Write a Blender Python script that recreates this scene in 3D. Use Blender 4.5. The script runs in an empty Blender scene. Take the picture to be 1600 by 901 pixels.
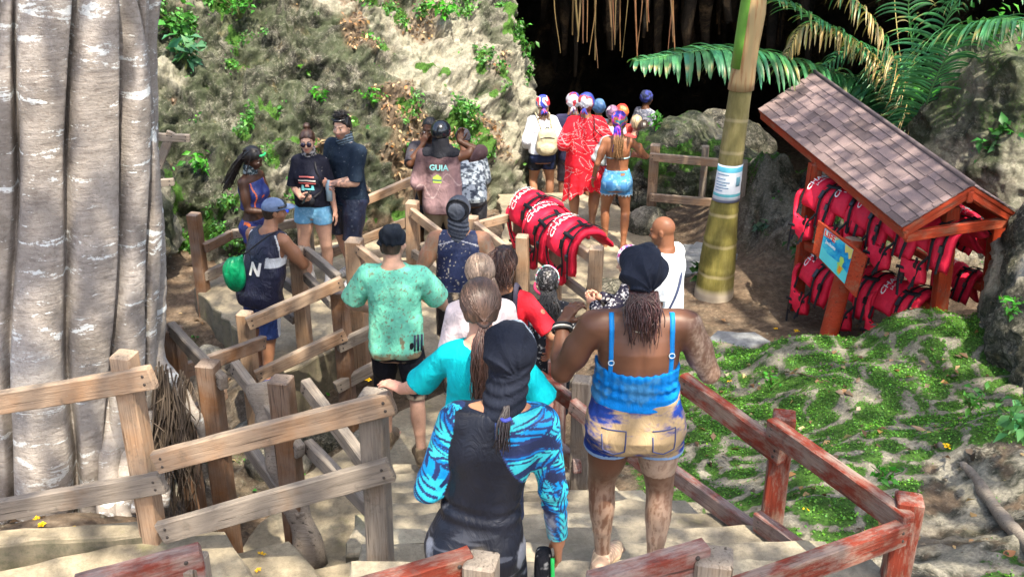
import bpy, math, random, time
import numpy as np
from mathutils import Vector, Matrix
T0 = time.time()
random.seed(11); RNG = np.random.default_rng(5)
R = math.radians
# ---------------------------------------------------------------- camera, sky, sun, exposure
S = bpy.context.scene
COL = S.collection
FPX, TH, CH = 1700.0, R(24.0), 4.9
cam = bpy.data.cameras.new('camera'); camo = bpy.data.objects.new('camera', cam); COL.objects.link(camo)
cam.sensor_width = 36.0; cam.lens = 36.0*FPX/1600.0; cam.clip_start = .05; cam.clip_end = 400
camo.location = (0, 0, CH); camo.rotation_euler = (R(90)-TH, 0, 0); S.camera = camo
W = bpy.data.worlds.new('World'); S.world = W; W.use_nodes = True
wn = W.node_tree; bg = wn.nodes['Background']
sky = wn.nodes.new('ShaderNodeTexSky'); sky.sky_type = 'NISHITA'; sky.sun_disc = False
SUN_EL, SUN_AZ = R(62), R(155)          # azimuth measured from +Y clockwise: the sun stands behind the camera to the right
sky.sun_elevation = SUN_EL; sky.sun_rotation = SUN_AZ
sky.air_density = 1.0; sky.dust_density = 4.0; sky.ozone_density = 0.2
wn.links.new(sky.outputs[0], bg.inputs[0]); bg.inputs[1].default_value = 0.15
sun = bpy.data.lights.new('sun', 'SUN'); sun.energy = 3.7; sun.angle = R(.6); sun.color = (1, .91, .75)
suno = bpy.data.objects.new('sun', sun); COL.objects.link(suno)
SUND = Vector((math.sin(SUN_AZ)*math.cos(SUN_EL), math.cos(SUN_AZ)*math.cos(SUN_EL), math.sin(SUN_EL)))
suno.rotation_euler = SUND.to_track_quat('Z', 'Y').to_euler(); suno.location = (0, 0, 30)
S.view_settings.view_transform = 'Standard'; S.view_settings.look = 'None'
S.view_settings.exposure = 1.75; S.view_settings.gamma = 1.0; S.view_settings.use_curve_mapping = False
S.render.engine = 'CYCLES'; S.cycles.use_denoising = True; S.cycles.max_bounces = 6
S.cycles.diffuse_bounces = 3; S.cycles.glossy_bounces = 2; S.cycles.transparent_max_bounces = 6; S.cycles.transmission_bounces = 3
S.cycles.caustics_reflective = False; S.cycles.caustics_refractive = False

# ---------------------------------------------------------------- measuring helpers
def slope(px, py):
    x = (px-800)/FPX; y = -(py-450.5)/FPX
    return x, math.cos(TH)+y*math.sin(TH), -math.sin(TH)+y*math.cos(TH)
def P(px, py, z):
    d = slope(px, py); t = (z-CH)/d[2]; return np.array((d[0]*t, d[1]*t, z))
def PY(px, py, Y):
    d = slope(px, py); t = Y/d[1]; return np.array((d[0]*t, Y, CH+d[2]*t))

# ---------------------------------------------------------------- object helpers
def tag(o, label=None, cat=None, group=None, kind=None):
    if label: o['label'] = label
    if cat: o['category'] = cat
    if group: o['group'] = group
    if kind: o['kind'] = kind
    return o
def empty(name, loc=(0, 0, 0), rz=0, label=None, cat=None, group=None):
    o = bpy.data.objects.new(name, None); COL.objects.link(o); o.location = loc
    o.rotation_euler = (0, 0, rz); o.empty_display_size = .1
    return tag(o, label, cat, group)
def mesh_np(name, V, F, mat, parent=None, col=None, smooth=True, uv=None):
    """V (n,3), F list/array of quads or (list of lists)"""
    me = bpy.data.meshes.new(name)
    V = np.asarray(V, np.float32)
    if isinstance(F, np.ndarray):
        n = F.shape[1]; m = F.shape[0]
        me.vertices.add(len(V)); me.vertices.foreach_set('co', V.ravel())
        me.loops.add(m*n); me.polygons.add(m)
        me.loops.foreach_set('vertex_index', F.ravel().astype(np.int32))
        me.polygons.foreach_set('loop_start', np.arange(0, m*n, n, dtype=np.int32))
        me.polygons.foreach_set('loop_total', np.full(m, n, np.int32))
        me.update(calc_edges=True)
    else:
        me.from_pydata(V.tolist(), [], F)
    if smooth: me.polygons.foreach_set('use_smooth', np.ones(len(me.polygons), bool))
    if col is not None:
        ca = me.color_attributes.new('Col', 'FLOAT_COLOR', 'POINT')
        c4 = np.ones((len(V), 4), np.float32); c4[:, :3] = col
        ca.data.foreach_set('color', c4.ravel())
    mats = mat if isinstance(mat, (list, tuple)) else [mat]
    for m_ in mats: me.materials.append(m_)
    o = bpy.data.objects.new(name, me); COL.objects.link(o)
    if parent: o.parent = parent
    return o
class MB:
    def __init__(s): s.v = []; s.f = []; s.c = []; s.n = 0
    def add(s, V, F, col=None):
        V = np.asarray(V, float); s.v.append(V)
        s.f += [[i+s.n for i in f] for f in F]; s.n += len(V)
        s.c.append(np.tile(col if col is not None else (1, 1, 1), (len(V), 1)) if col is None or np.ndim(col) == 1 else np.asarray(col))
    def build(s, name, mat, parent=None, smooth=False, color=False):
        V = np.vstack(s.v)
        return mesh_np(name, V, s.f, mat, parent, np.vstack(s.c) if color else None, smooth)
BOXF = [[0, 3, 2, 1], [4, 5, 6, 7], [0, 1, 5, 4], [1, 2, 6, 5], [2, 3, 7, 6], [3, 0, 4, 7]]
def frame(d, up=(0, 0, 1)):
    d = np.asarray(d, float); d = d/np.linalg.norm(d)
    u = np.asarray(up, float)
    if abs(np.dot(d, u)) > .98: u = np.array((0, 1., 0))
    s_ = np.cross(d, u); s_ /= np.linalg.norm(s_); t = np.cross(s_, d)
    return d, s_, t
def beam_mesh(a, b, w, h, bev=.006, up=(0, 0, 1), nseg=10, wob=.0025, seed=0):
    """squared timber from a to b with chamfered, slightly worn edges"""
    a = np.asarray(a, float); b = np.asarray(b, float); d, s_, t = frame(b-a, up)
    L = np.linalg.norm(b-a); rr = np.random.default_rng(seed)
    prof = [(-w/2+bev, -h/2), (w/2-bev, -h/2), (w/2, -h/2+bev), (w/2, h/2-bev), (w/2-bev, h/2), (-w/2+bev, h/2), (-w/2, h/2-bev), (-w/2, -h/2+bev)]
    V = []; F = []
    ts = [0, bev/L] + [i/nseg for i in range(1, nseg)] + [1-bev/L, 1]
    bow = rr.normal(0, wob, 2)
    for k, tt in enumerate(ts):
        sc = 1-(bev*1.2/min(w, h)*2 if k in (0, len(ts)-1) else 0)
        o_ = a+d*L*tt + (s_*bow[0]+t*bow[1])*math.sin(math.pi*tt)
        for (x, y) in prof:
            j = rr.normal(0, wob*.35, 2)
            V.append(o_+s_*(x*sc+j[0])+t*(y*sc+j[1]))
    n = len(prof)
    for k in range(len(ts)-1):
        for i in range(n):
            F.append([k*n+i, k*n+(i+1) % n, (k+1)*n+(i+1) % n, (k+1)*n+i])
    F.append(list(range(n-1, -1, -1))); F.append([(len(ts)-1)*n+i for i in range(n)])
    return np.array(V), F
def tube_mesh(pts, rad, n=8, cap=True, squash=1.0):
    pts = np.asarray(pts, float); m = len(pts)
    if np.ndim(rad) == 0: rad = [rad]*m
    V = []; F = []; up = np.array((0.13, .21, 1.))
    tan = np.gradient(pts, axis=0); s_ = None
    for k in range(m):
        d = tan[k]/(np.linalg.norm(tan[k])+1e-9)
        if s_ is None:
            s_ = np.cross(d, up if abs(d[2]) < .95 else (1, 0, 0))
        s_ = s_-d*np.dot(s_, d); s_ /= np.linalg.norm(s_)+1e-9
        t = np.cross(s_, d)
        for i in range(n):
            a = 2*math.pi*i/n
            V.append(pts[k]+rad[k]*(s_*math.cos(a)+t*math.sin(a)*squash))
    for k in range(m-1):
        for i in range(n):
            F.append([k*n+i, k*n+(i+1) % n, (k+1)*n+(i+1) % n, (k+1)*n+i])
    if cap:
        F.append(list(range(n-1, -1, -1))); F.append([(m-1)*n+i for i in range(n)])
    return np.array(V), F
def prism(poly, z0, z1):
    n = len(poly); V = [(x, y, z0) for x, y in poly]+[(x, y, z1) for x, y in poly]
    F = [list(range(n-1, -1, -1)), list(range(n, 2*n))]+[[i, (i+1) % n, n+(i+1) % n, n+i] for i in range(n)]
    return np.array(V), F
def bevelmod(o, w=.01, seg=2):
    m = o.modifiers.new('bevel', 'BEVEL'); m.width = w; m.segments = seg; m.limit_method = 'ANGLE'; m.angle_limit = R(40)
def bez(pts, n):
    pts = np.asarray(pts, float)
    # catmull-rom through pts
    Pp = np.vstack([2*pts[0]-pts[1], pts, 2*pts[-1]-pts[-2]]); out = []
    m = len(pts)-1
    for q in np.linspace(0, m, n):
        i = min(int(q), m-1); t = q-i; p0, p1, p2, p3 = Pp[i:i+4]
        out.append(.5*((2*p1)+(-p0+p2)*t+(2*p0-5*p1+4*p2-p3)*t*t+(-p0+3*p1-3*p2+p3)*t**3))
    return np.array(out)

# ---------------------------------------------------------------- vectorised noise
def _h(ix, iy, iz, s):
    h = (ix.astype(np.int64)*374761393 + iy.astype(np.int64)*668265263 + iz.astype(np.int64)*1274126177 + s*974711) & 0xffffffff
    h = ((h ^ (h >> 13))*1103515245) & 0xffffffff
    h = ((h ^ (h >> 16))*2654435761) & 0xffffffff
    return ((h ^ (h >> 15)) & 0xffffff).astype(np.float32)/16777215.0
def vnoise(Pt, s=0):
    f = np.floor(Pt); t = (Pt-f).astype(np.float32); t = t*t*(3-2*t); i = f.astype(np.int64)
    x, y, z = i[:, 0], i[:, 1], i[:, 2]; out = 0
    for dx in (0, 1):
        wx = t[:, 0] if dx else 1-t[:, 0]
        for dy in (0, 1):
            wy = t[:, 1] if dy else 1-t[:, 1]
            for dz in (0, 1):
                wz = t[:, 2] if dz else 1-t[:, 2]
                out = out+wx*wy*wz*_h(x+dx, y+dy, z+dz, s)
    return out
def fbm(Pt, octv=4, s=0, gain=.5):
    a = 1.; tot = 0.; r = 0.
    Pt = np.asarray(Pt, np.float32)
    for o in range(octv):
        r = r+a*vnoise(Pt, s+o*7); tot += a; a *= gain; Pt = Pt*2.03+3.7
    return r/tot
def ridge(Pt, octv=4, s=0):
    a = 1.; tot = 0.; r = 0.
    Pt = np.asarray(Pt, np.float32)
    for o in range(octv):
        r = r+a*(1-np.abs(2*vnoise(Pt, s+o*5)-1)); tot += a; a *= .55; Pt = Pt*2.1+1.3
    return r/tot
def worley(Pt, s=0):
    f = np.floor(Pt).astype(np.int64); best = np.full(len(Pt), 9., np.float32); b2 = best.copy()
    for dx in (-1, 0, 1):
        for dy in (-1, 0, 1):
            for dz in (-1, 0, 1):
                c = f+np.array((dx, dy, dz))
                q = np.stack([c[:, k]+_h(c[:, 0], c[:, 1], c[:, 2], s+11*k+1) for k in range(3)], 1)
                d = ((Pt-q)**2).sum(1).astype(np.float32)
                b2 = np.where(d < best, best, np.minimum(b2, d)); best = np.minimum(best, d)
    return np.sqrt(best), np.sqrt(b2)
def sstep(a, b, x):
    t = np.clip((x-a)/(b-a), 0, 1); return t*t*(3-2*t)
def lin(hexs):
    h = hexs.lstrip('#'); c = [int(h[i:i+2], 16)/255 for i in (0, 2, 4)]
    return np.array([x/12.92 if x <= .04045 else ((x+.055)/1.055)**2.4 for x in c])

# ---------------------------------------------------------------- materials
class NT:
    def __init__(s, name, rough=.8):
        s.m = bpy.data.materials.new(name); s.m.use_nodes = True; s.t = s.m.node_tree; s.b = s.t.nodes['Principled BSDF']
        s.b.inputs['Roughness'].default_value = rough; s.b.inputs['Specular IOR Level'].default_value = .3
        s.tc = s.t.nodes.new('ShaderNodeTexCoord')
    def n(s, t, **k):
        nd = s.t.nodes.new(t)
        for a, b in k.items(): setattr(nd, a, b)
        return nd
    def l(s, a, b): s.t.links.new(a, b)
    def mapping(s, src='Object', scale=(1, 1, 1), rot=(0, 0, 0)):
        m = s.n('ShaderNodeMapping'); s.l(s.tc.outputs[src], m.inputs[0]); m.inputs['Scale'].default_value = scale; m.inputs['Rotation'].default_value = rot
        return m.outputs[0]
    def noise(s, vec, scale, detail=5, rough=.6, dist=0):
        x = s.n('ShaderNodeTexNoise'); s.l(vec, x.inputs['Vector']); x.inputs['Scale'].default_value = scale
        x.inputs['Detail'].default_value = detail; x.inputs['Roughness'].default_value = rough; x.inputs['Distortion'].default_value = dist
        return x.outputs[0]
    def vor(s, vec, scale, feature='F1', out='Distance'):
        x = s.n('ShaderNodeTexVoronoi'); x.feature = feature; s.l(vec, x.inputs['Vector']); x.inputs['Scale'].default_value = scale
        return x.outputs[out]
    def ramp(s, fac, stops, interp='LINEAR'):
        r = s.n('ShaderNodeValToRGB'); s.l(fac, r.inputs[0]); e = r.color_ramp.elements; r.color_ramp.interpolation = interp
        while len(e) < len(stops): e.new(.5)
        for el, (p, c) in zip(e, stops):
            el.position = p; c = (c, c, c) if np.ndim(c) == 0 else c; el.color = (*[float(v) for v in c], 1)
        return r.outputs[0]
    def mix(s, f, a, b, mode='MIX'):
        x = s.n('ShaderNodeMix'); x.data_type = 'RGBA'; x.blend_type = mode
        for i, v in ((0, f), (6, a), (7, b)):
            if hasattr(v, 'is_output') or hasattr(v, 'links'): s.l(v, x.inputs[i])
            else: x.inputs[i].default_value = v if i == 0 else (*[float(q) for q in v], 1)
        return x.outputs[2]
    def math(s, op, a, b=0.):
        x = s.n('ShaderNodeMath'); x.operation = op
        for i, v in ((0, a), (1, b)):
            if hasattr(v, 'links'): s.l(v, x.inputs[i])
            else: x.inputs[i].default_value = v
        return x.outputs[0]
    def attr(s, name='Col'):
        x = s.n('ShaderNodeAttribute'); x.attribute_name = name; return x.outputs[0]
    def rnd(s):
        return s.n('ShaderNodeObjectInfo').outputs['Random']
    def bump(s, h, strength=.5, dist=.01, prev=None):
        x = s.n('ShaderNodeBump'); s.l(h, x.inputs['Height']); x.inputs['Strength'].default_value = strength; x.inputs['Distance'].default_value = dist
        if prev is not None: s.l(prev, x.inputs['Normal'])
        return x.outputs[0]
    def done(s, col, bump=None, rough=None):
        if hasattr(col, 'links'): s.l(col, s.b.inputs['Base Color'])
        else: s.b.inputs['Base Color'].default_value = (*[float(v) for v in col], 1)
        if bump is not None: s.l(bump, s.b.inputs['Normal'])
        if rough is not None: s.l(rough, s.b.inputs['Roughness'])
        return s.m
M = {}
def flat(name, col, rough=.7, bump=0, bscale=200, var=.12, spec=.3):
    if name in M: return M[name]
    t = NT(name, rough); t.b.inputs['Specular IOR Level'].default_value = spec
    v = t.mapping(); nz = t.noise(v, 14, 4); col = np.asarray(col, float)
    c = t.mix(nz, col*(1-var*1.4), np.minimum(col*(1+var*1.4), 1))
    b = t.bump(t.noise(v, bscale, 3), bump, .003) if bump else None
    M[name] = t.done(c, b); return M[name]
def timber(name, base, dark, grey, greyamt=.5, stain=None, stainamt=0):
    """weathered wood; grain runs along each timber's own X axis in 'grain' uv-free object space, so timbers are built along local X"""
    t = NT(name, .72); v = t.mapping(scale=(2.2, 50, 50))
    rnd = t.rnd(); off = t.n('ShaderNodeVectorMath'); off.operation = 'ADD'; t.l(v, off.inputs[0])
    cx = t.n('ShaderNodeCombineXYZ'); t.l(t.math('MULTIPLY', rnd, 37.), cx.inputs[0]); t.l(t.math('MULTIPLY', rnd, 91.), cx.inputs[1]); t.l(cx.outputs[0], off.inputs[1]); v = off.outputs[0]
    g = t.noise(v, 1.6, 8, .72, .9); g2 = t.noise(v, .6, 3, .6)
    vo = t.mapping(scale=(1, 1, 1)); blotch = t.noise(vo, 3.2, 5, .65)
    c = t.ramp(g, [(.25, dark), (.45, base), (.62, base*1.25), (.8, base*.75)])
    gm = t.ramp(blotch, [(.5-greyamt*.45, 0.), (.5-greyamt*.45+.25, 1.)])
    gg = t.ramp(g, [(.3, grey*.45), (.5, grey), (.75, grey*1.3)])
    c = t.mix(t.math('MULTIPLY', gm, min(1, greyamt*1.5)), c, gg)
    geo = t.n('ShaderNodeNewGeometry'); sx = t.n('ShaderNodeSeparateXYZ'); t.l(geo.outputs['Normal'], sx.inputs[0])
    top = t.math('MULTIPLY', t.ramp(sx.outputs[2], [(.55, 0.), (.85, 1.)]), .55)   # upward faces weather to grey
    c = t.mix(top, c, gg)
    if stain is not None:
        worn = t.ramp(t.noise(t.mapping(scale=(1, 3, 3)), 3.5, 9, .72), [(stainamt-.10, 1.), (stainamt+.05, 0.)])
        sc = t.ramp(g, [(.25, stain*.45), (.5, stain), (.8, stain*1.4)])
        c = t.mix(worn, c, sc)
    c = t.mix(t.ramp(t.noise(vo, 9, 6, .7), [(.60, 0.), (.72, .55)]), c, grey*.35)      # damp dirt
    chalk = t.ramp(t.noise(t.mapping(scale=(2, 9, 9)), 5, 8, .8), [(.62, 0.), (.72, .5)])
    c = t.mix(chalk, c, (.62, .57, .48))
    crk = t.ramp(t.noise(t.mapping(scale=(1.2, 34, 34)), 1.3, 3, .5, .4), [(.30, 1.), (.355, 0.)]); c = t.mix(t.math('MULTIPLY', crk, .8), c, dark*.35)
    b = t.bump(g, .8, .006); b = t.bump(crk, -.9, .008, b); b = t.bump(t.noise(vo, 60, 5, .7), .25, .003, b)
    M[name] = t.done(c, b); return M[name]
A_ = np.array
timber('wood_pale', A_((.31, .18, .10)), A_((.12, .065, .035)), A_((.31, .26, .205)), .36)
timber('wood_grey', A_((.19, .12, .072)), A_((.06, .038, .024)), A_((.22, .19, .16)), .58)
timber('wood_brown', A_((.15, .07, .03)), A_((.05, .026, .014)), A_((.22, .19, .165)), .3)
timber('wood_red', A_((.26, .16, .10)), A_((.10, .06, .04)), A_((.22, .165, .145)), .5, A_((.17, .026, .012)), .55)
timber('wood_redworn', A_((.22, .14, .11)), A_((.08, .05, .04)), A_((.24, .18, .165)), .6, A_((.16, .03, .018)), .50)
timber('wood_kiosk', A_((.26, .10, .05)), A_((.13, .045, .03)), A_((.25, .2, .17)), .10, A_((.36, .042, .012)), .62)

def local(parent, p):
    return np.array(parent.matrix_basis.inverted() @ Vector(p))
# ================================================================ rock, soil and concrete materials
def rock_material(name, dark, mid, pale, mossc, rough=.95, scale=1.0, film=0.):
    t = NT(name, rough); v = t.mapping(); a = t.attr(); sp = t.n('ShaderNodeSeparateColor'); t.l(a, sp.inputs[0])
    big = t.noise(v, 1.3*scale, 5, .6); mid_n = t.noise(v, 6*scale, 8, .7, .6); fine = t.noise(v, 34*scale, 6, .7)
    vo = t.vor(v, 9*scale); vo2 = t.vor(v, 26*scale)
    c = t.ramp(mid_n, [(.30, dark), (.43, mid*.75), (.52, mid), (.66, pale)])
    c2 = t.ramp(mid_n, [(.30, dark*.7), (.5, dark*1.6), (.7, mid)])
    c = t.mix(t.ramp(big, [(.36, 0.), (.54, 1.)]), c, c2)
    c = t.mix(t.ramp(t.noise(v, 2.3*scale, 6, .7, 1.0), [(.56, 0.), (.66, .75)]), c, pale)
    c = t.mix(t.ramp(t.noise(v, 3.1*scale, 6, .7), [(.58, 0.), (.68, .5)]), c, A_((.33, .25, .11)))
    pit = t.ramp(t.math('ADD', vo, t.math('MULTIPLY', fine, .5)), [(.36, 1.), (.50, 0.)])
    c = t.mix(t.math('MULTIPLY', pit, .85), c, dark*.35)
    c = t.mix(t.math('MULTIPLY', t.ramp(fine, [(.35, 1.), (.5, 0.)]), .5), c, dark*.6)
    sp1 = t.noise(v, 17*scale, 9, .78, 1.4); c = t.mix(t.ramp(sp1, [(.43, .85), (.485, 0.)]), c, dark*.45); c = t.mix(t.ramp(sp1, [(.555, 0.), (.60, .7)]), c, pale*1.15)
    wv = t.n('ShaderNodeVectorMath'); wv.operation = 'MULTIPLY_ADD'; wc = t.n('ShaderNodeTexNoise'); t.l(v, wc.inputs['Vector']); wc.inputs['Scale'].default_value = 3.2*scale; wc.inputs['Detail'].default_value = 5; t.l(wc.outputs['Color'], wv.inputs[0]); wv.inputs[1].default_value = (.5, .5, .5); t.l(v, wv.inputs[2]); wv = wv.outputs[0]
    k1 = t.ramp(t.vor(wv, 3.2*scale, 'DISTANCE_TO_EDGE'), [(.0, 1.), (.085, 0.)]); k2 = t.ramp(t.vor(wv, 11*scale, 'DISTANCE_TO_EDGE'), [(.0, 1.), (.10, 0.)]); brk = t.ramp(t.noise(v, 4.5*scale, 4, .6), [(.42, 0.), (.58, 1.)])
    crack = t.math('MAXIMUM', t.math('MULTIPLY', k1, .9), t.math('MULTIPLY', t.math('MULTIPLY', k2, brk), .75)); c = t.mix(crack, c, dark*.3)
    if film > 0: c = t.mix(t.math('MULTIPLY', t.ramp(t.noise(v, 1.9, 6, .7, .6), [(.36, 0.), (.56, 1.)]), film), c, A_((.062, .080, .038)))
    # pale crust (B), litter soil (G), moss (R)
    c = t.mix(t.math('MULTIPLY', sp.outputs[2], t.ramp(fine, [(.3, .35), (.6, 1.)])), c, A_((.62, .57, .46)))
    soil = t.ramp(t.noise(v, 12, 8, .75), [(.3, A_((.07, .045, .028))), (.5, A_((.15, .10, .065))), (.7, A_((.30, .22, .15)))])
    c = t.mix(t.math('MULTIPLY', sp.outputs[1], t.ramp(mid_n, [(.3, .6), (.6, 1.)])), c, soil)
    mm = t.ramp(t.math('ADD', sp.outputs[0], t.math('MULTIPLY', t.math('SUBTRACT', fine, .5), 1.2)), [(.45, 0.), (.62, 1.)])
    mo = t.ramp(t.noise(v, 40, 4, .7), [(.3, mossc*.35), (.5, mossc), (.7, mossc*1.7)])
    c = t.mix(mm, c, mo)
    b = t.bump(mid_n, .9, .05); b = t.bump(crack, -.8, .03, b); b = t.bump(sp1, .8, .02, b); b = t.bump(fine, .6, .008, b)
    M[name] = t.done(c, b); return M[name]
MOSS = A_((.045, .11, .015))
rock_material('karst', A_((.028, .027, .023)), A_((.115, .108, .088)), A_((.30, .285, .235)), MOSS, film=.65)
rock_material('karst_pale', A_((.055, .050, .04)), A_((.19, .175, .145)), A_((.36, .33, .26)), MOSS, scale=1.3, film=.25)
def cave_rock():
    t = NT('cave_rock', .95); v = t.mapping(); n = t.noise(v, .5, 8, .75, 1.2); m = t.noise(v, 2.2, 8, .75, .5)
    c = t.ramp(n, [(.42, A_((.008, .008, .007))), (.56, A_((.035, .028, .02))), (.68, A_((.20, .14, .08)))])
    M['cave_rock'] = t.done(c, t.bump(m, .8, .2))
cave_rock()
def concrete(name, base, pale, green=.25):
    t = NT(name, .9); v = t.mapping(); n = t.noise(v, 1.7, 8, .7, .5); f = t.noise(v, 22, 8, .75); g = t.noise(v, 170, 3, .6)
    c = t.ramp(n, [(.32, base*.55), (.45, base), (.56, base*1.25), (.70, pale)])
    c = t.mix(t.ramp(f, [(.36, .55), (.56, 0.)]), c, base*.5)
    c = t.mix(t.ramp(t.noise(v, 2.9, 7, .7), [(.60, 0.), (.74, green*2.2)]), c, A_((.16, .17, .045)))
    c = t.mix(t.ramp(g, [(.60, 0.), (.68, .5)]), c, base*.35)
    geo = t.n('ShaderNodeNewGeometry'); sx = t.n('ShaderNodeSeparateXYZ'); t.l(geo.outputs['Normal'], sx.inputs[0])
    side = t.ramp(sx.outputs[2], [(.3, 1.), (.7, 0.)])
    dirty = t.ramp(t.noise(v, 7, 7, .8), [(.35, A_((.05, .055, .03))), (.55, base*.6), (.75, A_((.10, .13, .035)))])
    c = t.mix(t.math('MULTIPLY', side, .8), c, dirty)
    b = t.bump(n, .4, .02); b = t.bump(f, .4, .008, b); b = t.bump(g, .3, .002, b)
    M[name] = t.done(c, b)
concrete('concrete_path', A_((.25, .21, .145)), A_((.46, .40, .28)))
concrete('concrete_steps', A_((.27, .235, .175)), A_((.46, .41, .30)), .2)
concrete('concrete_grey', A_((.22, .23, .235)), A_((.35, .35, .34)), .15)

# ================================================================ terrain
CP = A_([(0, 8, -.1), (-.8, 7.4, -.1), (0, 9, -.1), (-.9, 9.8, -.1), (.3, 10.5, -.1), (.9, 12, -.1), (1.3, 12.9, -.1), (.4, 13, -.1), (0, 11.6, -.1), (1.2, 10.3, -.1),
  (-2, 10.5, -.15), (-3, 11.2, -.15), (-1.8, 11.4, -.15), (-2.6, 12, -.1), (-1, 12.5, -.1), (-.2, 13.3, -.1),
  (0, 6.4, -.05), (0, 5.5, .25), (0, 4.6, .65), (0, 4, .9), (1.1, 5, .65), (-1, 4.2, .8), (-1.9, 4.2, .95), (-3, 4, 1.1), (0, 2.5, 1.5), (1.6, 3.2, 1.3), (-2, 2.5, 1.5), (-1, 5, .1), (-1.5, 5.1, .2),
  (-2.42, 9.15, -.07), (-2.75, 9.4, -.25), (-1.9, 8.8, -.38), (-2.8, 8.6, -.38), (-3.3, 9.6, -.35), (-2.5, 7.9, -.34), (-1.9, 7.9, -.34), (-1.5, 8.8, -.36), (-3.7, 10.4, -.2),
  (-1.2, 6.5, -.12), (-1.7, 6.2, -.12), (-.8, 5.9, -.1), (-2.1, 7.0, -.25),
  (-2.6, 5.2, 1.0), (-3.6, 4.8, 1.12), (-2.25, 5.3, .85), (-3.2, 6.5, .55), (-4.5, 7, .6), (-4.3, 9, .1), (-4.6, 10.5, .3), (-5, 5, 1.3), (-2.6, 6.4, .2), (-3, 7.6, -.1),
  (1.6, 9.7, .02), (2.3, 10.2, .04), (3, 10.2, .06), (3.6, 10.1, .08), (2.2, 11, .04), (1.7, 11.3, -.05), (4.3, 10.2, .1), (2.9, 11, .1), (1.9, 12.4, -.05), (2.6, 12.0, .0), (5, 10.6, .25), (3.8, 11.0, .12), (4.6, 9.8, .12),
  (.75, 7.3, .2), (.95, 6.6, .45), (1.15, 6.0, .62), (1.75, 5.2, .98), (2.3, 4.3, 1.25), (1.6, 7.2, .5), (2.4, 6, .9), (1.5, 8.2, .32), (1.0, 8.3, .18), (1.83, 8.9, .33), (2.6, 8.5, .6), (2.9, 7.4, .75), (3.6, 8.4, .86), (4.4, 8.4, .95), (3.4, 6, 1.1), (4, 4.6, 1.35), (3, 3.4, 1.5),
  (1.9, 9.5, .06), (2.7, 9.25, .1), (3.6, 9.25, .16), (4.4, 9.3, .2), (5.2, 8, 1.3), (6, 6, 1.5),
  (3.25, 12.0, .42), (3.05, 12.6, .75), (3.9, 12.2, .8), (4.6, 12.8, 1.2), (5.6, 12.3, 1.5), (5.2, 11.4, .7), (6.5, 13, 1.9), (2.9, 13.6, .1), (7, 11, 2.0), (3.4, 11.5, .15), (4.5, 11.5, .3),
  (1.5, 14.3, -.2), (.8, 14.3, -.22), (.6, 15.3, -.5), (1.8, 15.6, -.6), (2.3, 17.5, -.95), (3.6, 16.5, -1.3), (3.6, 14.6, -.8), (3, 20, -2.2), (6, 16.0, -1), (6, 22, -3), (0.5, 18, -1.2), (0, 24, -3), (9, 15, 0), (12, 20, -2), (4, 30, -4),
  (-1, 14.5, -.3), (-4, 13, 0), (-8, 9, .8), (-9, 14, .5), (0, -1, 2.6), (5, 1, 2), (-6, 1, 2), (12, 5, 2), (-12, 4, 2), (0, -12, 3), (20, -10, 3), (-20, -10, 3), (30, 30, 0), (-30, 30, 0)])
def hbase(x, y):
    x = np.asarray(x, float).ravel(); y = np.asarray(y, float).ravel(); out = np.empty(len(x))
    for i in range(0, len(x), 20000):
        d2 = (x[i:i+20000, None]-CP[None, :, 0])**2+(y[i:i+20000, None]-CP[None, :, 1])**2
        w = 1/(d2+.02)**2; out[i:i+20000] = (w*CP[:, 2]).sum(1)/w.sum(1)
    return out
def inpoly(x, y, poly):
    c = np.zeros(len(x), bool); n = len(poly)
    for i in range(n):
        x1, y1 = poly[i]; x2, y2 = poly[(i+1) % n]
        m = ((y1 > y) != (y2 > y)) & (x < (x2-x1)*(y-y1)/((y2-y1) or 1e-9)+x1); c ^= m
    return c
def dpoly(x, y, poly):      # signed distance, negative inside
    best = np.full(len(x), 1e9); n = len(poly)
    for i in range(n):
        a = A_(poly[i], float); b = A_(poly[(i+1) % n], float); ab = b-a
        t = np.clip(((x-a[0])*ab[0]+(y-a[1])*ab[1])/(ab@ab), 0, 1)
        best = np.minimum(best, np.hypot(x-a[0]-t*ab[0], y-a[1]-t*ab[1]))
    return np.where(inpoly(x, y, poly), -best, best)
MOUND = [(.72, 7.6), (1.0, 9.0), (1.9, 9.15), (3, 9.0), (4.6, 9.0), (6, 9.5), (8, 6), (8, 1), (2.2, 1), (2.1, 3.8), (1.7, 4.9), (.85, 6.4)]
BANK = [(2.65, 12.1), (3.0, 11.5), (3.6, 11.55), (4.6, 11.2), (5.0, 10.4), (5.2, 9.2), (9, 8), (9, 15), (4, 14.6), (2.7, 13.8)]
GULLY = [(-1.5, 9.2), (-1.2, 8.2), (-2.2, 7.3), (-3.2, 7.2), (-4.5, 8.5), (-4.2, 10.6), (-3.5, 10.6), (-2.6, 9.6)]
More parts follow.
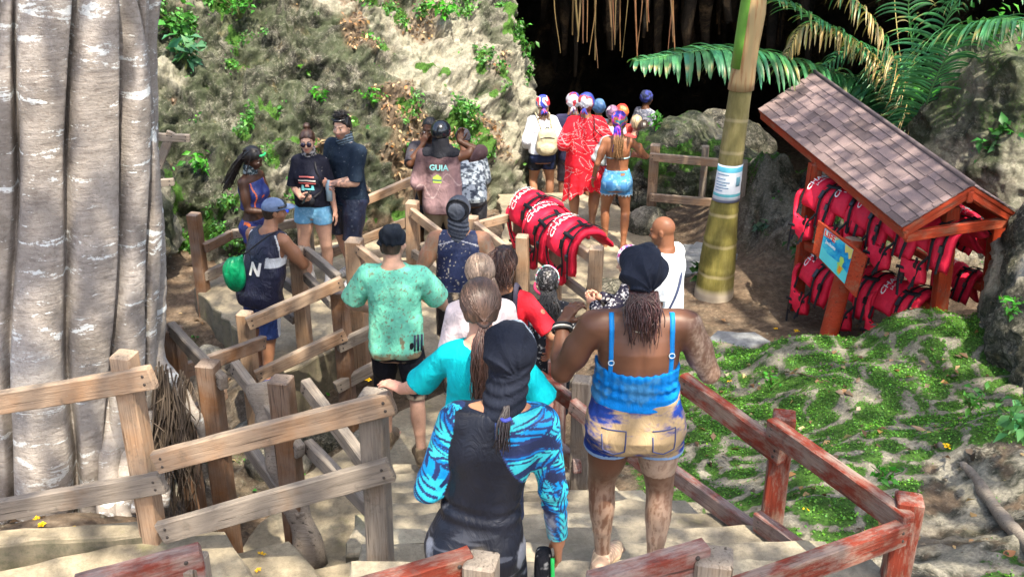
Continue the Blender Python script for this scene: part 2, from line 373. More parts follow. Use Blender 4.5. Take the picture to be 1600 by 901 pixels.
def relief(x, y):
    """rock relief added to the smooth ground; returns height and masks"""
    x = np.asarray(x, float).ravel(); y = np.asarray(y, float).ravel(); z0 = hbase(x, y)
    dm = dpoly(x, y, MOUND); db = dpoly(x, y, BANK); dg = dpoly(x, y, GULLY)
    mm = sstep(.12, -.25, dm); mb = sstep(.15, -.3, db); mg = sstep(.1, -.2, dg)
    Q = np.stack([x, y, z0*0], 1)
    n1 = ridge(Q*1.7+5, 4, 3); n2 = ridge(Q*5.5, 4, 9); n3 = fbm(Q*16, 3, 21); lo = fbm(Q*.9+9, 3, 31)
    w1, w2 = worley(Q*3.0+.3, 2)
    knob = (w2-w1)
    ga = .55+.45*sstep(6.6, 5.2, y+.3*x-.6)
    z = z0+mm*((n1-.55)*.17*ga+(n2-.5)*.09*(.4+knob)*ga+(n3-.5)*.035)
    z += mb*((n1-.5)*.55+(n2-.5)*.24+(n3-.5)*.06+(lo-.5)*.3)
    z += mg*((n2-.55)*.12+(n3-.5)*.03+(knob-.4)*.10*(lo > .5))
    z += (1-np.maximum(np.maximum(mm, mb), mg))*((n3-.5)*.02+(lo-.5)*.05)
    return z, mm, mb, mg, n1, n2, lo, knob
def axis(lo, hi, step, far, n):
    c = np.arange(lo, hi+step/2, step); g = step*1.35**np.arange(1, n)
    g = np.cumsum(g); k = g[g < far]
    return np.concatenate([(lo-k)[::-1], c, hi+k])
gx = axis(-4.6, 6.2, .033, 90, 40); gy = axis(3.0, 15.5, .033, 90, 40)
GX, GY = np.meshgrid(gx, gy, indexing='ij')
z, mm, mb, mg, n1, n2, lo, knob = relief(GX, GY)
far = sstep(12, 30, np.abs(GX.ravel()))+sstep(-4, -14, GY.ravel())
x_, y_ = GX.ravel(), GY.ravel()
Q = np.stack([x_, y_, z], 1)
gmask = fbm(Q*1.1+3, 4, 77)
grassm = mm*sstep(.33, .43, gmask + .055*sstep(6.0, 7.0, y_)*sstep(4.2, 3.4, x_) + .10*sstep(8.8, 7.4, y_)*0 + .20*sstep(2.9, 1.6, x_)*sstep(5.3, 6.4, y_) + .12*sstep(6.8, 7.8, y_) - .24*sstep(6.6, 5.2, y_-.25*(x_-2)) - .08*sstep(2.6, 3.2, x_)*sstep(8.2, 7.4, y_))
grassm *= np.maximum(sstep(.88, .64, n2*.7+.25), .35*sstep(6.6, 7.6, y_))
mossm = np.maximum(grassm, mb*sstep(.55, .63, fbm(Q*3.2+3, 4, 78))*.6)
mossm = np.maximum(mossm, mg*sstep(.55, .62, gmask)*.45)
open_ = 1-np.maximum(mm, mb)
soil = np.clip(open_*(1-mg*.35)*(.75+.3*lo)+mm*sstep(.56, .44, n2)*.8*(1-grassm)+mb*sstep(.45, .38, n2)*.5, 0, 1)
soil = np.maximum(soil, mm*sstep(.35, 0, np.hypot((x_-2.3)*.6, y_-5.2))*.7)
pale = np.clip(mm*sstep(.60, .72, n2)*.45+mb*sstep(.6, .75, n2)*.25+mg*.5*sstep(.45, .6, lo)+sstep(.8, .3, np.hypot(x_+2.9, y_-5.1))*.5, 0, 1)*(1-mossm)
ny_ = len(gy)
idx = np.arange(len(gx)*ny_).reshape(len(gx), ny_)
G_Q, G_MM, G_MOSS, G_SHAPE = Q.copy(), mm, mossm, (len(gx), ny_)
G_MB, G_MG = mb, mg
Fq = np.stack([idx[:-1, :-1].ravel(), idx[1:, :-1].ravel(), idx[1:, 1:].ravel(), idx[:-1, 1:].ravel()], 1)
tag(mesh_np('ground', Q, Fq, M['karst_pale'], col=np.stack([mossm, soil, pale], 1)), kind='structure')
def gz(x, y): return float(relief([x], [y])[0][0])
print('ground', time.time()-T0)

# ================================================================ cliff and cave
base = A_([(-9, 10.5), (-6.5, 11.2), (-4.8, 11.7), (-3.6, 12.15), (-2.4, 12.6), (-1.4, 13.1), (-.6, 13.7), (-.1, 14.25), (.16, 14.9), (.2, 15.8), (0, 17), (-.6, 20), (-1, 24), (0, 30)])
lean = A_([(0, 1.1), (0, 1.1), (-.02, 1.12), (-.02, 1.12), (-.03, 1.12), (-.05, 1.08), (-.09, .95), (-.13, .75), (-.16, .5), (-.2, .2), (-.2, 0), (0, 0), (0, 0), (0, 0)])
seg = np.concatenate([[0], np.cumsum(np.hypot(*np.diff(base, axis=0).T))])
ss = np.concatenate([np.arange(0, 1.8, .1), np.arange(1.8, 11.4, .021), np.arange(11.4, seg[-1], .12)])
bz_ = np.concatenate([np.arange(-1.2, 3.3, .021), np.arange(3.3, 7.5, .15)])
bx = np.interp(ss, seg, base[:, 0]); by = np.interp(ss, seg, base[:, 1])
k_ = np.exp(-np.linspace(-2, 2, 21)**2); k_ /= k_.sum()
lx = np.interp(ss, seg, lean[:, 0]); ly = np.interp(ss, seg, lean[:, 1])
# smooth the base path
for _ in range(2):
    bx[10:-10] = np.convolve(bx, k_, 'same')[10:-10]; by[10:-10] = np.convolve(by, k_, 'same')[10:-10]
SS, ZZ = np.meshgrid(np.arange(len(ss)), bz_, indexing='ij'); si = SS.ravel(); zz = ZZ.ravel()
zc = np.maximum(zz, -.2)
Cx = bx[si]+lx[si]*zc; Cy = by[si]+ly[si]*zc
Q = np.stack([Cx, Cy, zz], 1)
dirs = np.stack([np.gradient(by, ss), -np.gradient(bx, ss)], 1); dirs /= np.linalg.norm(dirs, axis=1)[:, None]
nx3 = np.stack([dirs[si, 0]*.75, dirs[si, 1]*.75, np.full(len(si), .62)], 1)
nx3[ss[si] > 11] = np.stack([dirs[si, 0], dirs[si, 1], 0*zz], 1)[ss[si] > 11]
warp = Q+(fbm(Q*1.5, 3, 40)-.5)[:, None]*.6
r1 = ridge(warp*A_((.7, .7, 1.0)), 4, 41); r2 = ridge(warp*2.6, 4, 42); r3 = ridge(warp*A_((8, 8, 7)), 4, 43); w1, w2 = worley(warp*4.2, 3)
groove = ridge(Q*A_((3.2, 3.2, .45)), 3, 47)     # flowstone ribs on the corner that turns into the cave
corner = sstep(9.3, 10.3, ss[si])
r4 = ridge(warp*A_((19, 19, 16)), 3, 49); amp = (r1-.5)*.8+(r2-.5)*.46+(r3-.5)*.24+(r4-.5)*.07-np.clip(.33-w1, 0, 1)*.30
amp = amp*(1-corner*.45)+corner*(groove-.5)*.35
under = sstep(.55, -.2, zz)*.25*(1-corner)
Q = Q+nx3*(amp-under)[:, None]
gm = fbm(Q*1.0+1, 4, 50); gm2 = fbm(Q*3.1, 3, 52)
upf = sstep(1.2, 2.0, zz)
plm = np.clip(sstep(.55, .63, gm*.45+gm2*.55+.05*sstep(-1.9, -3.6, Q[:, 0])*upf+.03*corner), 0, 1)
lit = sstep(.52, .60, fbm(Q*A_((1.4, 1.4, 1.4))+8, 3, 55)-.12*sstep(-2.2, -3.2, Q[:, 0])+.08*upf*sstep(-2.2, -1.2, Q[:, 0]))*(1-corner)
crust = sstep(.56, .66, fbm(Q*A_((1.2, 1.2, 1.0))+4, 4, 57)+.05*corner)
crust = np.maximum(crust*.55, corner*sstep(.54, .66, groove)*.5)
nz_ = len(bz_); idx = np.arange(len(ss)*nz_).reshape(len(ss), nz_)
Fq = np.stack([idx[:-1, :-1].ravel(), idx[1:, :-1].ravel(), idx[1:, 1:].ravel(), idx[:-1, 1:].ravel()], 1)
tag(mesh_np('cliff', Q, Fq, M['karst'], col=np.stack([plm*.85, lit*.75, crust*.8], 1)), kind='structure')
CLIFF_Q, CLIFF_N, CLIFF_M = Q, nx3, np.stack([plm, lit, ss[si]], 1)
print('cliff', time.time()-T0)
# cave: back wall, right wall and a ceiling whose brink runs above the entrance
wall = A_([(-1.2, 22), (-1, 27), (2, 30), (7, 30), (12, 27), (14.5, 21), (13, 16), (9.5, 13.8), (7.6, 13.0)])
sg = np.concatenate([[0], np.cumsum(np.hypot(*np.diff(wall, axis=0).T))]); sw = np.arange(0, sg[-1], .25); zw = np.arange(-6, 8.5, .25)
wx = np.interp(sw, sg, wall[:, 0]); wy = np.interp(sw, sg, wall[:, 1]); A1, B1 = np.meshgrid(np.arange(len(sw)), zw, indexing='ij')
cx_, cy_ = 6.0, 21.0; a_, b_ = A1.ravel(), B1.ravel()
k = 1-.05*np.maximum(b_-1, 0)
Q = np.stack([cx_+(wx[a_]-cx_)*k, cy_+(wy[a_]-cy_)*k, b_], 1); nn = Q-A_((cx_, cy_, 1)); nn /= np.linalg.norm(nn, axis=1)[:, None]
Q = Q+nn*((ridge(Q*.6, 4, 60)-.5)*1.5)[:, None]
idx = np.arange(len(sw)*len(zw)).reshape(len(sw), len(zw))
F1 = np.stack([idx[:-1, :-1].ravel(), idx[1:, :-1].ravel(), idx[1:, 1:].ravel(), idx[:-1, 1:].ravel()], 1)
u = np.linspace(0, 1, 90); v = np.linspace(0, 1, 90); U, Vv = np.meshgrid(u, v, indexing='ij'); U = U.ravel(); Vv = Vv.ravel()
X = -3+U*20; Yb = 17.6+1.2*np.sin(U*7)-2.2*U; Y = Yb+Vv*(33-Yb)
Z = 5.6+1.2*np.sin(np.pi*np.clip(Vv, 0, 1))
Qc = np.stack([X, Y, Z], 1); Qc[:, 2] += (ridge(Qc*.7, 4, 63)-.5)*1.1
idc = np.arange(90*90).reshape(90, 90)+len(Q)
F2 = np.stack([idc[:-1, :-1].ravel(), idc[1:, :-1].ravel(), idc[1:, 1:].ravel(), idc[:-1, 1:].ravel()], 1)
# the roof above the brink rises outside as solid rock
Qr = np.stack([X, Yb+(33-Yb)*Vv, 6.6+4*np.sqrt(Vv)], 1); Qr[:, 2] += (ridge(Qr*.7, 4, 63)-.5)*.8
F3 = F2+90*90
fr0 = idc[:, 0]; fr1 = fr0+90*90
F4 = np.stack([fr0[:-1], fr1[:-1], fr1[1:], fr0[1:]], 1)
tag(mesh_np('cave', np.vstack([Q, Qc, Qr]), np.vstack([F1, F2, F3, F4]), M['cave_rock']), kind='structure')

# ================================================================ boulders
def boulder(c, r, seed, label, mat='karst', lab_cat='boulder', moss=.5, sub=6, flatb=.3, pale=.0, name='boulder', group=None, amp=1.0):
    import bmesh
    bm = bmesh.new(); bmesh.ops.create_icosphere(bm, subdivisions=sub, radius=1.0)
    V = A_([v.co[:] for v in bm.verts]); F = A_([[v.index for v in f.verts] for f in bm.faces]); bm.free()
    r = A_(r, float); Q = V*r; q = Q+seed*7.3
    s = float(np.mean(r))
    d = (ridge(q*.9/s**.5, 4, seed)-.5)*.55*s+(ridge(q*3.4, 4, seed+1)-.5)*.22*min(s, .7)+(ridge(q*9, 3, seed+2)-.5)*.09*min(s, .6)
    w1, w2 = worley(q*5, seed); d = d-np.clip(.3-w1, 0, 1)*.16*min(s, .8)
    Q = Q+V*d[:, None]*amp; Q[:, 2] = np.where(Q[:, 2] < -r[2]*flatb, -r[2]*flatb+(Q[:, 2]+r[2]*flatb)*.1, Q[:, 2])
    up = V[:, 2]; m = sstep(.52, .62, fbm(q*5, 4, seed+4)+.06*(up > .3))*.75*moss*sstep(-.1, .4, up)
    pl = sstep(.5, .62, fbm(q*2.2, 3, seed+5))*pale
    o = mesh_np(name, Q, F, M[mat], col=np.stack([m, 0*m, pl], 1)); o.location = c
    return tag(o, label, lab_cat, group)
boulder((2.35, 14.15, .1), (.85, .5, .85), 3, 'grey mossy karst boulder behind the wooden fence beside the cave path', moss=.9, pale=.35)
boulder((3.05, 15.2, .05), (.75, .5, .8), 5, 'smooth tan boulder at the mouth of the dark cave beside the crouching visitor', mat='karst_pale', moss=.1, amp=.5)
boulder((1.72, 12.85, .06), (.22, .2, .22), 7, 'small pale stone on the path beside the fence post', mat='karst_pale', moss=.3, sub=5, pale=.4)
boulder((1.35, 10.75, -.02), (.5, .34, .16), 8, 'low flat grey rock set in the path left of the palm', mat='karst_pale', moss=.1, sub=5)
boulder((1.0, 9.75, -.06), (.36, .42, .26), 9, 'dark rounded rock below the hanging life jackets', mat='karst', moss=.2, sub=5)
boulder((4.98, 7.7, 1.0), (.85, 1.6, 1.15), 12, 'tall pale rock face rising at the right edge behind the shelter', mat='karst_pale', moss=.35, sub=7, pale=.9)
boulder((4.1, 5.7, 1.0), (.45, .8, .7), 14, 'lower pale rock at the right edge above the driftwood', mat='karst_pale', moss=.35, sub=6, pale=.5)
boulder((6.1, 11.9, 1.2), (1.4, 1.1, 1.45), 16, 'big rounded rock behind the right end of the shelter roof', mat='karst', moss=.6, sub=7, pale=.3)
for i, (x, y, s) in enumerate([(-3.75, 10.0, .27), (-3.1, 9.9, .12), (-2.0, 7.95, .22), (-2.35, 8.5, .14), (-1.75, 8.35, .2), (-3.3, 8.6, .13), (-1.2, 8.25, .17), (-2.7, 7.4, .16)]):
    boulder((x, y, gz(x, y)), (s*1.2, s, s*.8), 20+i, 'loose pale stone lying in the sandy gully below the railings', mat='karst_pale', moss=.35, sub=5, pale=.5, name='stone', lab_cat='stone', group='stones in the gully')
boulder((-5.3, 11.6, .6), (1.3, .8, 1.1), 33, 'rocky shoulder of the slope showing just right of the fig trunk', moss=.9, sub=6, pale=.3)

# ================================================================ concrete
def slab(name, poly, z1, z0, mat, wobble=.012, kind='structure', inset=.02):
    """cast concrete with a slightly uneven, worn edge"""
    pts = []
    n = len(poly); rr = np.random.default_rng(int(abs(z1)*1000)+n)
    for i in range(n):
        a = A_(poly[i], float); b = A_(poly[(i+1) % n], float); L = np.linalg.norm(b-a); k = max(1, int(L/.12))
        for j in range(k): pts.append(a+(b-a)*j/k+rr.normal(0, wobble, 2)*(j > 0))
    pts = A_(pts); c = pts.mean(0); rings = [(0, z0), (0, z1-inset), (inset*.35, z1-inset*.3), (inset, z1)]
    V = []; F = []; m = len(pts)
    tang = np.roll(pts, -1, 0)-np.roll(pts, 1, 0); nrm = np.stack([-tang[:, 1], tang[:, 0]], 1); nrm /= np.linalg.norm(nrm, axis=1)[:, None]+1e-9
    area = .5*np.sum(pts[:, 0]*np.roll(pts[:, 1], -1)-np.roll(pts[:, 0], -1)*pts[:, 1])
    if area < 0: nrm = -nrm
    for (ins, zz) in rings:
        q = pts+nrm*ins; V += [(x, y, zz+(rr.normal(0, .003) if zz > z0 else 0)) for x, y in q]
    for r_ in range(len(rings)-1):
        for i in range(m): F.append([r_*m+i, r_*m+(i+1) % m, (r_+1)*m+(i+1) % m, (r_+1)*m+i] if area > 0 else [r_*m+(i+1) % m, r_*m+i, (r_+1)*m+i, (r_+1)*m+(i+1) % m])
    top = [(len(rings)-1)*m+i for i in range(m)]
    F.append(top if area > 0 else top[::-1])
    o = mesh_np(name, A_(V), F, M[mat], smooth=False)
    return tag(o, kind=kind)
def pxy(lst, z): return [tuple(P(x, y, z)[:2]) for x, y in lst]
slab('walkway', pxy([(303, 448), (372, 515), (445, 582), (560, 528), (640, 566)], .12)+[(-.3, 8.9), (-.1, 10.6), (.15, 11.4), (-.5, 12.7), (-1.2, 12.6), (-2.3, 12.0), (-3.0, 11.5)], .12, -.7, 'concrete_path', .015)
slab('path', [(-1.95, 5.0), (-2.0, 6.2), (-1.75, 7.2), (-1.0, 8.35), (-.35, 8.95), (-.2, 10.7), (-.1, 12.9), (-.2, 14.2), (.9, 14.3), (1.75, 13.3), (1.7, 12.4), (1.4, 11.2), (1.15, 10.6), (.95, 9.8), (.85, 9.2), (.7, 8.2), (.62, 7.2), (.8, 6.0), (.2, 5.0)], 0, -.6, 'concrete_path', .015)
slab('pavement', [(1.35, 11.2), (1.75, 12.35), (2.9, 12.25), (2.5, 11.55), (1.9, 11.35)], .03, -.4, 'concrete_grey', .03)
slab('paving_stone', pxy([(1085, 545), (1120, 518), (1180, 520), (1205, 535), (1160, 548), (1120, 556)], .22), .24, .05, 'concrete_grey', .02)
# main stair: eight risers climbing towards the camera
for k in range(9):
    y1 = 7.25-.36*k; zt = .165*(k+1)
    xr = float(np.interp(y1, [3.6, 4.2, 5.15, 6.42, 7.3], [1.9, 1.72, 1.42, .60, .52]))+.12
    xr2 = float(np.interp(y1-.36, [3.6, 4.2, 5.15, 6.42, 7.3], [1.9, 1.72, 1.42, .60, .52]))+.12
    xl = -.95 if y1 > 5.3 else -.80
    slab('stairs', [(xl, y1), (xr, y1+.02), (max(xr2, xr), y1-.40), (max(xr2, xr), 2.2), (xl, 2.2)] if k == 8 else [(xl, y1), (xr, y1+.02), (xr2, y1-.40), (xl, y1-.40)], zt, zt-.5, 'concrete_steps', .01)
slab('stairs', [(-.8, 3.78), (2.2, 3.80), (2.2, 1.2), (-2.6, 1.2), (-2.6, 3.3), (-.8, 3.3)], 1.65, .6, 'concrete_steps', .01)
# side steps coming down from the landing at the lower left
def quad(px, z): return [tuple(P(x, y, z)[:2]) for x, y in px]
slab('landing', quad([(-80, 905), (0, 888), (225, 838), (352, 828), (400, 905), (430, 990), (-80, 990)], 1.42), 1.42, .3, 'concrete_path', .01)
slab('stairs', quad([(340, 868), (452, 842), (508, 905), (540, 990), (380, 990)], 1.30), 1.30, .3, 'concrete_path', .008)
slab('stairs', quad([(440, 898), (575, 868), (612, 905), (650, 990), (480, 990)], 1.18), 1.18, .3, 'concrete_path', .008)
slab('kerb', [(-3.4, 4.55), (-1.9, 4.72), (-1.83, 4.60), (-3.4, 4.42)], 1.475, .5, 'concrete_path', .008)
print('concrete', time.time()-T0)
# ================================================================ timber railings
BOLT = []
def railing(label, base, posts, rails, name='railing', cat='railing'):
    """posts: (x,y,z0,z1,w,mat) ; rails: (a,b,h,w,mat)"""
    root = empty(name, base, 0, label, cat)
    o_ = A_(base)
    for i, (x, y, z0, z1, w, mat) in enumerate(posts):
        r = np.random.default_rng(int(x*100+y*10) % 9999); t = r.normal(0, .012, 2)
        plank('post', (x-o_[0]-t[0], y-o_[1]-t[1], z0-o_[2]), (x-o_[0], y-o_[1], z1-o_[2]), w, w, mat, root, up=(0.2, 1, 0), bev=.008)
    for i, (a, b, h, w, mat) in enumerate(rails):
        r_ = plank('rail', A_(a)-o_, A_(b)-o_, w, h, mat, root); L = float(np.linalg.norm(A_(b)-A_(a))); sg = 1 if (A_(b)-A_(a))[0] < 0 else -1
        for x, dz in ((.04, -.02), (.05, .024), (L-.045, -.022), (L-.04, .02)):
            if not BOLT: V, F = tube_mesh([(0, -.002, 0), (0, .004, 0)], [.0085, .0065], 8); b_ = mesh_np('bolt', V, F, flat('bolt', (.05, .04, .035), .5), r_); BOLT.append(b_)
            else: b_ = BOLT[0].copy(); COL.objects.link(b_); b_.parent = r_
            b_.location = (x, sg*w/2, dz); b_.rotation_euler = (0, 0, 0 if sg > 0 else math.pi)
    return root
def plank(name, a, b, w, h, mat, parent=None, up=(0, 0, 1), bev=.006):
    a = np.asarray(a, float); b = np.asarray(b, float)
    seed = int(abs(a[0]*977+a[1]*331+b[2]*71+w*10007)*10) % 99991
    L = np.linalg.norm(b-a); V, F = beam_mesh((0, 0, 0), (L, 0, 0), w, h, bev, seed=seed)
    o = mesh_np(name, V, F, M[mat] if isinstance(mat, str) else mat, parent, smooth=False)
    d, s_, t = frame(b-a, up)
    o.matrix_local = Matrix(((d[0], -s_[0], t[0], a[0]), (d[1], -s_[1], t[1], a[1]), (d[2], -s_[2], t[2], a[2]), (0, 0, 0, 1)))
    return o
def at(px, py, Y): return PY(px, py, Y)
g = 'wood_grey'; p = 'wood_pale'; b = 'wood_brown'; rd = 'wood_red'; rw = 'wood_redworn'
# A: near railing in front of the fig and across to the stair head
railing('pale two-rail timber railing in the left foreground, in front of the fig trunk', (-1.86, 4.63, 1.42),
  [(-1.86, 4.63, 1.35, 2.50, .105, p), (-.66, 4.50, 1.15, 2.36, .115, g), (-3.7, 4.85, 1.3, 2.4, .10, p)],
  [(at(-70, 640, 4.72), at(240, 588, 4.55), .115, .05, p), (at(-70, 808, 4.72), at(256, 752, 4.55), .115, .05, g),
   (at(243, 722, 4.53), at(615, 628, 4.40), .115, .05, p), (at(251, 832, 4.53), at(612, 732, 4.40), .12, .05, g)])
# B: tall grey railing descending behind it
railing('tall grey timber railing with three square posts descending beside the fig roots', (-1.95, 6.2, .0),
  [(-2.42, 6.95, -.15, 1.50, .125, b), (-1.96, 6.2, -.05, 1.62, .125, b), (-1.36, 5.62, .0, 1.82, .125, b)],
  [(at(268, 512, 6.93), at(350, 598, 6.12), .10, .06, g), (at(268, 604, 6.93), at(350, 704, 6.12), .10, .06, g),
   (at(366, 572, 6.2), at(470, 706, 5.55), .10, .06, g), (at(372, 676, 6.2), at(470, 812, 5.55), .10, .06, g),
   (at(476, 600, 5.65), at(592, 756, 5.0), .10, .06, g), (at(480, 695, 5.65), at(594, 812, 5.1), .10, .06, g)])
# C: pale zigzag across the gully
railing('sunlit pale timber railing crossing the gully from the fig roots to the walkway', (-2.25, 8.3, -.35),
  [(-2.27, 8.35, -.45, .96, .12, p), (-1.50, 8.62, -.45, 1.04, .13, b)],
  [(at(270, 584, 7.0), at(412, 534, 8.1), .11, .06, b), (at(262, 668, 7.1), at(352, 612, 7.6), .10, .06, b),
   (at(386, 506, 8.22), at(536, 440, 8.52), .11, .06, p), (at(400, 588, 8.22), at(540, 522, 8.52), .11, .06, p),
   (at(527, 542, 8.5), at(640, 488, 8.9), .11, .06, g), (at(524, 606, 8.5), at(640, 545, 8.9), .11, .06, g)])
# D: walkway inner railing
railing('inner walkway railing where the man in the blue cap leans', (-1.97, 9.3, .12),
  [(-1.98, 9.3, .0, 1.17, .125, p), (-1.44, 9.25, -.1, 1.27, .15, p)],
  [(at(478, 392, 9.2), at(530, 436, 8.75), .09, .06, g), (at(478, 432, 9.2), at(520, 476, 8.75), .09, .06, g), (at(405, 412, 9.8), at(462, 452, 9.35), .10, .06, g), (at(395, 446, 9.8), at(462, 500, 9.35), .09, .06, g),
   (at(556, 386, 9.2), at(640, 452, 8.9), .09, .06, p)])
# E: back railing along the cliff
railing('long weathered railing along the foot of the cliff', (-3.32, 10.7, .12),
  [(-3.32, 10.68, -.5, 1.0, .12, b), (-1.07, 11.05, 0, 1.0, .13, p), (-1.12, 12.3, 0, 1.08, .10, p), (-2.35, 11.75, 0, .95, .10, g)],
  [(at(318, 388, 10.66), at(362, 366, 10.95), .10, .06, b), (at(318, 432, 10.66), at(362, 412, 10.95), .10, .06, g), (at(362, 366, 10.95), at(510, 340, 11.6), .1, .06, g),
   (at(500, 345, 11.6), at(656, 277, 12.2), .10, .06, p), (at(505, 400, 11.2), at(642, 344, 11.05), .10, .06, p), (at(540, 410, 11.0), at(645, 382, 11.05), .09, .06, g), (at(430, 410, 11.15), at(520, 400, 11.2), .10, .06, g),
   (at(642, 330, 11.0), at(704, 378, 10.6), .10, .06, p), (at(645, 395, 11.0), at(700, 432, 10.6), .10, .06, g), (at(650, 388, 11.1), at(735, 362, 11.2), .08, .06, g)])
# F: railing in front of the path to the jackets
railing('low pale railing meeting in a corner behind the man in the blue vest', (-.42, 10.7, 0),
  [(-.42, 10.72, 0, .95, .12, p), (.10, 10.1, 0, .98, .12, p)],
  [(at(742, 352, 10.65), at(806, 402, 10.05), .10, .06, p), (at(742, 420, 10.65), at(812, 478, 10.05), .10, .06, g), (at(748, 352, 10.8), at(815, 334, 11.0), .09, .06, p), (at(748, 400, 10.8), at(815, 386, 11.0), .09, .06, g)])
# G: the rail the jackets hang on
JA, JB = A_((.10, 10.95, .98)), A_((.78, 9.45, .98))
railing('timber railing with orange-red life jackets hung over its top rail', (.76, 9.5, 0),
  [(.79, 9.44, -.1, 1.12, .13, p), (.08, 11.0, -.1, .96, .12, p), (.44, 10.2, -.1, .9, .12, p)],
  [(JA, JB, .10, .06, p), (JA-A_((0, 0, .42)), JB-A_((0, 0, .42)), .09, .05, g)])
# H: red-stained railing up the right of the stair
railing('red stained railing climbing the right side of the stair past the woman in blue', (1.53, 5.15, .9),
  [(.335, 7.15, .0, 1.15, .125, rw), (.47, 6.42, .2, 1.38, .125, g), (1.49, 5.15, .6, 1.86, .12, rd), (1.85, 4.22, .9, 1.96, .12, rd)],
  [(at(843, 590, 7.15), at(908, 640, 6.35), .11, .06, rd), (at(838, 668, 7.15), at(903, 728, 6.35), .11, .06, rw),
   (at(893, 632, 6.36), at(1030, 745, 5.75), .11, .06, rw),
   (at(1066, 596, 5.75), at(1224, 712, 5.06), .125, .065, rd), (at(1050, 738, 5.75), at(1205, 850, 5.06), .115, .06, rw),
   (at(1204, 668, 5.08), at(1420, 822, 4.12), .125, .065, rd), (at(1182, 812, 5.06), at(1400, 965, 4.15), .115, .06, rw),
   (at(1412, 830, 4.14), at(1130, 930, 3.55), .12, .065, rd)])
railing('stub of a near railing with a rounded post top at the bottom left edge', (-1.0, 2.75, 1.65),
  [(at(290, 886, 2.75)[0], 2.75, 1.4, float(at(290, 872, 2.75)[2]), .115, g)], [(at(318, 872, 2.74), at(120, 925, 2.62), .10, .06, rw)])
railing('stub of a red railing with a ringed post top below the wetsuit woman', (-.08, 2.72, 1.65),
  [(at(752, 880, 2.72)[0], 2.72, 1.4, float(at(752, 872, 2.72)[2]), .10, g)], [(at(738, 878, 2.75), at(560, 930, 2.62), .10, .06, rd)])
railing('stub of a grey railing beside the feet of the woman in blue shorts', (.5, 2.75, 1.65),
  [(at(1116, 875, 2.75)[0], 2.75, 1.4, float(at(1116, 866, 2.75)[2]), .115, g)], [(at(1104, 866, 2.77), at(920, 920, 2.62), .10, .06, rw)])
railing('weathered two-rail fence in front of the cave entrance beside the palm', (1.8, 13.15, 0),
  [(1.80, 13.2, -.1, 1.0, .12, p), (2.74, 12.45, -.1, 1.02, .14, g), (2.45, 13.3, -.1, .95, .09, g)],
  [(at(1016, 245, 13.1), at(1150, 257, 12.5), .10, .06, p), (at(1016, 308, 13.1), at(1150, 320, 12.5), .10, .06, p)], 'fence', 'fence')
railing('old broken railing half hidden on the rocky slope right of the fig trunk', (-3.9, 10.8, .3),
  [(-4.0, 11.0, .2, 1.35, .09, g)], [(at(225, 212, 11.0), at(297, 216, 11.0), .08, .05, g), (at(225, 288, 11.0), at(272, 284, 11.0), .08, .05, g), (at(268, 206, 11.0), at(246, 262, 11.0), .09, .05, g)])
# leaning log prop
V, F = tube_mesh(bez([at(403, 600, 5.95), at(425, 690, 5.8), at(455, 780, 5.65), at(492, 890, 5.45)], 24), [.085+.012*math.sin(i*1.3) for i in range(24)], 14)
n_ = ridge(V*A_((6, 6, 2)), 3, 5); c_ = V.mean(0)
o = mesh_np('log', V+(n_-.5)[:, None]*.03, F, M['wood_grey']); tag(o, 'thick bare log leaning against the tall grey railing', 'log')
print('rails', time.time()-T0)
# ================================================================ foliage helpers
def leafmat(name, base, var=.4, trans=.35, rough=.45):
    t = NT(name, rough); v = t.mapping(); c = t.attr(); n = t.noise(v, 5, 3)
    col = t.mix(1.0, c, t.ramp(n, [(.3, .7), (.7, 1.15)]), 'MULTIPLY')
    t.l(col, t.b.inputs['Base Color']); t.b.inputs['Specular IOR Level'].default_value = .4
    tr = t.n('ShaderNodeBsdfTranslucent'); mx = t.n('ShaderNodeMixShader'); mx.inputs[0].default_value = trans
    t.l(t.mix(1.0, col, (1.0, 1.25, .6), 'MULTIPLY'), tr.inputs[0]); t.l(t.b.outputs[0], mx.inputs[1]); t.l(tr.outputs[0], mx.inputs[2])
    t.l(mx.outputs[0], t.t.nodes['Material Output'].inputs[0]); M[name] = t.m
leafmat('leaf', None); leafmat('frond', None, trans=.25, rough=.35)
def colvar(n, base, var=.3, hue=.15, rng=RNG):
    b = np.asarray(base, float)[None]; k = np.exp(rng.normal(0, var, (n, 1))); h = rng.normal(0, hue, (n, 1))
    return np.clip(b*k*np.concatenate([1+h, 1+h*.2, 1-h], 1), .001, .95)
def leaf_cloud(name, Pc, Nn, size, cols, mat='leaf', parent=None, aspect=.5, droop=.3, rng=RNG, flatten=.6, hexa=False):
    """one small folded leaf per point: 6 vertices, 4 faces"""
    n = len(Pc); size = np.broadcast_to(size, (n,))[:, None]
    t = rng.normal(0, 1, (n, 3)); t -= (t*Nn).sum(1)[:, None]*Nn; t /= np.linalg.norm(t, axis=1)[:, None]
    up = Nn+rng.normal(0, flatten, (n, 3)); up /= np.linalg.norm(up, axis=1)[:, None]
    t -= (t*up).sum(1)[:, None]*up; t /= np.linalg.norm(t, axis=1)[:, None]; s_ = np.cross(t, up)
    fold = .18
    p0 = Pc; p1 = Pc+t*size*.42+s_*size*aspect*.5+up*size*fold*.5; p2 = Pc+t*size*.42-s_*size*aspect*.5+up*size*fold*.5
    p3 = Pc+t*size*1.0-up*size*droop*.5; pm = Pc+t*size*.5-up*size*.02
    V = np.stack([p0, p1, pm, p2, p3], 1).reshape(-1, 3); i = np.arange(n)[:, None]*5
    F = np.concatenate([i+A_([0, 1, 2]), i+A_([0, 2, 3]), i+A_([1, 4, 2]), i+A_([2, 4, 3])], 0)
    return mesh_np(name, V, F, M[mat], parent, np.repeat(cols, 5, 0))
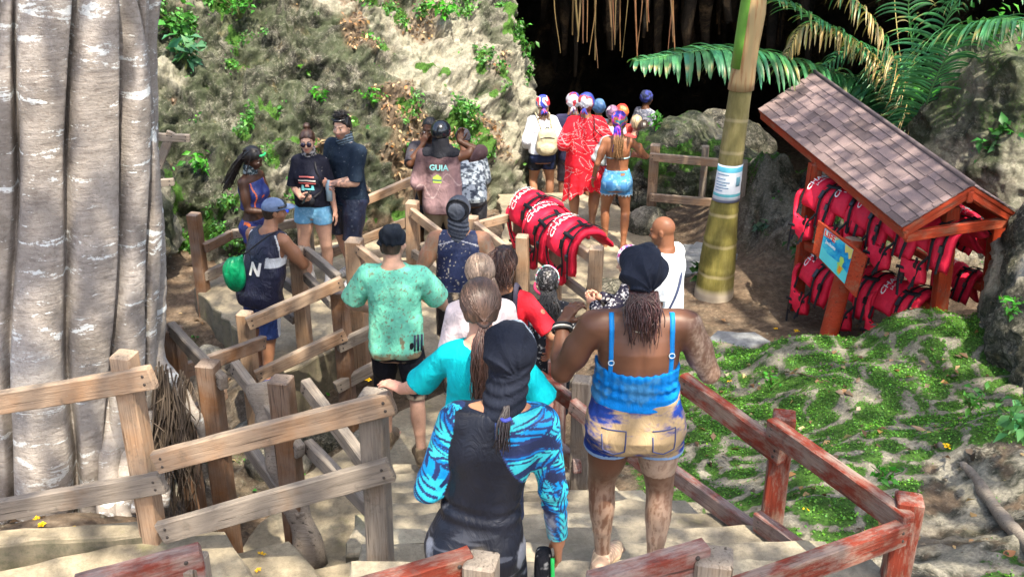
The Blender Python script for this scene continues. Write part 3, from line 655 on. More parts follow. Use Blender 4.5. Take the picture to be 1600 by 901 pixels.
# ---------------------------------------------------------------- mound ground cover
GREEN = A_((.10, .27, .03))
def sample_ground(mask, dens, lo=(-4.6, 3.0), hi=(6.2, 15.5), rng=RNG):
    nx_, ny2 = G_SHAPE; q = G_Q.reshape(nx_, ny2, 3); m = mask.reshape(nx_, ny2)
    i0, i1 = np.searchsorted(gx, lo[0]), np.searchsorted(gx, hi[0]); j0, j1 = np.searchsorted(gy, lo[1]), np.searchsorted(gy, hi[1])
    ii, jj = np.meshgrid(np.arange(i0, i1-1), np.arange(j0, j1-1), indexing='ij'); ii = ii.ravel(); jj = jj.ravel()
    cell = .033**2; k = rng.poisson(m[ii, jj]*dens*cell); ii = np.repeat(ii, k); jj = np.repeat(jj, k)
    u, v = rng.random((2, len(ii), 1)); a, b_, c, d = q[ii, jj], q[ii+1, jj], q[ii, jj+1], q[ii+1, jj+1]
    p_ = a*(1-u)*(1-v)+b_*u*(1-v)+c*(1-u)*v+d*u*v
    nn = np.cross(b_-a, c-a); nn /= np.linalg.norm(nn, axis=1)[:, None]
    return p_, nn
p_, nn = sample_ground(G_MOSS**2*(G_MM > .2)*(1-.55*sstep(6.9, 5.6, G_Q[:, 1]))*(.35+1.3*fbm(G_Q*2.3+5, 3, 97)), 4300)
clump = fbm(p_*2.2, 3, 91)
o = leaf_cloud('ground_cover', p_+nn*RNG.random((len(p_), 1))*.018, nn, .010+.013*RNG.random(len(p_))*(.5+clump), colvar(len(p_), GREEN, .3, .12)*(.55+.9*clump)[:, None], aspect=.75)
tag(o, 'low bright green clover-like ground cover spreading over the rocky mound', 'ground cover', kind='stuff'); print('cover', len(p_))
p_, nn = sample_ground(np.maximum(G_MOSS*(G_MB > .3)*.5, G_MG*G_MOSS*.5)*(fbm(G_Q*2.5, 3, 15) > .5), 900)
o = leaf_cloud('ground_cover', p_+nn*.02, nn*.7+A_((0, 0, .3)), .03+.03*RNG.random(len(p_)), colvar(len(p_), A_((.05, .19, .02)), .35, .12), aspect=.6)
tag(o, 'patchy green creepers on the low rock bank behind the palm', 'creeper', kind='stuff')
# cliff creepers
fm = (CLIFF_M[:, 0]*(fbm(CLIFF_Q*3.5, 3, 93) > .53)); cand = np.where((fm > .35) & (CLIFF_Q[:, 2] < 3.2) & (CLIFF_Q[:, 2] > -.1) & (CLIFF_M[:, 2] < 11.4))[0]
ch = RNG.choice(cand, 13000); p_ = CLIFF_Q[ch]+RNG.normal(0, .03, (len(ch), 3))+A_((0, -.05, .03)); nn = CLIFF_N[ch]
big = fbm(p_*1.3, 2, 95)
o = leaf_cloud('creeper', p_, nn, .022+.05*RNG.random(len(ch))**1.5*(big+.5), colvar(len(ch), A_((.05, .17, .025)), .45, .15), aspect=.62)
tag(o, 'small bright green creeping plants dotted over the grey cliff', 'creeper', kind='stuff')
# leaf litter
p_, nn = sample_ground(np.clip(.25+G_MM*.6+G_MG*.5, 0, 1)*(fbm(G_Q*1.7, 3, 96) > .5), 34)
ch = RNG.choice(np.where((CLIFF_M[:, 1] > .5) & (CLIFF_Q[:, 2] < 3.2) & (CLIFF_Q[:, 2] > .3))[0], 1500)
ok = dpoly(p_[:, 0], p_[:, 1], [(-2.0, 5), (-2.0, 6.2), (-1, 8.3), (-3.3, 10.5), (-2.5, 12), (-.2, 14), (1.8, 13.3), (.9, 9), (.8, 6.5), (2, 4), (2, 3), (-2, 3)]) > .05
p_, nn = p_[ok], nn[ok]
p2 = np.vstack([p_+A_((0, 0, .012)), CLIFF_Q[ch]+A_((0, -.02, .02))]); n2_ = np.vstack([nn, CLIFF_N[ch]])
cl = colvar(len(p2), A_((.19, .115, .065)), .45, .15); k = RNG.random(len(p2)) < .25; cl[k] = colvar(k.sum(), A_((.42, .30, .16)), .3, .1)
o = leaf_cloud('leaf_litter', p2, n2_, .035+.055*RNG.random(len(p2)), cl, aspect=.55, droop=.5, flatten=.35)
tag(o, 'dry brown fallen leaves scattered over rock and soil', 'leaf litter', kind='stuff')
# small pebbles and twigs on the soil
def pebbles():
    p_, nn = sample_ground(np.clip(.3+G_MM*.5+G_MG, 0, 1), 60); n = len(p_)
    b0 = A_([(1, 0, 0), (-1, 0, 0), (0, 1, 0), (0, -1, 0), (0, 0, 1), (0, 0, -1)], float); s_ = (.004+.02*RNG.random(n)**3)[:, None, None]
    V = (p_[:, None]+b0[None]*s_*(.6+.6*RNG.random((n, 6, 1)))).reshape(-1, 3); i = np.arange(n)[:, None]*6
    F = np.concatenate([i+A_(f) for f in ([0, 2, 4], [2, 1, 4], [1, 3, 4], [3, 0, 4], [2, 0, 5], [1, 2, 5], [3, 1, 5], [0, 3, 5])], 0)
    tag(mesh_np('gravel', V, F, M['karst_pale'], col=np.zeros((len(V), 3))+A_((0, .3, .3))), 'loose gravel and grit on the bare ground', 'gravel', kind='stuff')
pebbles()
# ---------------------------------------------------------------- individual plants
def plant(loc, n, L, lw, base, label, cat='plant', group=None, spread=1.0, up=1.0, seed=1, stemc=(.08, .10, .03), leaves=5, droop=.4, name='plant'):
    rr = np.random.default_rng(seed); root = empty(name, loc, 0, label, cat, group)
    st = MB(); PP, NN, SZ = [], [], []
    for i in range(n):
        a = rr.random()*6.28; r_ = spread*(.3+.7*rr.random()); h = L*up*(.6+.6*rr.random())
        pts = bez([(0, 0, 0), (math.cos(a)*L*r_*.3, math.sin(a)*L*r_*.3, h*.6), (math.cos(a)*L*r_*.8, math.sin(a)*L*r_*.8, h)], 7)
        V, F = tube_mesh(pts, np.linspace(.004, .002, 7)*max(1, L*3), 4); st.add(V, F)
        for j in range(leaves):
            q = pts[2+int(rr.random()*4.99)]+rr.normal(0, L*.08, 3); PP.append(q); NN.append((math.cos(a)*.4, math.sin(a)*.4, 1)); SZ.append(lw*(.6+.7*rr.random()))
    st.build('stem', flat('stem', stemc), root)
    NN = A_(NN); NN /= np.linalg.norm(NN, axis=1)[:, None]
    leaf_cloud('foliage', A_(PP), NN, A_(SZ), colvar(len(PP), base, .25, .1, rr), parent=root, aspect=.5, droop=droop, rng=rr)
    return root
BR = A_((.06, .30, .02)); DG = A_((.03, .12, .015)); BL = A_((.07, .20, .10))
def cpt(px, py):      # nearest cliff vertex to a direction of view
    d = A_(slope(px, py)); q = CLIFF_Q-A_((0, 0, CH)); t = (q@d)/(d@d); e = np.linalg.norm(q-t[:, None]*d, axis=1); e += .02*t
    return CLIFF_Q[np.argmin(e)]
plant(cpt(292, 108), 10, .38, .20, BL, 'blue-green broad leaved plant on the cliff beside the fig trunk', seed=3)
plant(cpt(275, 60), 9, .35, .17, A_((.05, .18, .03)), 'dark green leafy plant high on the cliff edge beside the fig trunk', seed=4)
plant(cpt(318, 273), 12, .22, .10, BR, 'bright green seedling clump on the rock left of the woman with braids', seed=5)
plant(cpt(375, 30), 26, .5, .08, A_((.05, .22, .02)), 'wide patch of green shrubs at the top of the cliff right of the fig trunk', spread=1.6, seed=6, leaves=9)
plant(cpt(695, 32), 12, .28, .12, BR, 'green fern tuft near the top of the cliff by the hanging roots', seed=7)
plant(cpt(480, 120), 10, .2, .07, A_((.08, .25, .02)), 'small green tuft in the middle of the cliff', seed=8)
plant(cpt(500, 165), 12, .2, .08, BR, 'small green tuft on the cliff above the man in the black shirt', seed=9)
plant(cpt(585, 170), 14, .24, .06, BR, 'low green tuft on the cliff face right of the man in the black shirt', seed=10)
plant(cpt(820, 92), 7, .22, .10, DG, 'leafy sprig sticking out from the cliff corner into the dark', seed=11)
plant(P(1098, 445, .05), 8, .2, .12, DG, 'dark broad leaved weed at the left foot of the palm', seed=12)
plant((2.95, 12.0, .25), 8, .16, .09, A_((.10, .20, .12)), 'pale green rosette weed on the bank right of the fence', seed=13)
plant(at(1245, 405, 10.9), 8, .2, .1, DG, 'dark weed on the low bank left of the shelter post', seed=14)
plant(at(1465, 205, 12.3), 34, .55, .13, BR, 'bright lime green shrub behind the shelter roof', seed=15, leaves=12, spread=1.2)
plant(at(1545, 250, 11.2), 12, .35, .15, A_((.05, .20, .04)), 'leafy green plant on the rock right of the shelter roof', seed=16, leaves=6)
plant(at(1575, 120, 12.0), 24, .6, .12, A_((.07, .28, .03)), 'bushy green shrub at the upper right edge', seed=17, leaves=12)
plant(at(1592, 685, 5.6), 12, .22, .10, A_((.10, .30, .09)), 'pale green broad leaved plant at the right edge above the driftwood', seed=18)
plant(at(1383, 755, 5.3), 6, .12, .06, BR, 'small seedling with round leaves on the mound', seed=19, name='seedling')
plant(at(1515, 645, 6.0), 8, .14, .06, A_((.05, .2, .02)), 'small green weed on the mound below the rock face', seed=20)
plant(at(1575, 500, 7.0), 8, .16, .06, BR, 'green tuft growing on the rock face at the right edge', seed=21)
plant(at(1025, 200, 14.0), 10, .2, .08, BR, 'green tuft on top of the boulder by the cave path', seed=22)
plant(at(1065, 235, 13.8), 7, .2, .07, A_((.1, .32, .03)), 'yellow-green sprig on the right flank of the boulder', seed=23)
plant(P(1205, 610, .6), 8, .14, .05, BR, 'tuft of taller clover on the mound beside the red railing', seed=24)
# ---------------------------------------------------------------- fallen yellow blossoms, each its own thing
def blossom():
    V, F, c = [], [], []
    for k in range(5):
        a = k*1.2566; u = A_((math.cos(a), math.sin(a), 0)); s_ = A_((-math.sin(a), math.cos(a), 0)); b0 = len(V)
        V += [u*.004, u*.022+s_*.013+A_((0, 0, .008)), u*.036+A_((0, 0, .004)), u*.022-s_*.013+A_((0, 0, .008)), u*.02+A_((0, 0, .002))]
        F += [[b0, b0+3, b0+4], [b0, b0+4, b0+1], [b0+1, b0+4, b0+2], [b0+4, b0+3, b0+2]]
    b0 = len(V); T_ = tube_mesh([(0, 0, 0), (0, 0, .012), (.004, 0, .02)], [.005, .006, .002], 6); V += list(T_[0]); F += [[i+b0 for i in f] for f in T_[1]]
    return mesh_np('blossom', A_(V), F, M['blossom'])
t = NT('blossom', .6); M['blossom'] = t.done(t.ramp(t.noise(t.mapping(), 30), [(.3, A_((.75, .38, .0))), (.7, A_((.92, .60, .01)))]))
FL = [(1168, 553), (1155, 549), (1172, 571), (1250, 548), (1258, 560), (1330, 560), (1110, 548), (1290, 845), (1350, 833), (1480, 700), (1510, 835), (1160, 695), (1095, 705), (1255, 800), (1466, 563), (1391, 593), (1212, 515), (1158, 552), (1180, 470), (1198, 440), (1245, 520),
      (45, 822), (58, 815), (66, 822), (52, 830), (40, 830), (115, 828), (120, 832), (70, 812), (62, 835), (48, 845), (409, 868), (404, 893), (655, 790), (885, 345), (640, 560), (575, 595), (420, 475), (1040, 480), (1140, 600), (1385, 735), (1500, 560), (1445, 620)]
fl0 = None
def zat(px, py, z):      # walk the view ray down to the ground
    d = A_(slope(px, py)); lo_t, hi_t = (3.2-CH)/d[2], (-1-CH)/d[2]
    for t_ in np.linspace(lo_t, hi_t, 60):
        q = A_((0, 0, CH))+d*t_
        if q[2] < gz(q[0], q[1]): return q
    return q
for i, (px, py) in enumerate(FL):
    if fl0 is None: fl0 = blossom(); f_ = fl0
    else: f_ = fl0.copy(); COL.objects.link(f_)
    if px < 150: q = zat(px, py, 1.1); hh = .0
    elif 395 < px < 415 and py > 850: q = P(px, py, 1.30)
    elif px in (655, 640, 885, 575): q = P(px, py, {655: .5, 640: .12, 885: 0, 575: .0}[px])
    elif px == 420: q = P(px, py, .12)
    else: q = zat(px, py, 0)
    f_.location = (q[0], q[1], q[2]+.012); f_.rotation_euler = (RNG.normal(0, .35), RNG.normal(0, .35), RNG.random()*6.28); s_ = .55+.6*RNG.random(); f_.scale = (s_, s_, s_)
    tag(f_, 'small yellow trumpet blossom fallen on the ground', 'blossom', 'fallen yellow blossoms')
def bigleaf(px, py, L, col, label, rz):
    q = zat(px, py, 0); n = 9; V = []; F = []
    for i in range(n):
        u = i/(n-1); w = L*.24*math.sin(math.pi*u**.8)+.001
        for k in (-1, -.5, 0, .5, 1): V.append((u*L-L/2, k*w, .03*abs(k)*L*1.5+.05*L*math.sin(u*3)))
    for i in range(n-1):
        for k in range(4): F.append([i*5+k, (i+1)*5+k, (i+1)*5+k+1, i*5+k+1])
    o = mesh_np('fallen_leaf', A_(V), F, flat('bigleaf'+str(px), col, .5)); o.location = (q[0], q[1], q[2]+.02); o.rotation_euler = (.1, 0, rz); tag(o, label, 'leaf')
bigleaf(1380, 608, .14, (.75, .50, .02), 'large yellow fallen leaf lying on the green mound', .2)
bigleaf(1541, 757, .09, (.7, .45, .02), 'small yellow leaf beside the driftwood', 1.0)
bigleaf(1576, 870, .10, (.30, .13, .05), 'brown curled leaf below the end of the driftwood', .5)
bigleaf(1553, 785, .10, (.08, .30, .03), 'green fallen leaf beside the driftwood', -.4)
bigleaf(1365, 785, .09, (.34, .2, .1), 'brown dead leaf on the bare soil of the mound', 1.4)
bigleaf(1435, 675, .13, (.33, .22, .13), 'pale brown dead leaf in the middle of the mound', 2.2)
# driftwood
pts = bez([zat(1465, 705, 0)+A_((0, 0, .04)), zat(1510, 745, 0)+A_((0, 0, .05)), zat(1555, 810, 0)+A_((0, 0, .05)), zat(1625, 890, 0)+A_((0, 0, .05))], 26)
V, F = tube_mesh(pts, [.028+.018*i/25+.004*math.sin(i*1.1) for i in range(26)], 10); V = V+(ridge(V*A_((9, 9, 9)), 3, 6)-.5)[:, None]*.02
tag(mesh_np('driftwood', V, F, M['wood_grey']), 'grey bare branch lying on the ground at the lower right', 'branch')
def twig(pp, r, label):
    V, F = tube_mesh(bez([zat(*q, 0)+A_((0, 0, .02)) for q in pp], 16), r, 5); tag(mesh_np('twig', V, F, M['wood_brown']), label, 'twig')
twig([(1165, 575), (1230, 582), (1290, 598), (1355, 622)], .005, 'long thin dead twig lying across the green mound')
twig([(1440, 603), (1470, 592), (1500, 578)], .006, 'short dead twig near the rock face')

# ================================================================ the fig tree
def barkmat():
    t = NT('fig_bark', .85); v = t.mapping(); vs = t.mapping(scale=(1, 1, 5.0)); vl = t.mapping(scale=(.8, .8, 3.6))
    n = t.noise(v, 1.6, 6, .6, .4); rings = t.noise(vs, 9, 6, .7, .3); f = t.noise(v, 45, 6, .75)
    c = t.ramp(n, [(.3, A_((.19, .168, .148))), (.46, A_((.30, .268, .245))), (.60, A_((.395, .36, .335))), (.75, A_((.48, .455, .44)))])
    c = t.mix(t.ramp(rings, [(.36, .4), (.5, 0.)]), c, A_((.13, .10, .085)))
    c = t.mix(t.ramp(f, [(.34, .45), (.5, 0.)]), c, A_((.12, .09, .07)))
    li = t.math('ADD', t.noise(vl, 2.7, 6, .68, .5), t.math('MULTIPLY', t.math('SUBTRACT', f, .5), .22))
    c = t.mix(t.ramp(li, [(.585, 0.), (.61, .9)]), c, A_((.66, .69, .70)))
    c = t.mix(t.ramp(t.noise(vl, 13, 5, .7), [(.64, 0.), (.67, .85)]), c, A_((.66, .68, .68)))
    sx = t.n('ShaderNodeSeparateXYZ'); t.l(t.tc.outputs['Object'], sx.inputs[0])
    c = t.mix(t.math('MULTIPLY', t.ramp(t.math('MULTIPLY', sx.outputs[2], .5), [(.3, .30), (.7, 0.)]), t.ramp(f, [(.3, .4), (.6, 1.)])), c, A_((.36, .31, .25)))
    b = t.bump(rings, .5, .014); b = t.bump(f, .7, .008, b); b = t.bump(t.noise(v, 8, 6, .7), .5, .02, b)
    M['fig_bark'] = t.done(c, b)
barkmat()
fig = empty('fig_tree', (-3.1, 6.8, .9), 0, 'massive grey fig tree with fused fluted trunk at the left edge', 'tree')
fc = A_((-3.1, 6.8))
def cxp(px, Y): return (px-800)/1700/.9495*Y
PXC = {}
cols_ = [(cxp(-60, 6.0), 6.0, .34, 0, .0), (cxp(12, 5.95), 5.95, .21, 1.1, .03), (cxp(78, 5.9), 5.9, .205, 2.0, .035), (cxp(142, 5.98), 5.98, .20, 3.0, .04), (cxp(190, 6.02), 6.02, .125, 4.2, .045), (cxp(217, 6.15), 6.15, .09, 5.2, .03), (cxp(231, 6.35), 6.35, .085, 6.0, .02), (-2.98, 6.9, .26, 1, .02), (-3.1, 7.3, .3, 2, .02), (-3.5, 7.5, .35, 3, .02), (-3.8, 7.3, .4, 4, .02), (-4.1, 6.6, .4, 5, .02), (-3.8, 6.1, .35, 6, .02)]
zs = np.concatenate([np.arange(-.2, 4.6, .022), np.arange(4.6, 8.2, .12)]); th = np.linspace(0, 2*np.pi, 900, endpoint=False)
ths = np.concatenate([np.linspace(-2.95, -.15, 620), np.linspace(-.15, 3.33, 150)[1:-1]])
V = []
ux, uy = np.cos(ths), np.sin(ths)
for z_ in zs:
    r_ = np.full(len(ths), .30)
    fl = 1+.05*math.exp(-max(z_-.85, 0)/.35); r2nd = np.full(len(ths), .35)
    for (x, y, rr_, ph, am) in cols_:
        x = x*.9495/y*(y*.9135+(4.9-z_)*.4067) if y < 6.5 and x > -3.4 else x
        ox = x+am*math.sin(z_*1.3+ph)+.015*math.sin(z_*3.7+ph*2)-fc[0]; oy = y+am*.5*math.cos(z_*1.1+ph)-fc[1]
        rad = rr_*(1+.08*math.sin(z_*1.7+ph*3)+.10*max(0, z_-3.2)*(.3 if ph in (3.0,) else 0))*fl
        b_ = ux*ox+uy*oy; disc = b_*b_-(ox*ox+oy*oy-rad*rad)
        hit = np.where((disc > 0) & (b_ > 0), b_+np.sqrt(np.maximum(disc, 0)), 0); r2nd = np.maximum(r2nd, np.minimum(r_, hit)); r_ = np.maximum(r_, hit)
    r_ = r_-.16*np.exp(-((r_-r2nd)/.030)**2)*(.75+.25*math.sin(z_*2.1))
    V.append(np.stack([fc[0]+ux*r_, fc[1]+uy*r_, np.full(len(ths), z_)], 1))
V = np.array(V); 
rad = np.hypot(V[..., 0]-fc[0], V[..., 1]-fc[1])
sm = rad.copy()
sm = (np.roll(sm, 1, 1)+sm*6+np.roll(sm, -1, 1))/8
for _ in range(3): sm[1:-1] = (sm[:-2]+2*sm[1:-1]+sm[2:])/4
rad = np.maximum(sm, rad*.965)
flatV = V.reshape(-1, 3)
nz1 = fbm(flatV*A_((3, 3, 2.2)), 4, 101)-.5; nz2 = ridge(flatV*A_((5, 5, 26)), 2, 103)-.5; knot = 0
for (kx, ky, kz) in ((cxp(72, 5.7), 5.7, 2.55), (cxp(150, 5.75), 5.75, 1.55)):
    d_ = np.linalg.norm((flatV-A_((kx, ky, kz)))*A_((1, 1, .7)), axis=1); knot = knot+.05*np.exp(-(d_/.09)**2)-.055*np.exp(-(d_/.045)**2)
rad = rad+(nz1*.06+nz2*.010+knot).reshape(rad.shape)
V[..., 0] = fc[0]+ux*rad; V[..., 1] = fc[1]+uy*rad
nt = len(ths); idx = np.arange(len(zs)*nt).reshape(len(zs), nt); nx_ = np.roll(idx, -1, 1)
Fq = np.stack([idx[:-1].ravel(), nx_[:-1].ravel(), nx_[1:].ravel(), idx[1:].ravel()], 1)
mesh_np('trunk', V.reshape(-1, 3)-A_((-3.1, 6.8, .9)), Fq, M['fig_bark'], fig)
def root_(pp, r0, r1, n=26, seed=0):
    pts = bez(pp, n); rr = np.linspace(r0, r1, n)*(1+.08*np.sin(np.arange(n)*.9+seed)); V, F = tube_mesh(pts-A_((-3.1, 6.8, .9)), rr, 12)
    V = V+(fbm(V*7, 3, seed)-.5)[:, None]*.03; return mesh_np('root', V, F, M['fig_bark'], fig)
root_([at(224, 400, 6.42), at(240, 540, 6.32), at(272, 600, 6.15), at(305, 650, 6.1), at(318, 700, 6.15)], .085, .022, seed=3)
root_([at(222, 520, 6.3), at(244, 610, 6.2), at(262, 690, 6.1), at(258, 790, 5.9)], .07, .03, seed=4)
root_([at(205, 560, 6.15), at(202, 700, 6.0), at(195, 790, 5.75), at(188, 850, 5.5)], .085, .09, seed=5)
root_([at(176, 600, 6.05), at(170, 740, 5.85), at(166, 840, 5.5)], .07, .07, seed=6)
root_([at(228, 640, 6.0), at(226, 740, 5.8), at(215, 800, 5.6)], .05, .035, seed=7)
mb_ = MB()
rr = np.random.default_rng(4)
for i in range(170):
    x0 = 238+rr.random()*62; y0 = 560+rr.random()*90+(x0-240)*.4; Y = 6.0+rr.random()*.25; y1 = y0+60+rr.random()*120; y1 = min(y1, 815)
    V, F = tube_mesh(bez([at(x0, y0, Y), at(x0+rr.normal(0, 9), (y0+y1)/2, Y-.05), at(x0+rr.normal(0, 9), y1, Y-.12)], 8)-A_((-3.1, 6.8, .9)), np.linspace(.007, .003, 8)*(.6+.8*rr.random()), 4, cap=False)
    mb_.add(V, F)
tag(mb_.build('aerial_roots', flat('rootlets', (.10, .075, .055), .9), fig, True), kind='stuff')
def crown(root, base, centre, rad, nclump, nleaf, size, seed, nb=9, col=A_((.05, .14, .02))):
    """limbs that fan out from the trunk top plus clumps of leaves round their ends"""
    rr = np.random.default_rng(seed); ends = []; tb = MB(); o_ = A_(root.location)
    for i in range(nb):
        a = i*6.28/nb+rr.normal(0, .2); e = A_(centre)+A_((math.cos(a)*rad[0]*.8, math.sin(a)*rad[1]*.8, rr.normal(0, .5)))
        pts = bez([base, (A_(base)*.55+e*.45)+A_((0, 0, .9)), e], 14); V, F = tube_mesh(pts-o_, np.linspace(.22, .05, 14), 8); tb.add(V, F); ends += list(pts[5:])
    tb.build('limb', M['fig_bark'], root, True)
    n = 0; cc = []
    for i in range(nclump):
        r_ = math.sqrt(rr.random()); a = rr.random()*6.28; cc.append(A_(centre)+A_((math.cos(a)*r_*rad[0], math.sin(a)*r_*rad[1], rr.normal(0, rad[2]))))
    cc = A_(cc); k = rr.integers(0, nclump, nleaf); s_ = rr.random(nclump)*.35+.2
    p_ = cc[k]+rr.normal(0, 1, (nleaf, 3))*s_[k][:, None]*A_((1, 1, .5)); nn = rr.normal(0, .5, (nleaf, 3))+A_((0, 0, 1)); nn /= np.linalg.norm(nn, axis=1)[:, None]
    leaf_cloud('crown', p_-o_, nn, size*(.7+.6*rr.random(nleaf)), colvar(nleaf, col, .25, .1, rr), parent=root, rng=rr, aspect=.6)
crown(fig, (-3.1, 6.8, 7.6), (-1.8, 3.2, 10.0), (5.0, 5.5, .7), 150, 7600, .20, 1)
shade = empty('shade_tree', (7.5, -2.5, 2.2), 0, 'tall shade tree standing outside the view to the right', 'tree')
V, F = tube_mesh(bez([(0, 0, -.6), (.1, .1, 3), (0, .2, 6)], 20), np.linspace(.4, .24, 20), 14); mesh_np('trunk', V, F, M['fig_bark'], shade)
crown(shade, (7.5, -2.3, 8.2), (4.6, 3.0, 10.2), (4.8, 6.2, .7), 130, 8200, .20, 2)

# ================================================================ ringed palm and its sleeve
def palmmat():
    t = NT('palm_trunk', .75); v = t.mapping(); sx = t.n('ShaderNodeSeparateXYZ'); t.l(t.tc.outputs['Object'], sx.inputs[0]); z_ = sx.outputs[2]
    zz_ = t.math('ADD', z_, t.math('MULTIPLY', t.noise(t.mapping(scale=(3, 3, .6)), 1.0), .06))
    ring = t.math('FRACT', t.math('MULTIPLY', zz_, 3.0)); rm = t.ramp(ring, [(.0, 1.), (.05, 1.), (.10, 0.), (.95, 0.), (1.0, 1.)])
    n = t.noise(t.mapping(scale=(2.5, 2.5, .8)), 1.6, 6, .7); f = t.noise(t.mapping(scale=(60, 60, 6)), 1.0, 4, .7)
    low = t.ramp(n, [(.32, A_((.07, .065, .012))), (.48, A_((.19, .165, .04))), (.6, A_((.28, .245, .075))), (.75, A_((.45, .42, .22)))])
    hi = t.ramp(n, [(.3, A_((.09, .075, .03))), (.5, A_((.19, .165, .06))), (.7, A_((.30, .25, .12)))])
    c = t.mix(t.ramp(t.math('MULTIPLY', z_, .4), [(.40, 0.), (.62, 1.)]), low, hi)
    c = t.mix(t.math('MULTIPLY', t.ramp(f, [(.35, .3), (.6, 0.)]), 1.0), c, A_((.07, .06, .02)))
    foot = t.ramp(z_, [(.10, 1.), (.17, 0.)]); c = t.mix(foot, c, A_((.42, .36, .28)))
    c = t.mix(t.math('MULTIPLY', rm, .5), c, A_((.40, .34, .20)))
    M['palm_trunk'] = t.done(c, t.bump(f, .25, .003))
palmmat()
palm = empty('palm_tree', (2.20, 10.72, .02), 0, 'ringed yellow-green palm with a swollen base standing on the bare soil', 'palm')
zs = np.arange(0, 7.4, .03); pts = []; rd_ = []
for z_ in zs:
    pts.append((-.02+.028*z_+.012*z_*z_*.6, .0, z_)); rd_.append(float(np.interp(z_, [0, .1, .14, .5, .9, 1.3, 2.2, 4, 7.4], [.205, .21, .20, .185, .155, .128, .112, .10, .095]))*(1+.035*(abs((z_*3) % 1) < .09)))
V, F = tube_mesh(pts, rd_, 28); mesh_np('trunk', V, F, M['palm_trunk'], palm)
def sleeve(z0, z1, r, mat, nm, a0=0, a1=6.283, off=.006):
    n = 40; V = []; F = []
    for k, z_ in enumerate(np.linspace(z0, z1, 12)):
        cx_ = -.02+.028*z_+.0072*z_*z_; rr_ = float(np.interp(z_, zs, rd_))+off+r*(.5+.5*math.sin(z_*9))
        for i in range(n+1):
            a = a0+(a1-a0)*i/n; V.append((cx_+rr_*math.cos(a), rr_*math.sin(a), z_))
    for k in range(11):
        for i in range(n): F.append([k*(n+1)+i, k*(n+1)+i+1, (k+1)*(n+1)+i+1, (k+1)*(n+1)+i])
    o = mesh_np(nm, A_(V), F, mat, palm); s2 = o.modifiers.new('thick', 'SOLIDIFY'); s2.thickness = .004; return o
t = NT('crownshaft', .45); M['crownshaft'] = t.done(t.ramp(t.noise(t.mapping(scale=(20, 20, 1)), 1.5, 4), [(.35, A_((.24, .12, .05))), (.5, A_((.38, .26, .13))), (.65, A_((.34, .26, .13)))]), t.bump(t.noise(t.mapping(scale=(80, 80, 2)), 1.0), .3, .004))
sleeve(2.28, 3.3, .012, M['crownshaft'], 'crownshaft'); sleeve(2.5, 5.5, .0, flat('greenshaft', (.12, .28, .04), .4), 'leaf_sheath', 2.2, 4.2, .022)
# paper notice wrapped round the trunk
def notice_mat():
    t = NT('notice', .35); sx = t.n('ShaderNodeSeparateXYZ'); t.l(t.tc.outputs['Generated'], sx.inputs[0]); z_ = sx.outputs[2]; x_ = sx.outputs[0]
    c = t.ramp(z_, [(0, A_((.25, .30, .45))), (.06, A_((.65, .72, .78))), (.14, A_((.65, .72, .78))), (.15, A_((.12, .45, .50))), (.22, A_((.12, .45, .50))), (.23, A_((.70, .76, .80))), (.80, A_((.70, .76, .80))), (.81, A_((.10, .42, .55))), (.93, A_((.10, .42, .55))), (.95, A_((.6, .65, .75)))], 'CONSTANT')
    M['notice'] = t.done(c)
notice_mat()
nt_ = empty('notice', (2.20, 10.72, .02), 0, 'white and teal paper notice wrapped around the palm trunk', 'notice')
def wrap(z0, z1, a0, a1, off, mat, nm):
    n = 30; V = []; F = []
    for z_ in np.linspace(z0, z1, 6):
        cx_ = -.02+.028*z_+.0072*z_*z_; rr_ = float(np.interp(z_, zs, rd_))+off
        for i in range(n+1):
            a = a0+(a1-a0)*i/n; V.append((cx_+rr_*math.cos(a), rr_*math.sin(a), z_))
    for k in range(5):
        for i in range(n): F.append([k*(n+1)+i, k*(n+1)+i+1, (k+1)*(n+1)+i+1, (k+1)*(n+1)+i])
    o = mesh_np(nm, A_(V), F, mat, nt_); o.modifiers.new('thick', 'SOLIDIFY').thickness = .002; return o
wrap(1.13, 1.52, math.radians(190), math.radians(345), .008, M['notice'], 'paper')
for i, (z_, l_) in enumerate([(1.42, .8), (1.375, .6), (1.34, .9), (1.31, .7), (1.28, .85), (1.25, .5)]): wrap(z_, z_+.008, math.radians(205), math.radians(205+70*l_), .012, flat('notice_ink', (.12, .25, .40)), 'text_line')
wrap(1.30, 1.40, math.radians(295), math.radians(318), .012, flat('notice_pic', (.15, .35, .42)), 'picture')
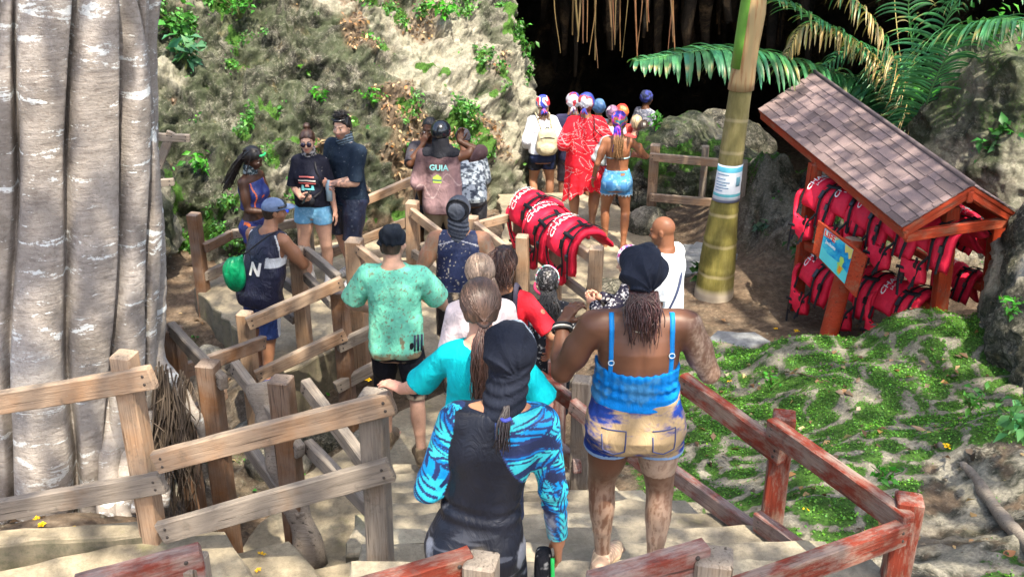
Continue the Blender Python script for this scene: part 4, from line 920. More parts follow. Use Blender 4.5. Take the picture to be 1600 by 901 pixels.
# ---------------------------------------------------------------- fronds
def frond(root, pp, n, ll, lw, base, seed, droop=.9, side=(0, 0, 1), dead=False, both=(1, 1), rr0=.012, name='frond', fwd=.5):
    rr = np.random.default_rng(seed); pts = bez(pp, n*2+1); o_ = A_(root.location) if root else A_((0, 0, 0))
    st = tube_mesh(pts-o_, np.linspace(rr0, .003, len(pts)), 6); V = list(st[0]); F = list(st[1]); C = [base*1.5+A_((.05, .03, 0))]*len(V)
    tan = np.gradient(pts, axis=0)
    for k in range(3, len(pts)-1):
        d, s_, t_ = frame(tan[k]); u = k/len(pts)
        L = ll*(math.sin(math.pi*min(1, u*.86+.13))**.6)*(.85+.3*rr.random())
        for sg in (-1, 1):
            if rr.random() > both[0 if sg < 0 else 1]: continue
            cx_ = colvar(1, base, .22, .12, rr)[0]
            if dead and rr.random() < .6: cx_ = colvar(1, A_((.40, .30, .13)), .25, .1, rr)[0]
            dir_ = d*(fwd+rr.normal(0, .08))+s_*sg*.85+t_*(.25+rr.normal(0, .1)); dir_ /= np.linalg.norm(dir_)
            p0 = pts[k]; b0 = len(V); m = 8; g_ = A_((0, 0, -1.))
            wv = np.cross(dir_, t_); wv /= np.linalg.norm(wv); cur = p0.copy(); dd = dir_.copy()
            for j in range(m+1):
                w = lw*(.35+.65*math.sin(math.pi*min(1, (j+.6)/(m+.3)))**.8)*(1 if j < m else .05)
                fold = np.cross(dd, wv)
                V += [cur-wv*w/2-o_, cur+fold*w*.18-o_, cur+wv*w/2-o_]; sh = .9+.25*rr.random()
                tip = cx_ if j < m-2 or rr.random() > .18 else cx_*.3+A_((.35, .25, .08))*.7
                C += [tip*sh]*3
                dd = dd+g_*droop*(.08+.20*j/m)*(1+(.8*rr.random() if dead else 0)); dd /= np.linalg.norm(dd); cur = cur+dd*L/m
            for j in range(m):
                a = b0+j*3; F += [[a, a+1, a+4, a+3], [a+1, a+2, a+5, a+4]]
    return mesh_np(name, A_(V)-0, F, M['frond'], root, A_(C))
ar = empty('areca_palm', at(1436, 225, 12.2), 0, 'clump of arching green palm fronds behind the shelter roof', 'palm')
FG = A_((.035, .145, .045)); FB = A_((.05, .19, .07)); a0 = at(1436, 225, 12.2)
stems = [(at(1430, 225, 12.2), at(1380, 60, 12.4)), ]
frond(ar, [a0, at(1395, 150, 13.0), at(1310, 118, 13.2), at(1210, 84, 12.8), at(1110, 78, 12.2), at(990, 96, 11.9)], 50, .82, .055, FB, 1, 1.5, fwd=.40)
frond(ar, [a0, at(1405, 130, 12.8), at(1340, 70, 13.0), at(1240, 10, 12.8), at(1140, -40, 12.4)], 34, .55, .038, FB, 2, .9)
frond(ar, [a0, at(1408, 120, 12.4), at(1370, 40, 12.5), at(1300, -30, 12.5), at(1230, -50, 12.4)], 30, .55, .030, FG, 3, 1.3, dead=True)
frond(ar, [a0, at(1392, 120, 12.7), at(1330, 60, 12.8), at(1260, 40, 12.7), at(1225, 95, 12.6)], 28, .42, .026, A_((.20, .20, .06)), 4, 1.6, dead=True)
frond(ar, [a0, at(1420, 130, 12.9), at(1395, 90, 13.2), at(1330, 75, 13.3), at(1270, 120, 13.2)], 26, .42, .028, FG, 5, 1.3)
frond(ar, [a0, at(1455, 140, 11.8), at(1500, 60, 11.4), at(1560, 30, 11.0), at(1640, 45, 10.6)], 34, .62, .036, FB, 6, 1.35)
frond(ar, [a0, at(1450, 120, 12.3), at(1490, 10, 12.2), at(1550, -30, 12.0), at(1640, -10, 11.6)], 32, .60, .034, FB, 7, 1.0)
frond(ar, [a0, at(1430, 110, 12.6), at(1420, 0, 12.7), at(1450, -90, 12.7)], 22, .45, .03, FG, 8, .9)
frond(ar, [a0, at(1398, 150, 12.9), at(1350, 120, 13.1), at(1300, 130, 13.1)], 18, .34, .026, FG, 9, 1.3)
frond(ar, [a0, at(1415, 150, 12.9), at(1400, 30, 13.2), at(1395, -60, 13.4)], 10, .4, .02, A_((.3, .25, .1)), 10, 1.5, dead=True, both=(.5, .5))
frond(ar, [at(1500, 40, 12.6), at(1560, 90, 12.4), at(1590, 150, 12.3), at(1600, 230, 12.2)], 22, .45, .03, FG, 12, 1.2)
pf = empty('palm_fronds', (0, 0, 0))
bpy.data.objects.remove(pf)
frond(palm, [A_((2.62, 10.72, 7.0)), A_((3.4, 9.6, 7.6)), A_((4.2, 8.2, 6.9))], 26, .6, .045, FB, 20, .9)
frond(palm, [A_((2.62, 10.72, 7.0)), A_((1.6, 9.5, 7.7)), A_((.6, 8.3, 7.0))], 26, .6, .045, FB, 21, .9)
frond(palm, [A_((2.62, 10.72, 7.0)), A_((2.4, 12, 7.7)), A_((2.0, 13.5, 7.0))], 26, .6, .045, FB, 22, .9)
frond(palm, [A_((2.62, 10.72, 7.0)), A_((4.1, 11.4, 7.7)), A_((5.4, 12, 7.0))], 26, .6, .045, FB, 23, .9)
# ---------------------------------------------------------------- hanging roots at the cave mouth
rr = np.random.default_rng(12)
for i in range(46):
    x0 = 840+rr.random()*420; Y = 20+rr.random()*6; top = at(x0, -160, Y); top[2] = 6.2; low = at(x0+rr.normal(0, 6), rr.uniform(5, 130), Y); V, F = tube_mesh(bez([top, (top+low)/2+rr.normal(0, .1, 3), low], 14), np.linspace(.30, .05, 14)*(.5+rr.random()), 9); V = V+(ridge(V*2, 3, 8)-.5)[:, None]*.25
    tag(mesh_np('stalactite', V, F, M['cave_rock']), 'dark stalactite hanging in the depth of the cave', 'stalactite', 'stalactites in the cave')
bunches = [(918, 105, 5, 'thick pair of roots hanging left of centre over the dark cave'), (898, 70, 3, 'short root strands at the left of the hanging curtain'), (955, 75, 4, 'fine root strands in the middle of the hanging curtain'), (985, 88, 4, 'pale root bundle right of the middle of the curtain'), (1015, 60, 3, 'short root tuft right of the pale bundle'), (1052, 95, 5, 'rightmost root bundle with orange tips near the palm frond'), (880, 95, 1, 'lone darker root at the left end of the curtain'), (802, 70, 2, 'single thin root hanging beside the cliff corner')]
for (px, py, n, lab) in bunches:
    mb_ = MB()
    for i in range(n):
        x0 = px+rr.normal(0, 6); Y = 17.3+rr.normal(0, .25); top = at(x0, -240, Y); top[2] = 5.9; low = at(px+rr.normal(0, 7), py*(.55+.5*rr.random()), Y)
        mid = (top+low)/2+rr.normal(0, .06, 3); q3 = low*.8+top*.2+rr.normal(0, .06, 3)
        V, F = tube_mesh(bez([top, mid, q3, low], 26), np.linspace(.028, .009, 26)*(.5+.9*rr.random()), 5, cap=False); mb_.add(V, F, (0.20+.10*rr.random(), .125+.05*rr.random(), .075))
    o = mb_.build('hanging_roots', M['leaf'], None, True, True); tag(o, lab, 'roots', 'roots hanging at the cave mouth')
print('plants', time.time()-T0)
# ================================================================ text as mesh
def text_uv(txt, size=1.0, bold=0.0):
    """glyph outlines of a line of text as flat mesh data, centred, height about size; long edges are split so the text can bend"""
    import bmesh
    cu = bpy.data.curves.new('tmp', 'FONT'); cu.body = txt; cu.size = size; cu.align_x = 'CENTER'; cu.align_y = 'CENTER'; cu.offset = bold*size; cu.resolution_u = 2; cu.fill_mode = 'FRONT'
    ob = bpy.data.objects.new('tmp', cu); COL.objects.link(ob); dg = bpy.context.evaluated_depsgraph_get(); me = bpy.data.meshes.new_from_object(ob.evaluated_get(dg))
    bpy.data.objects.remove(ob); bm = bmesh.new(); bm.from_mesh(me)
    bmesh.ops.triangulate(bm, faces=bm.faces[:])
    for _ in range(3):
        es = [e for e in bm.edges if e.calc_length() > size*.22]
        if not es: break
        bmesh.ops.subdivide_edges(bm, edges=es, cuts=1); bmesh.ops.triangulate(bm, faces=bm.faces[:])
    V = A_([v.co[:] for v in bm.verts]); F = [[v.index for v in f.verts] for f in bm.faces]; bm.free(); bpy.data.meshes.remove(me); bpy.data.curves.remove(cu)
    return V, F

# ================================================================ life jackets
def jacketmat():
    t = NT('jacket_red', .62); v = t.mapping(); n = t.noise(v, 9, 5, .6); w = t.noise(t.mapping(scale=(1, 1, 1)), 420, 2, .5)
    c = t.ramp(n, [(.3, A_((.60, .012, .04))), (.55, A_((.78, .016, .055))), (.75, A_((.85, .03, .07)))])
    c = t.mix(t.ramp(t.noise(v, 14, 8, .8), [(.62, 0.), (.72, .25)]), c, A_((.4, .2, .15)))
    M['jacket_red'] = t.done(c, t.bump(n, .7, .02, t.bump(w, .3, .0015)))
jacketmat(); flat('webbing', (.012, .012, .016), .6, .4, 500); flat('buckle', (.01, .01, .012), .3, spec=.5); flat('print_white', (.78, .76, .76), .6, var=.05)
def smap(x, s, off, r=.165, flare=.10, sag=0.0, seed=0):
    """x along the rail, s across it (arc length), off outwards: returns a point with the rail top at the origin"""
    a = 1.12; sa = r*a
    rr_ = r+off
    if abs(s) <= sa: th_ = s/r; y = rr_*math.sin(th_); z_ = rr_*math.cos(th_)-r
    else:
        sg = 1 if s > 0 else -1; e = abs(s)-sa; th_ = a
        y = rr_*math.sin(th_)+e*math.cos(th_)*(.9); z_ = rr_*math.cos(th_)-r-e*math.sin(th_); y *= sg
    bul = .010*math.sin(x*13+seed)*math.sin(s*11+seed*2)
    z_ += .022*math.sin(x*9+seed*3)*math.cos(s*5+seed)+.008*math.sin(x*31+s*17+seed)
    y += bul
    return (x, y, z_)
def sheet(fn, outline, th_, n=18, edge=.022, puff=.012, seams=()):
    """padded panel: grid over an outline given as x -> (smin, smax)"""
    x0, x1, lo_, hi_ = outline; V = []; F = []; m = n
    for layer in (1, 0):
        for i in range(n+1):
            u = i/n; x = x0+(x1-x0)*u
            for j in range(m+1):
                w = j/m; s_ = lo_(u)+(hi_(u)-lo_(u))*w
                d = min(u, 1-u)*(x1-x0); d2 = min(w, 1-w)*abs(hi_(u)-lo_(u)); e = min(1, min(d, d2)/edge)
                k = (math.sin(e*math.pi/2))**.7
                pf_ = puff*min(1, min(d, d2)/.08)
                for sx_ in seams: pf_ -= .010*math.exp(-((x-sx_)/.012)**2)
                off = .01+(th_*.5+pf_)*k if layer else .01-th_*.35*k
                V.append(fn(x, s_, off+.02))
    q = (n+1)*(m+1)
    for i in range(n):
        for j in range(m):
            a = i*(m+1)+j; F.append([a, a+1, a+m+2, a+m+1]); F.append([q+a, q+a+m+1, q+a+m+2, q+a+1])
    rim = [i*(m+1) for i in range(n+1)]+[n*(m+1)+j for j in range(1, m+1)]+[i*(m+1)+m for i in range(n-1, -1, -1)]+[j for j in range(m-1, 0, -1)]
    for i in range(len(rim)):
        a, b_ = rim[i], rim[(i+1) % len(rim)]; F.append([a, b_, q+b_, q+a])
    return V, F
def ribbon(fn, pts, w, off, th_=.004, n=26):
    """webbing strap following (x, s) points on the jacket"""
    c = bez([(p[0], p[1], 0) for p in pts], n); tan = np.gradient(c, axis=0); V = []; F = []
    for k in range(n):
        d = tan[k]/np.linalg.norm(tan[k]); q = A_((-d[1], d[0]))
        for (a, o_) in ((-.5, 0), (.5, 0), (.5, th_), (-.5, th_)):
            V.append(fn(c[k, 0]+q[0]*w*a, c[k, 1]+q[1]*w*a, off+o_))
    for k in range(n-1):
        for i in range(4): F.append([k*4+i, k*4+(i+1) % 4, (k+1)*4+(i+1) % 4, (k+1)*4+i])
    return V, F
TXT_A = text_uv('LIFE JACKETS', .042, .016); TXT_B = text_uv('CHAMO', .066, .018); TXT_C = text_uv('JACKETS', .036, .012)
def make_jacket(seed=0, style=0):
    root = empty('life_jacket')
    fn = lambda x, s, o_: smap(x, s, o_, seed=seed)
    rd_ = M['jacket_red']; mbp = MB()
    V, F = sheet(fn, (0, .23, lambda u: -.22-.06*u, lambda u: .17+.06*u), .062, seams=(.225,)); mesh_np('back_panel', A_(V), F, rd_, root)
    V, F = sheet(fn, (.235, .46, lambda u: -.42+.03*u, lambda u: .30-.05*u), .066, seams=(.36,)); mesh_np('waist_panel', A_(V), F, rd_, root)
    # front flap hanging on the viewer side below an arm opening
    fl = lambda x, s, o_: smap(x+.03*math.sin(s*9), s, o_+.02, seed=seed+1)
    V, F = sheet(fl, (-.02, .24, lambda u: -.56+.10*abs(u-.5), lambda u: -.32-.03*math.sin(u*3.1)), .075); mesh_np('front_panel', A_(V), F, rd_, root)
    V, F = sheet(fl, (-.045, .015, lambda u: -.40, lambda u: -.10), .04, n=10); mesh_np('shoulder_strap', A_(V), F, rd_, root)
    V, F = sheet(fn, (.02, .26, lambda u: .22, lambda u: .52), .055); mesh_np('front_panel', A_(V), F, rd_, root)
    for (pp, w, o_) in [([(.30, -.41), (.305, -.2), (.31, 0), (.30, .29)], .026, .088), ([(.40, -.41), (.403, -.2), (.405, 0), (.40, .29)], .026, .088), ([(.27, -.06), (.35, -.055), (.44, -.06)], .026, .094), ([(.25, .07), (.35, .07), (.44, .075)], .026, .094),
                        ([(.18, -.33), (.17, -.45), (.18, -.57)], .026, .092), ([(.06, -.33), (.07, -.45), (.06, -.57)], .026, .092), ([(-.02, -.42), (.12, -.43), (.25, -.42)], .026, .098), ([(.30, -.29), (.22, -.40), (.16, -.60)], .024, .10), ([(.02, -.2), (.00, -.5), (.015, -.70)], .026, .07)]:
        V, F = ribbon(fn, pp, w, o_); mesh_np('strap', A_(V), F, M['webbing'], root)
    for (x, s_) in ((.175, -.40), (.065, -.50), (.30, -.13), (.40, -.20)):
        V = []; 
        for (a, b_, c_) in [(-1, -1, 0), (1, -1, 0), (1, 1, 0), (-1, 1, 0), (-.8, -.8, 1), (.8, -.8, 1), (.8, .8, 1), (-.8, .8, 1)]:
            V.append(fn(x+a*.020, s_+b_*.032, .090+c_*.018))
        mesh_np('buckle', A_(V), BOXF, M['buckle'], root, smooth=False)
    def put(T_, x0, s0, arc, nm):
        V, F = T_; out = []
        for (u, v, _) in V:
            s_ = s0+u; x = x0-v+arc*(u*u)          # letters stand with their tops towards the neck
            out.append(fn(x, s_, .090))
        return mesh_np(nm, A_(out), F, M['print_white'], root, smooth=False)
    if style == 0: put(TXT_A, .055, .0, 1.3, 'lettering'); put(TXT_B, .12, .0, 1.1, 'lettering')
    else: put(TXT_B, .07, .0, 1.1, 'lettering'); put(TXT_C, .13, .0, 1.1, 'lettering')
    return root
def copy_tree(o, parent=None):
    c = o.copy(); COL.objects.link(c); c.parent = parent
    for ch in list(o.children):
        if ch.name in bpy.data.objects: copy_tree(ch, c)
    return c
def children_of(o): return [x for x in COL.objects if x.parent == o]
def copy_tree(o, parent=None):
    kids = KIDS.setdefault(o.name, children_of(o)); c = o.copy(); COL.objects.link(c); c.parent = parent
    for ch in kids: copy_tree(ch, c)
    return c
KIDS = {}
jk0, jk1 = make_jacket(.3, 0), make_jacket(1.7, 1)
used_ = [False, False]
def jacket(pos, direction, label, group, style, roll=0, tilt=0, small=False):
    src = (jk0, jk1)[style]
    if not used_[style]: o = src; used_[style] = True; KIDS[src.name] = children_of(src)
    else: o = copy_tree(src)
    d, s_, t_ = frame(direction); y = -s_
    m = Matrix(((d[0], y[0], t_[0], pos[0]), (d[1], y[1], t_[1], pos[1]), (d[2], y[2], t_[2], pos[2]), (0, 0, 0, 1))) @ Matrix.Rotation(roll, 4, 'X') @ Matrix.Rotation(tilt, 4, 'Z')
    o.matrix_basis = m @ Matrix.Diagonal((1.0, 1.03, 1.10, 1) if 'path' in group else ((1.0, .62, .9, 1) if small else (1.06, 1.10, 1.06, 1))); return tag(o, label, 'life jacket', group)
d_ = JB-JA
for i, (f_, lab, ro, ti) in enumerate([(-.02, 'red life jacket farthest up the path rail, nearest the cave', .52, .16), (.27, 'middle of the three red life jackets on the path rail', .42, -.06), (.55, 'red life jacket nearest the camera at the end post of the path rail', .48, .10)]):
    jacket(JA+d_*f_+A_((0, 0, .065+.012*i)), d_, lab, 'life jackets on the path rail', 0, ro, ti)
# ================================================================ shelter with shingled roof
ze, zr = 1.72, 2.07
e1, e2 = P(1185, 172, ze), P(1410, 357, ze); r1, r2 = P(1272, 113, zr), P(1520, 290, zr)
w1_, w2_ = 2*r1-e1, 2*r2-e2; w1_[2] = ze; w2_ = P(1588, 332, ze); w1_ = w2_+(e1-e2)
KC = (e1+e2+w1_+w2_)/4
kb = A_((KC[0], KC[1], .08))
kio = empty('shelter', kb, 0, 'small open shelter of red timber under a purple-brown shingle roof', 'shelter')
def shingles():
    t = NT('shingle', .95); a = t.attr(); v = t.mapping(); g_ = t.noise(v, 260, 3, .7); n = t.noise(v, 5, 6, .7)
    c = t.mix(1.0, a, t.ramp(g_, [(.3, .55), (.5, 1.), (.7, 1.5)]), 'MULTIPLY'); c = t.mix(t.ramp(n, [(.45, 0.), (.75, .5)]), c, A_((.15, .12, .12)))
    M['shingle'] = t.done(c, t.bump(g_, .5, .003))
shingles()
def roofside(E1, E2, R1, R2, mb_, seed):
    rr = np.random.default_rng(seed); rows = 8; nrm = np.cross(E2-E1, R1-E1); nrm /= np.linalg.norm(nrm); nrm *= np.sign(nrm[2]); L = np.linalg.norm(E2-E1)
    for r_ in range(rows):
        v0, v1 = r_/rows, min(1, (r_+1.25)/rows); u = -rr.random()*.06
        while u < 1:
            w = (.10+.17*rr.random())/L*1.3; a, b_ = max(0, u), min(1, u+w-.0015)
            if b_ > a+.002:
                dn = (rr.random() < .5)*.25/rows
                q = lambda uu, vv, h: (E1+(E2-E1)*uu)*(1-vv)+(R1+(R2-R1)*uu)*vv+nrm*h
                lo_v = v0-(dn if r_ > 0 else 0); base_h = .006*(r_ % 2)*0
                pts = [q(a, lo_v, .010), q(b_, lo_v, .010), q(b_, v1, .002), q(a, v1, .002), q(a, lo_v, .014+.003*rr.random()), q(b_, lo_v, .014+.003*rr.random()), q(b_, v1, .006), q(a, v1, .006)]
                c = A_((.20, .145, .14))*math.exp(rr.normal(0, .10)); c = c if rr.random() > .2 else c*.7
                mb_.add(A_(pts)-kb, BOXF, c)
            u += w
mbr = MB(); roofside(e1, e2, r1, r2, mbr, 1); roofside(w1_, w2_, r1, r2, mbr, 2)
roof = mbr.build('roof', M['shingle'], kio, False, True)
# deck boards below the shingles and the ridge cap
def deck(a, b, c, d):
    n_ = np.cross(b-a, d-a); n_ /= np.linalg.norm(n_); n_ *= np.sign(n_[2]); q = [a, b, c, d]; return A_([p_-n_*.034 for p_ in q]+[p_-n_*.006 for p_ in q])
mbd = MB()
def bil(a, b, c, d, u, v): return (a*(1-u)+b*u)*(1-v)+(d*(1-u)+c*u)*v
for (a, b, c, d) in ((e1, e2, r2, r1), (w1_, w2_, r2, r1)):
    for i in range(12):
        q = [bil(a, b, c, d, (i+du)/12, dv) for du, dv in ((0, 0), (1, 0), (1, 1), (0, 1))]; mbd.add(deck(*q)-kb, BOXF)
mbd.build('roof_deck', M['wood_kiosk'], kio)
V, F = tube_mesh([r1-kb+A_((0, 0, .012)), r2-kb+A_((0, 0, .012))], .022, 8); mesh_np('ridge_cap', V, F, flat('ridgecap', (.13, .10, .10), .9), kio)
K = 'wood_kiosk'
def kp(a, b, w, h, nm='beam'): return plank(nm, A_(a)-kb, A_(b)-kb, w, h, K, kio)
dn = A_((0, 0, -.065)); ax = (e2-e1)/np.linalg.norm(e2-e1); cr = (w2_-e2)/np.linalg.norm(w2_-e2)
kp(e1+dn+cr*.05, e2+dn+cr*.05, .035, .085, 'fascia'); kp(w1_+dn-cr*.05, w2_+dn-cr*.05, .035, .085, 'fascia')
kp(r1+A_((0, 0, -.10)), r2+A_((0, 0, -.10)), .05, .10, 'ridge_beam')
f0 = A_((2.97, 10.36, .05)); f0t = A_((3.03, 10.42, 1.62)); f1t = at(1487, 320, 8.78); f1b = at(1466, 500, 8.86); f1b[2] = .35
g1t = at(1560, 345, 9.05); g1b = at(1546, 470, 9.2); g1b[2] = .4; g0b = A_((3.95, 10.9, .1)); g0t = A_((3.95, 10.9, 1.62))
for a, b_ in ((f0, f0t), (f1b, f1t), (g1b, g1t), (g0b, g0t)): kp(a, b_, .12, .12, 'post')
kp(e2+cr*.06+dn*1.4-ax*.03, w2_-cr*.06+dn*1.4-ax*.03, .05, .09, 'tie_beam')
for q in (e2+cr*.03, ): kp(e2+A_((0, 0, -.05))+cr*.02-ax*.04, r2+A_((0, 0, -.06))-ax*.04, .05, .10, 'rafter'); kp(w2_+A_((0, 0, -.05))-cr*.02-ax*.04, r2+A_((0, 0, -.06))-ax*.04, .05, .10, 'rafter')
kp(f0t, f1t, .06, .09); kp(g0t, g1t, .06, .09)
h0, h1 = f0t*.84+f0*.16, f1t*.82+f1b*.18
l0, l1 = f0t*.36+f0*.64, f1t*.28+f1b*.72
k0, k1 = g0t*.84+g0b*.16, g1t*.82+g1b*.18; m0, m1 = g0t*.4+g0b*.6, g1t*.35+g1b*.65
for a, b_ in ((h0, h1), (l0, l1), (k0, k1), (m0, m1)): kp(a, b_, .05, .07, 'hanging_rail')
kp(A_((3.0, 10.33, .78)), at(1300, 400, 9.95), .05, .09, 'brace')
n_up = 5
labs = ['farthest red life jacket in the upper row of the shelter', 'second red life jacket from the far end of the upper row in the shelter', 'third red life jacket from the far end of the upper row in the shelter', 'fourth red life jacket from the far end, above the leaning sign', 'nearest red life jacket of the upper row, beside the front post']
for i in range(5):
    f_ = .03+i*.205; jacket(h0*(1-f_)+h1*f_+A_((0, 0, .05)), h1-h0, labs[i], 'life jackets in the shelter', 1, RNG.normal(.2, .06), RNG.normal(0, .06))
labs = ['lower row life jacket hanging behind the sign post', 'lower row life jacket just right of the sign post', 'lower row life jacket at the foot of the front post']
for i in range(3):
    f_ = .10+i*.28; jacket(l0*(1-f_)+l1*f_+A_((0, 0, .05)), l1-l0, labs[i], 'life jackets in the shelter', 1, RNG.normal(.2, .06), RNG.normal(0, .06))
for i, (f_, lab) in enumerate([(.20, 'life jacket deep in the shelter on the far rail'), (.46, 'middle life jacket on the far rail of the shelter'), (.70, 'life jacket hanging between the two front posts of the shelter')]):
    jacket(k0*(1-f_)+k1*f_+A_((0, 0, .05)), k1-k0, lab, 'life jackets in the shelter', 1, RNG.normal(0, .06), 0, True)
jacket(m0*.35+m1*.65+A_((0, 0, .05)), m1-m0, 'lowest life jacket at the right end of the shelter', 'life jackets in the shelter', 1, .05, .1, True)
# ================================================================ leaning sign on its round post
sb, st_ = at(1288, 520, 9.15), at(1334, 374, 9.35); sb[2] = -.02
sg = empty('sign', sb, 0, 'blue picture sign on a red board fixed to a leaning round post', 'sign')
V, F = tube_mesh(bez([(0, 0, 0), (st_-sb)*.5, (st_-sb)], 10), .085, 20); mesh_np('post', V, F, M['wood_kiosk'], sg)
V, F = tube_mesh([(st_-sb), (st_-sb)*1.004+A_((0, 0, .004))], [.083, .07], 20); mesh_np('post_end', V, F, M['wood_pale'], sg)
c0, c1, c2, c3 = at(1271, 392, 9.28), at(1339, 464, 8.98), at(1357, 400, 8.98), at(1280, 343, 9.28)
bn = np.cross(c1-c0, c3-c0); bn /= np.linalg.norm(bn); bn *= -np.sign(bn[1]) 
Vb = A_([c0, c1, c2, c3, c0+bn*.03, c1+bn*.03, c2+bn*.03, c3+bn*.03])-sb
o = mesh_np('board', Vb, BOXF, M['wood_kiosk'], sg, smooth=False); bevelmod(o, .004)
def bq(u, v, h=.034): return (c0*(1-u)+c1*u)*(1-v)+(c3*(1-u)+c2*u)*v+bn*h-sb
def patch(nm, pts, h, mat): mesh_np(nm, A_([bq(u, v, h) for u, v in pts]), [list(range(len(pts)))], mat, sg, smooth=False)
U0, U1 = .16, .74
pl_ = MB(); pl_.add(A_([bq(U0, .06, .031), bq(U1, .06, .031), bq(U1, .94, .031), bq(U0, .94, .031), bq(U0, .06, .036), bq(U1, .06, .036), bq(U1, .94, .036), bq(U0, .94, .036)]), BOXF)
t = NT('sign_blue', .3); M['sign_blue'] = t.done(t.ramp(t.noise(t.mapping(), 9, 3), [(.35, A_((.01, .17, .42))), (.5, A_((.02, .32, .58))), (.65, A_((.08, .52, .62)))]))
pl_.build('sign_panel', M['sign_blue'], sg)
patch('water', [(U0, .06), (U1, .06), (U1, .34), (.55, .40), (.3, .36), (U0, .46)], .038, flat('sg_water', (.10, .55, .60), .3))
patch('sand', [(.58, .94), (.61, .74), (.67, .80), (.70, .66), (U1, .72), (U1, .94)], .039, flat('sg_sand', (.55, .48, .15), .3))
patch('sand', [(.34, .94), (.40, .86), (.46, .94)], .039, M['sg_sand'])
patch('swimmer', [(.54, .15), (.60, .12), (.63, .28), (.66, .36), (.62, .38), (.62, .46), (.64, .52), (.61, .60), (.55, .58), (.54, .50), (.56, .44), (.51, .36), (.53, .33)], .040, flat('sg_green', (.35, .55, .12), .3))
patch('swimmer_vest', [(.555, .20), (.61, .18), (.625, .34), (.565, .36)], .042, flat('sg_orange', (.75, .25, .03), .3))
def sign_text(txt, u, v, h_, mat, sq=.6):
    V, F = text_uv(txt, 1.0, .03); mesh_np('lettering', A_([bq(u+x*h_*sq, v+y*h_*1.35, .043) for x, y, _ in V]), F, mat, sg, smooth=False)
patch('title_ground', [(U0+.01, .74), (.40, .80), (.40, .93), (U0+.01, .93)], .040, flat('sg_pale', (.55, .65, .6), .4))
sign_text('LIFE', .285, .845, .17, flat('sg_red', (.75, .04, .03), .4), .75); sign_text('Jackets', .33, .64, .10, flat('sg_white', (.75, .8, .8), .4), .75)
print('kiosk', time.time()-T0)
# ================================================================ signed-distance figures
F32 = np.float32
def rc(p, a, b, ra, rb):
    a = np.asarray(a, F32); b = np.asarray(b, F32); ab = b-a; q = p-a
    t = np.clip(q@ab/max(float(ab@ab), 1e-9), 0, 1)
    return np.sqrt(((q-t[:, None]*ab)**2).sum(1))-(ra+(rb-ra)*t)
def ell(p, c, r):
    r = np.asarray(r, F32); q = p-np.asarray(c, F32); k0 = np.sqrt(((q/r)**2).sum(1)); k1 = np.sqrt(((q/(r*r))**2).sum(1))
    return k0*(k0-1)/np.maximum(k1, 1e-6)
def smin(a, b, k):
    h = np.clip(.5+.5*(b-a)/k, 0, 1); return b*(1-h)+a*h-k*h*(1-h)
def smax(a, b, k): return -smin(-a, -b, k)
def local_eval(p, c, r, fn):
    """evaluate a detailed shape only near its centre; elsewhere a plain bound is enough"""
    d = np.sqrt(((p-np.asarray(c, F32))**2).sum(1)); out = d-r*.55; m = d < r
    if m.any(): out[m] = fn(p[m])
    return out
def surfnet(D, o, h):
    s = D < 0; nx, ny, nz = D.shape
    dim = (nx-1, ny-1, nz-1); N = dim[0]*dim[1]*dim[2]; acc = np.zeros((N, 3)); cnt = np.zeros(N); quads = []
    for ax in range(3):
        sl0 = [slice(None)]*3; sl1 = [slice(None)]*3; sl0[ax] = slice(0, -1); sl1[ax] = slice(1, None)
        a, b = D[tuple(sl0)], D[tuple(sl1)]; m = (a < 0) != (b < 0)
        oth = [k for k in range(3) if k != ax]
        I = np.stack(np.nonzero(m), 1)
        ok = (I[:, oth[0]] > 0) & (I[:, oth[1]] > 0) & (I[:, oth[0]] < D.shape[oth[0]]-1) & (I[:, oth[1]] < D.shape[oth[1]]-1); I = I[ok]
        if not len(I): continue
        va = a[tuple(I.T)]; vb = b[tuple(I.T)]; t = va/(va-vb); pt = I.astype(float); pt[:, ax] += t
        cells = []
        for (d0, d1) in ((-1, -1), (0, -1), (0, 0), (-1, 0)):
            c = I.copy(); c[:, oth[0]] += d0; c[:, oth[1]] += d1
            f = (c[:, 0]*dim[1]+c[:, 1])*dim[2]+c[:, 2]; cells.append(f)
            for k in range(3): acc[:, k] += np.bincount(f, pt[:, k], N)
            cnt += np.bincount(f, minlength=N)
        q = np.stack(cells, 1); flip = (va < 0) ^ (ax == 1); q[~flip] = q[~flip][:, ::-1]
        quads.append(q)
    quads = np.vstack(quads); used = np.unique(quads); remap = np.zeros(N, np.int64); remap[used] = np.arange(len(used))
    V = acc[used]/cnt[used][:, None]*h+np.asarray(o); return V, remap[quads]
def mesh_sdf(fn, lo, hi, h, B=6):
    """evaluate only near the surface: a coarse lattice first, then the fine blocks it marks"""
    lo = np.asarray(lo, float); hi = np.asarray(hi, float); nb = np.ceil((hi-lo)/(h*B)).astype(int)
    cx = [lo[k]+(np.arange(nb[k])+.5)*h*B for k in range(3)]; C = np.stack(np.meshgrid(*cx, indexing='ij'), -1).reshape(-1, 3).astype(F32)
    dc = fn(C).reshape(nb); act = np.abs(dc) < h*B*1.15
    D = np.repeat(np.repeat(np.repeat(np.where(dc < 0, -1., 1.).astype(F32), B, 0), B, 1), B, 2)
    I = np.stack(np.nonzero(act), 1); g = np.stack(np.meshgrid(*[np.arange(B)]*3, indexing='ij'), -1).reshape(-1, 3)
    idx = (I[:, None]*B+g[None]).reshape(-1, 3); P_ = (lo+(idx+.5)*h).astype(F32)
    D[tuple(idx.T)] = fn(P_)
    return surfnet(D, lo+.5*h, h)

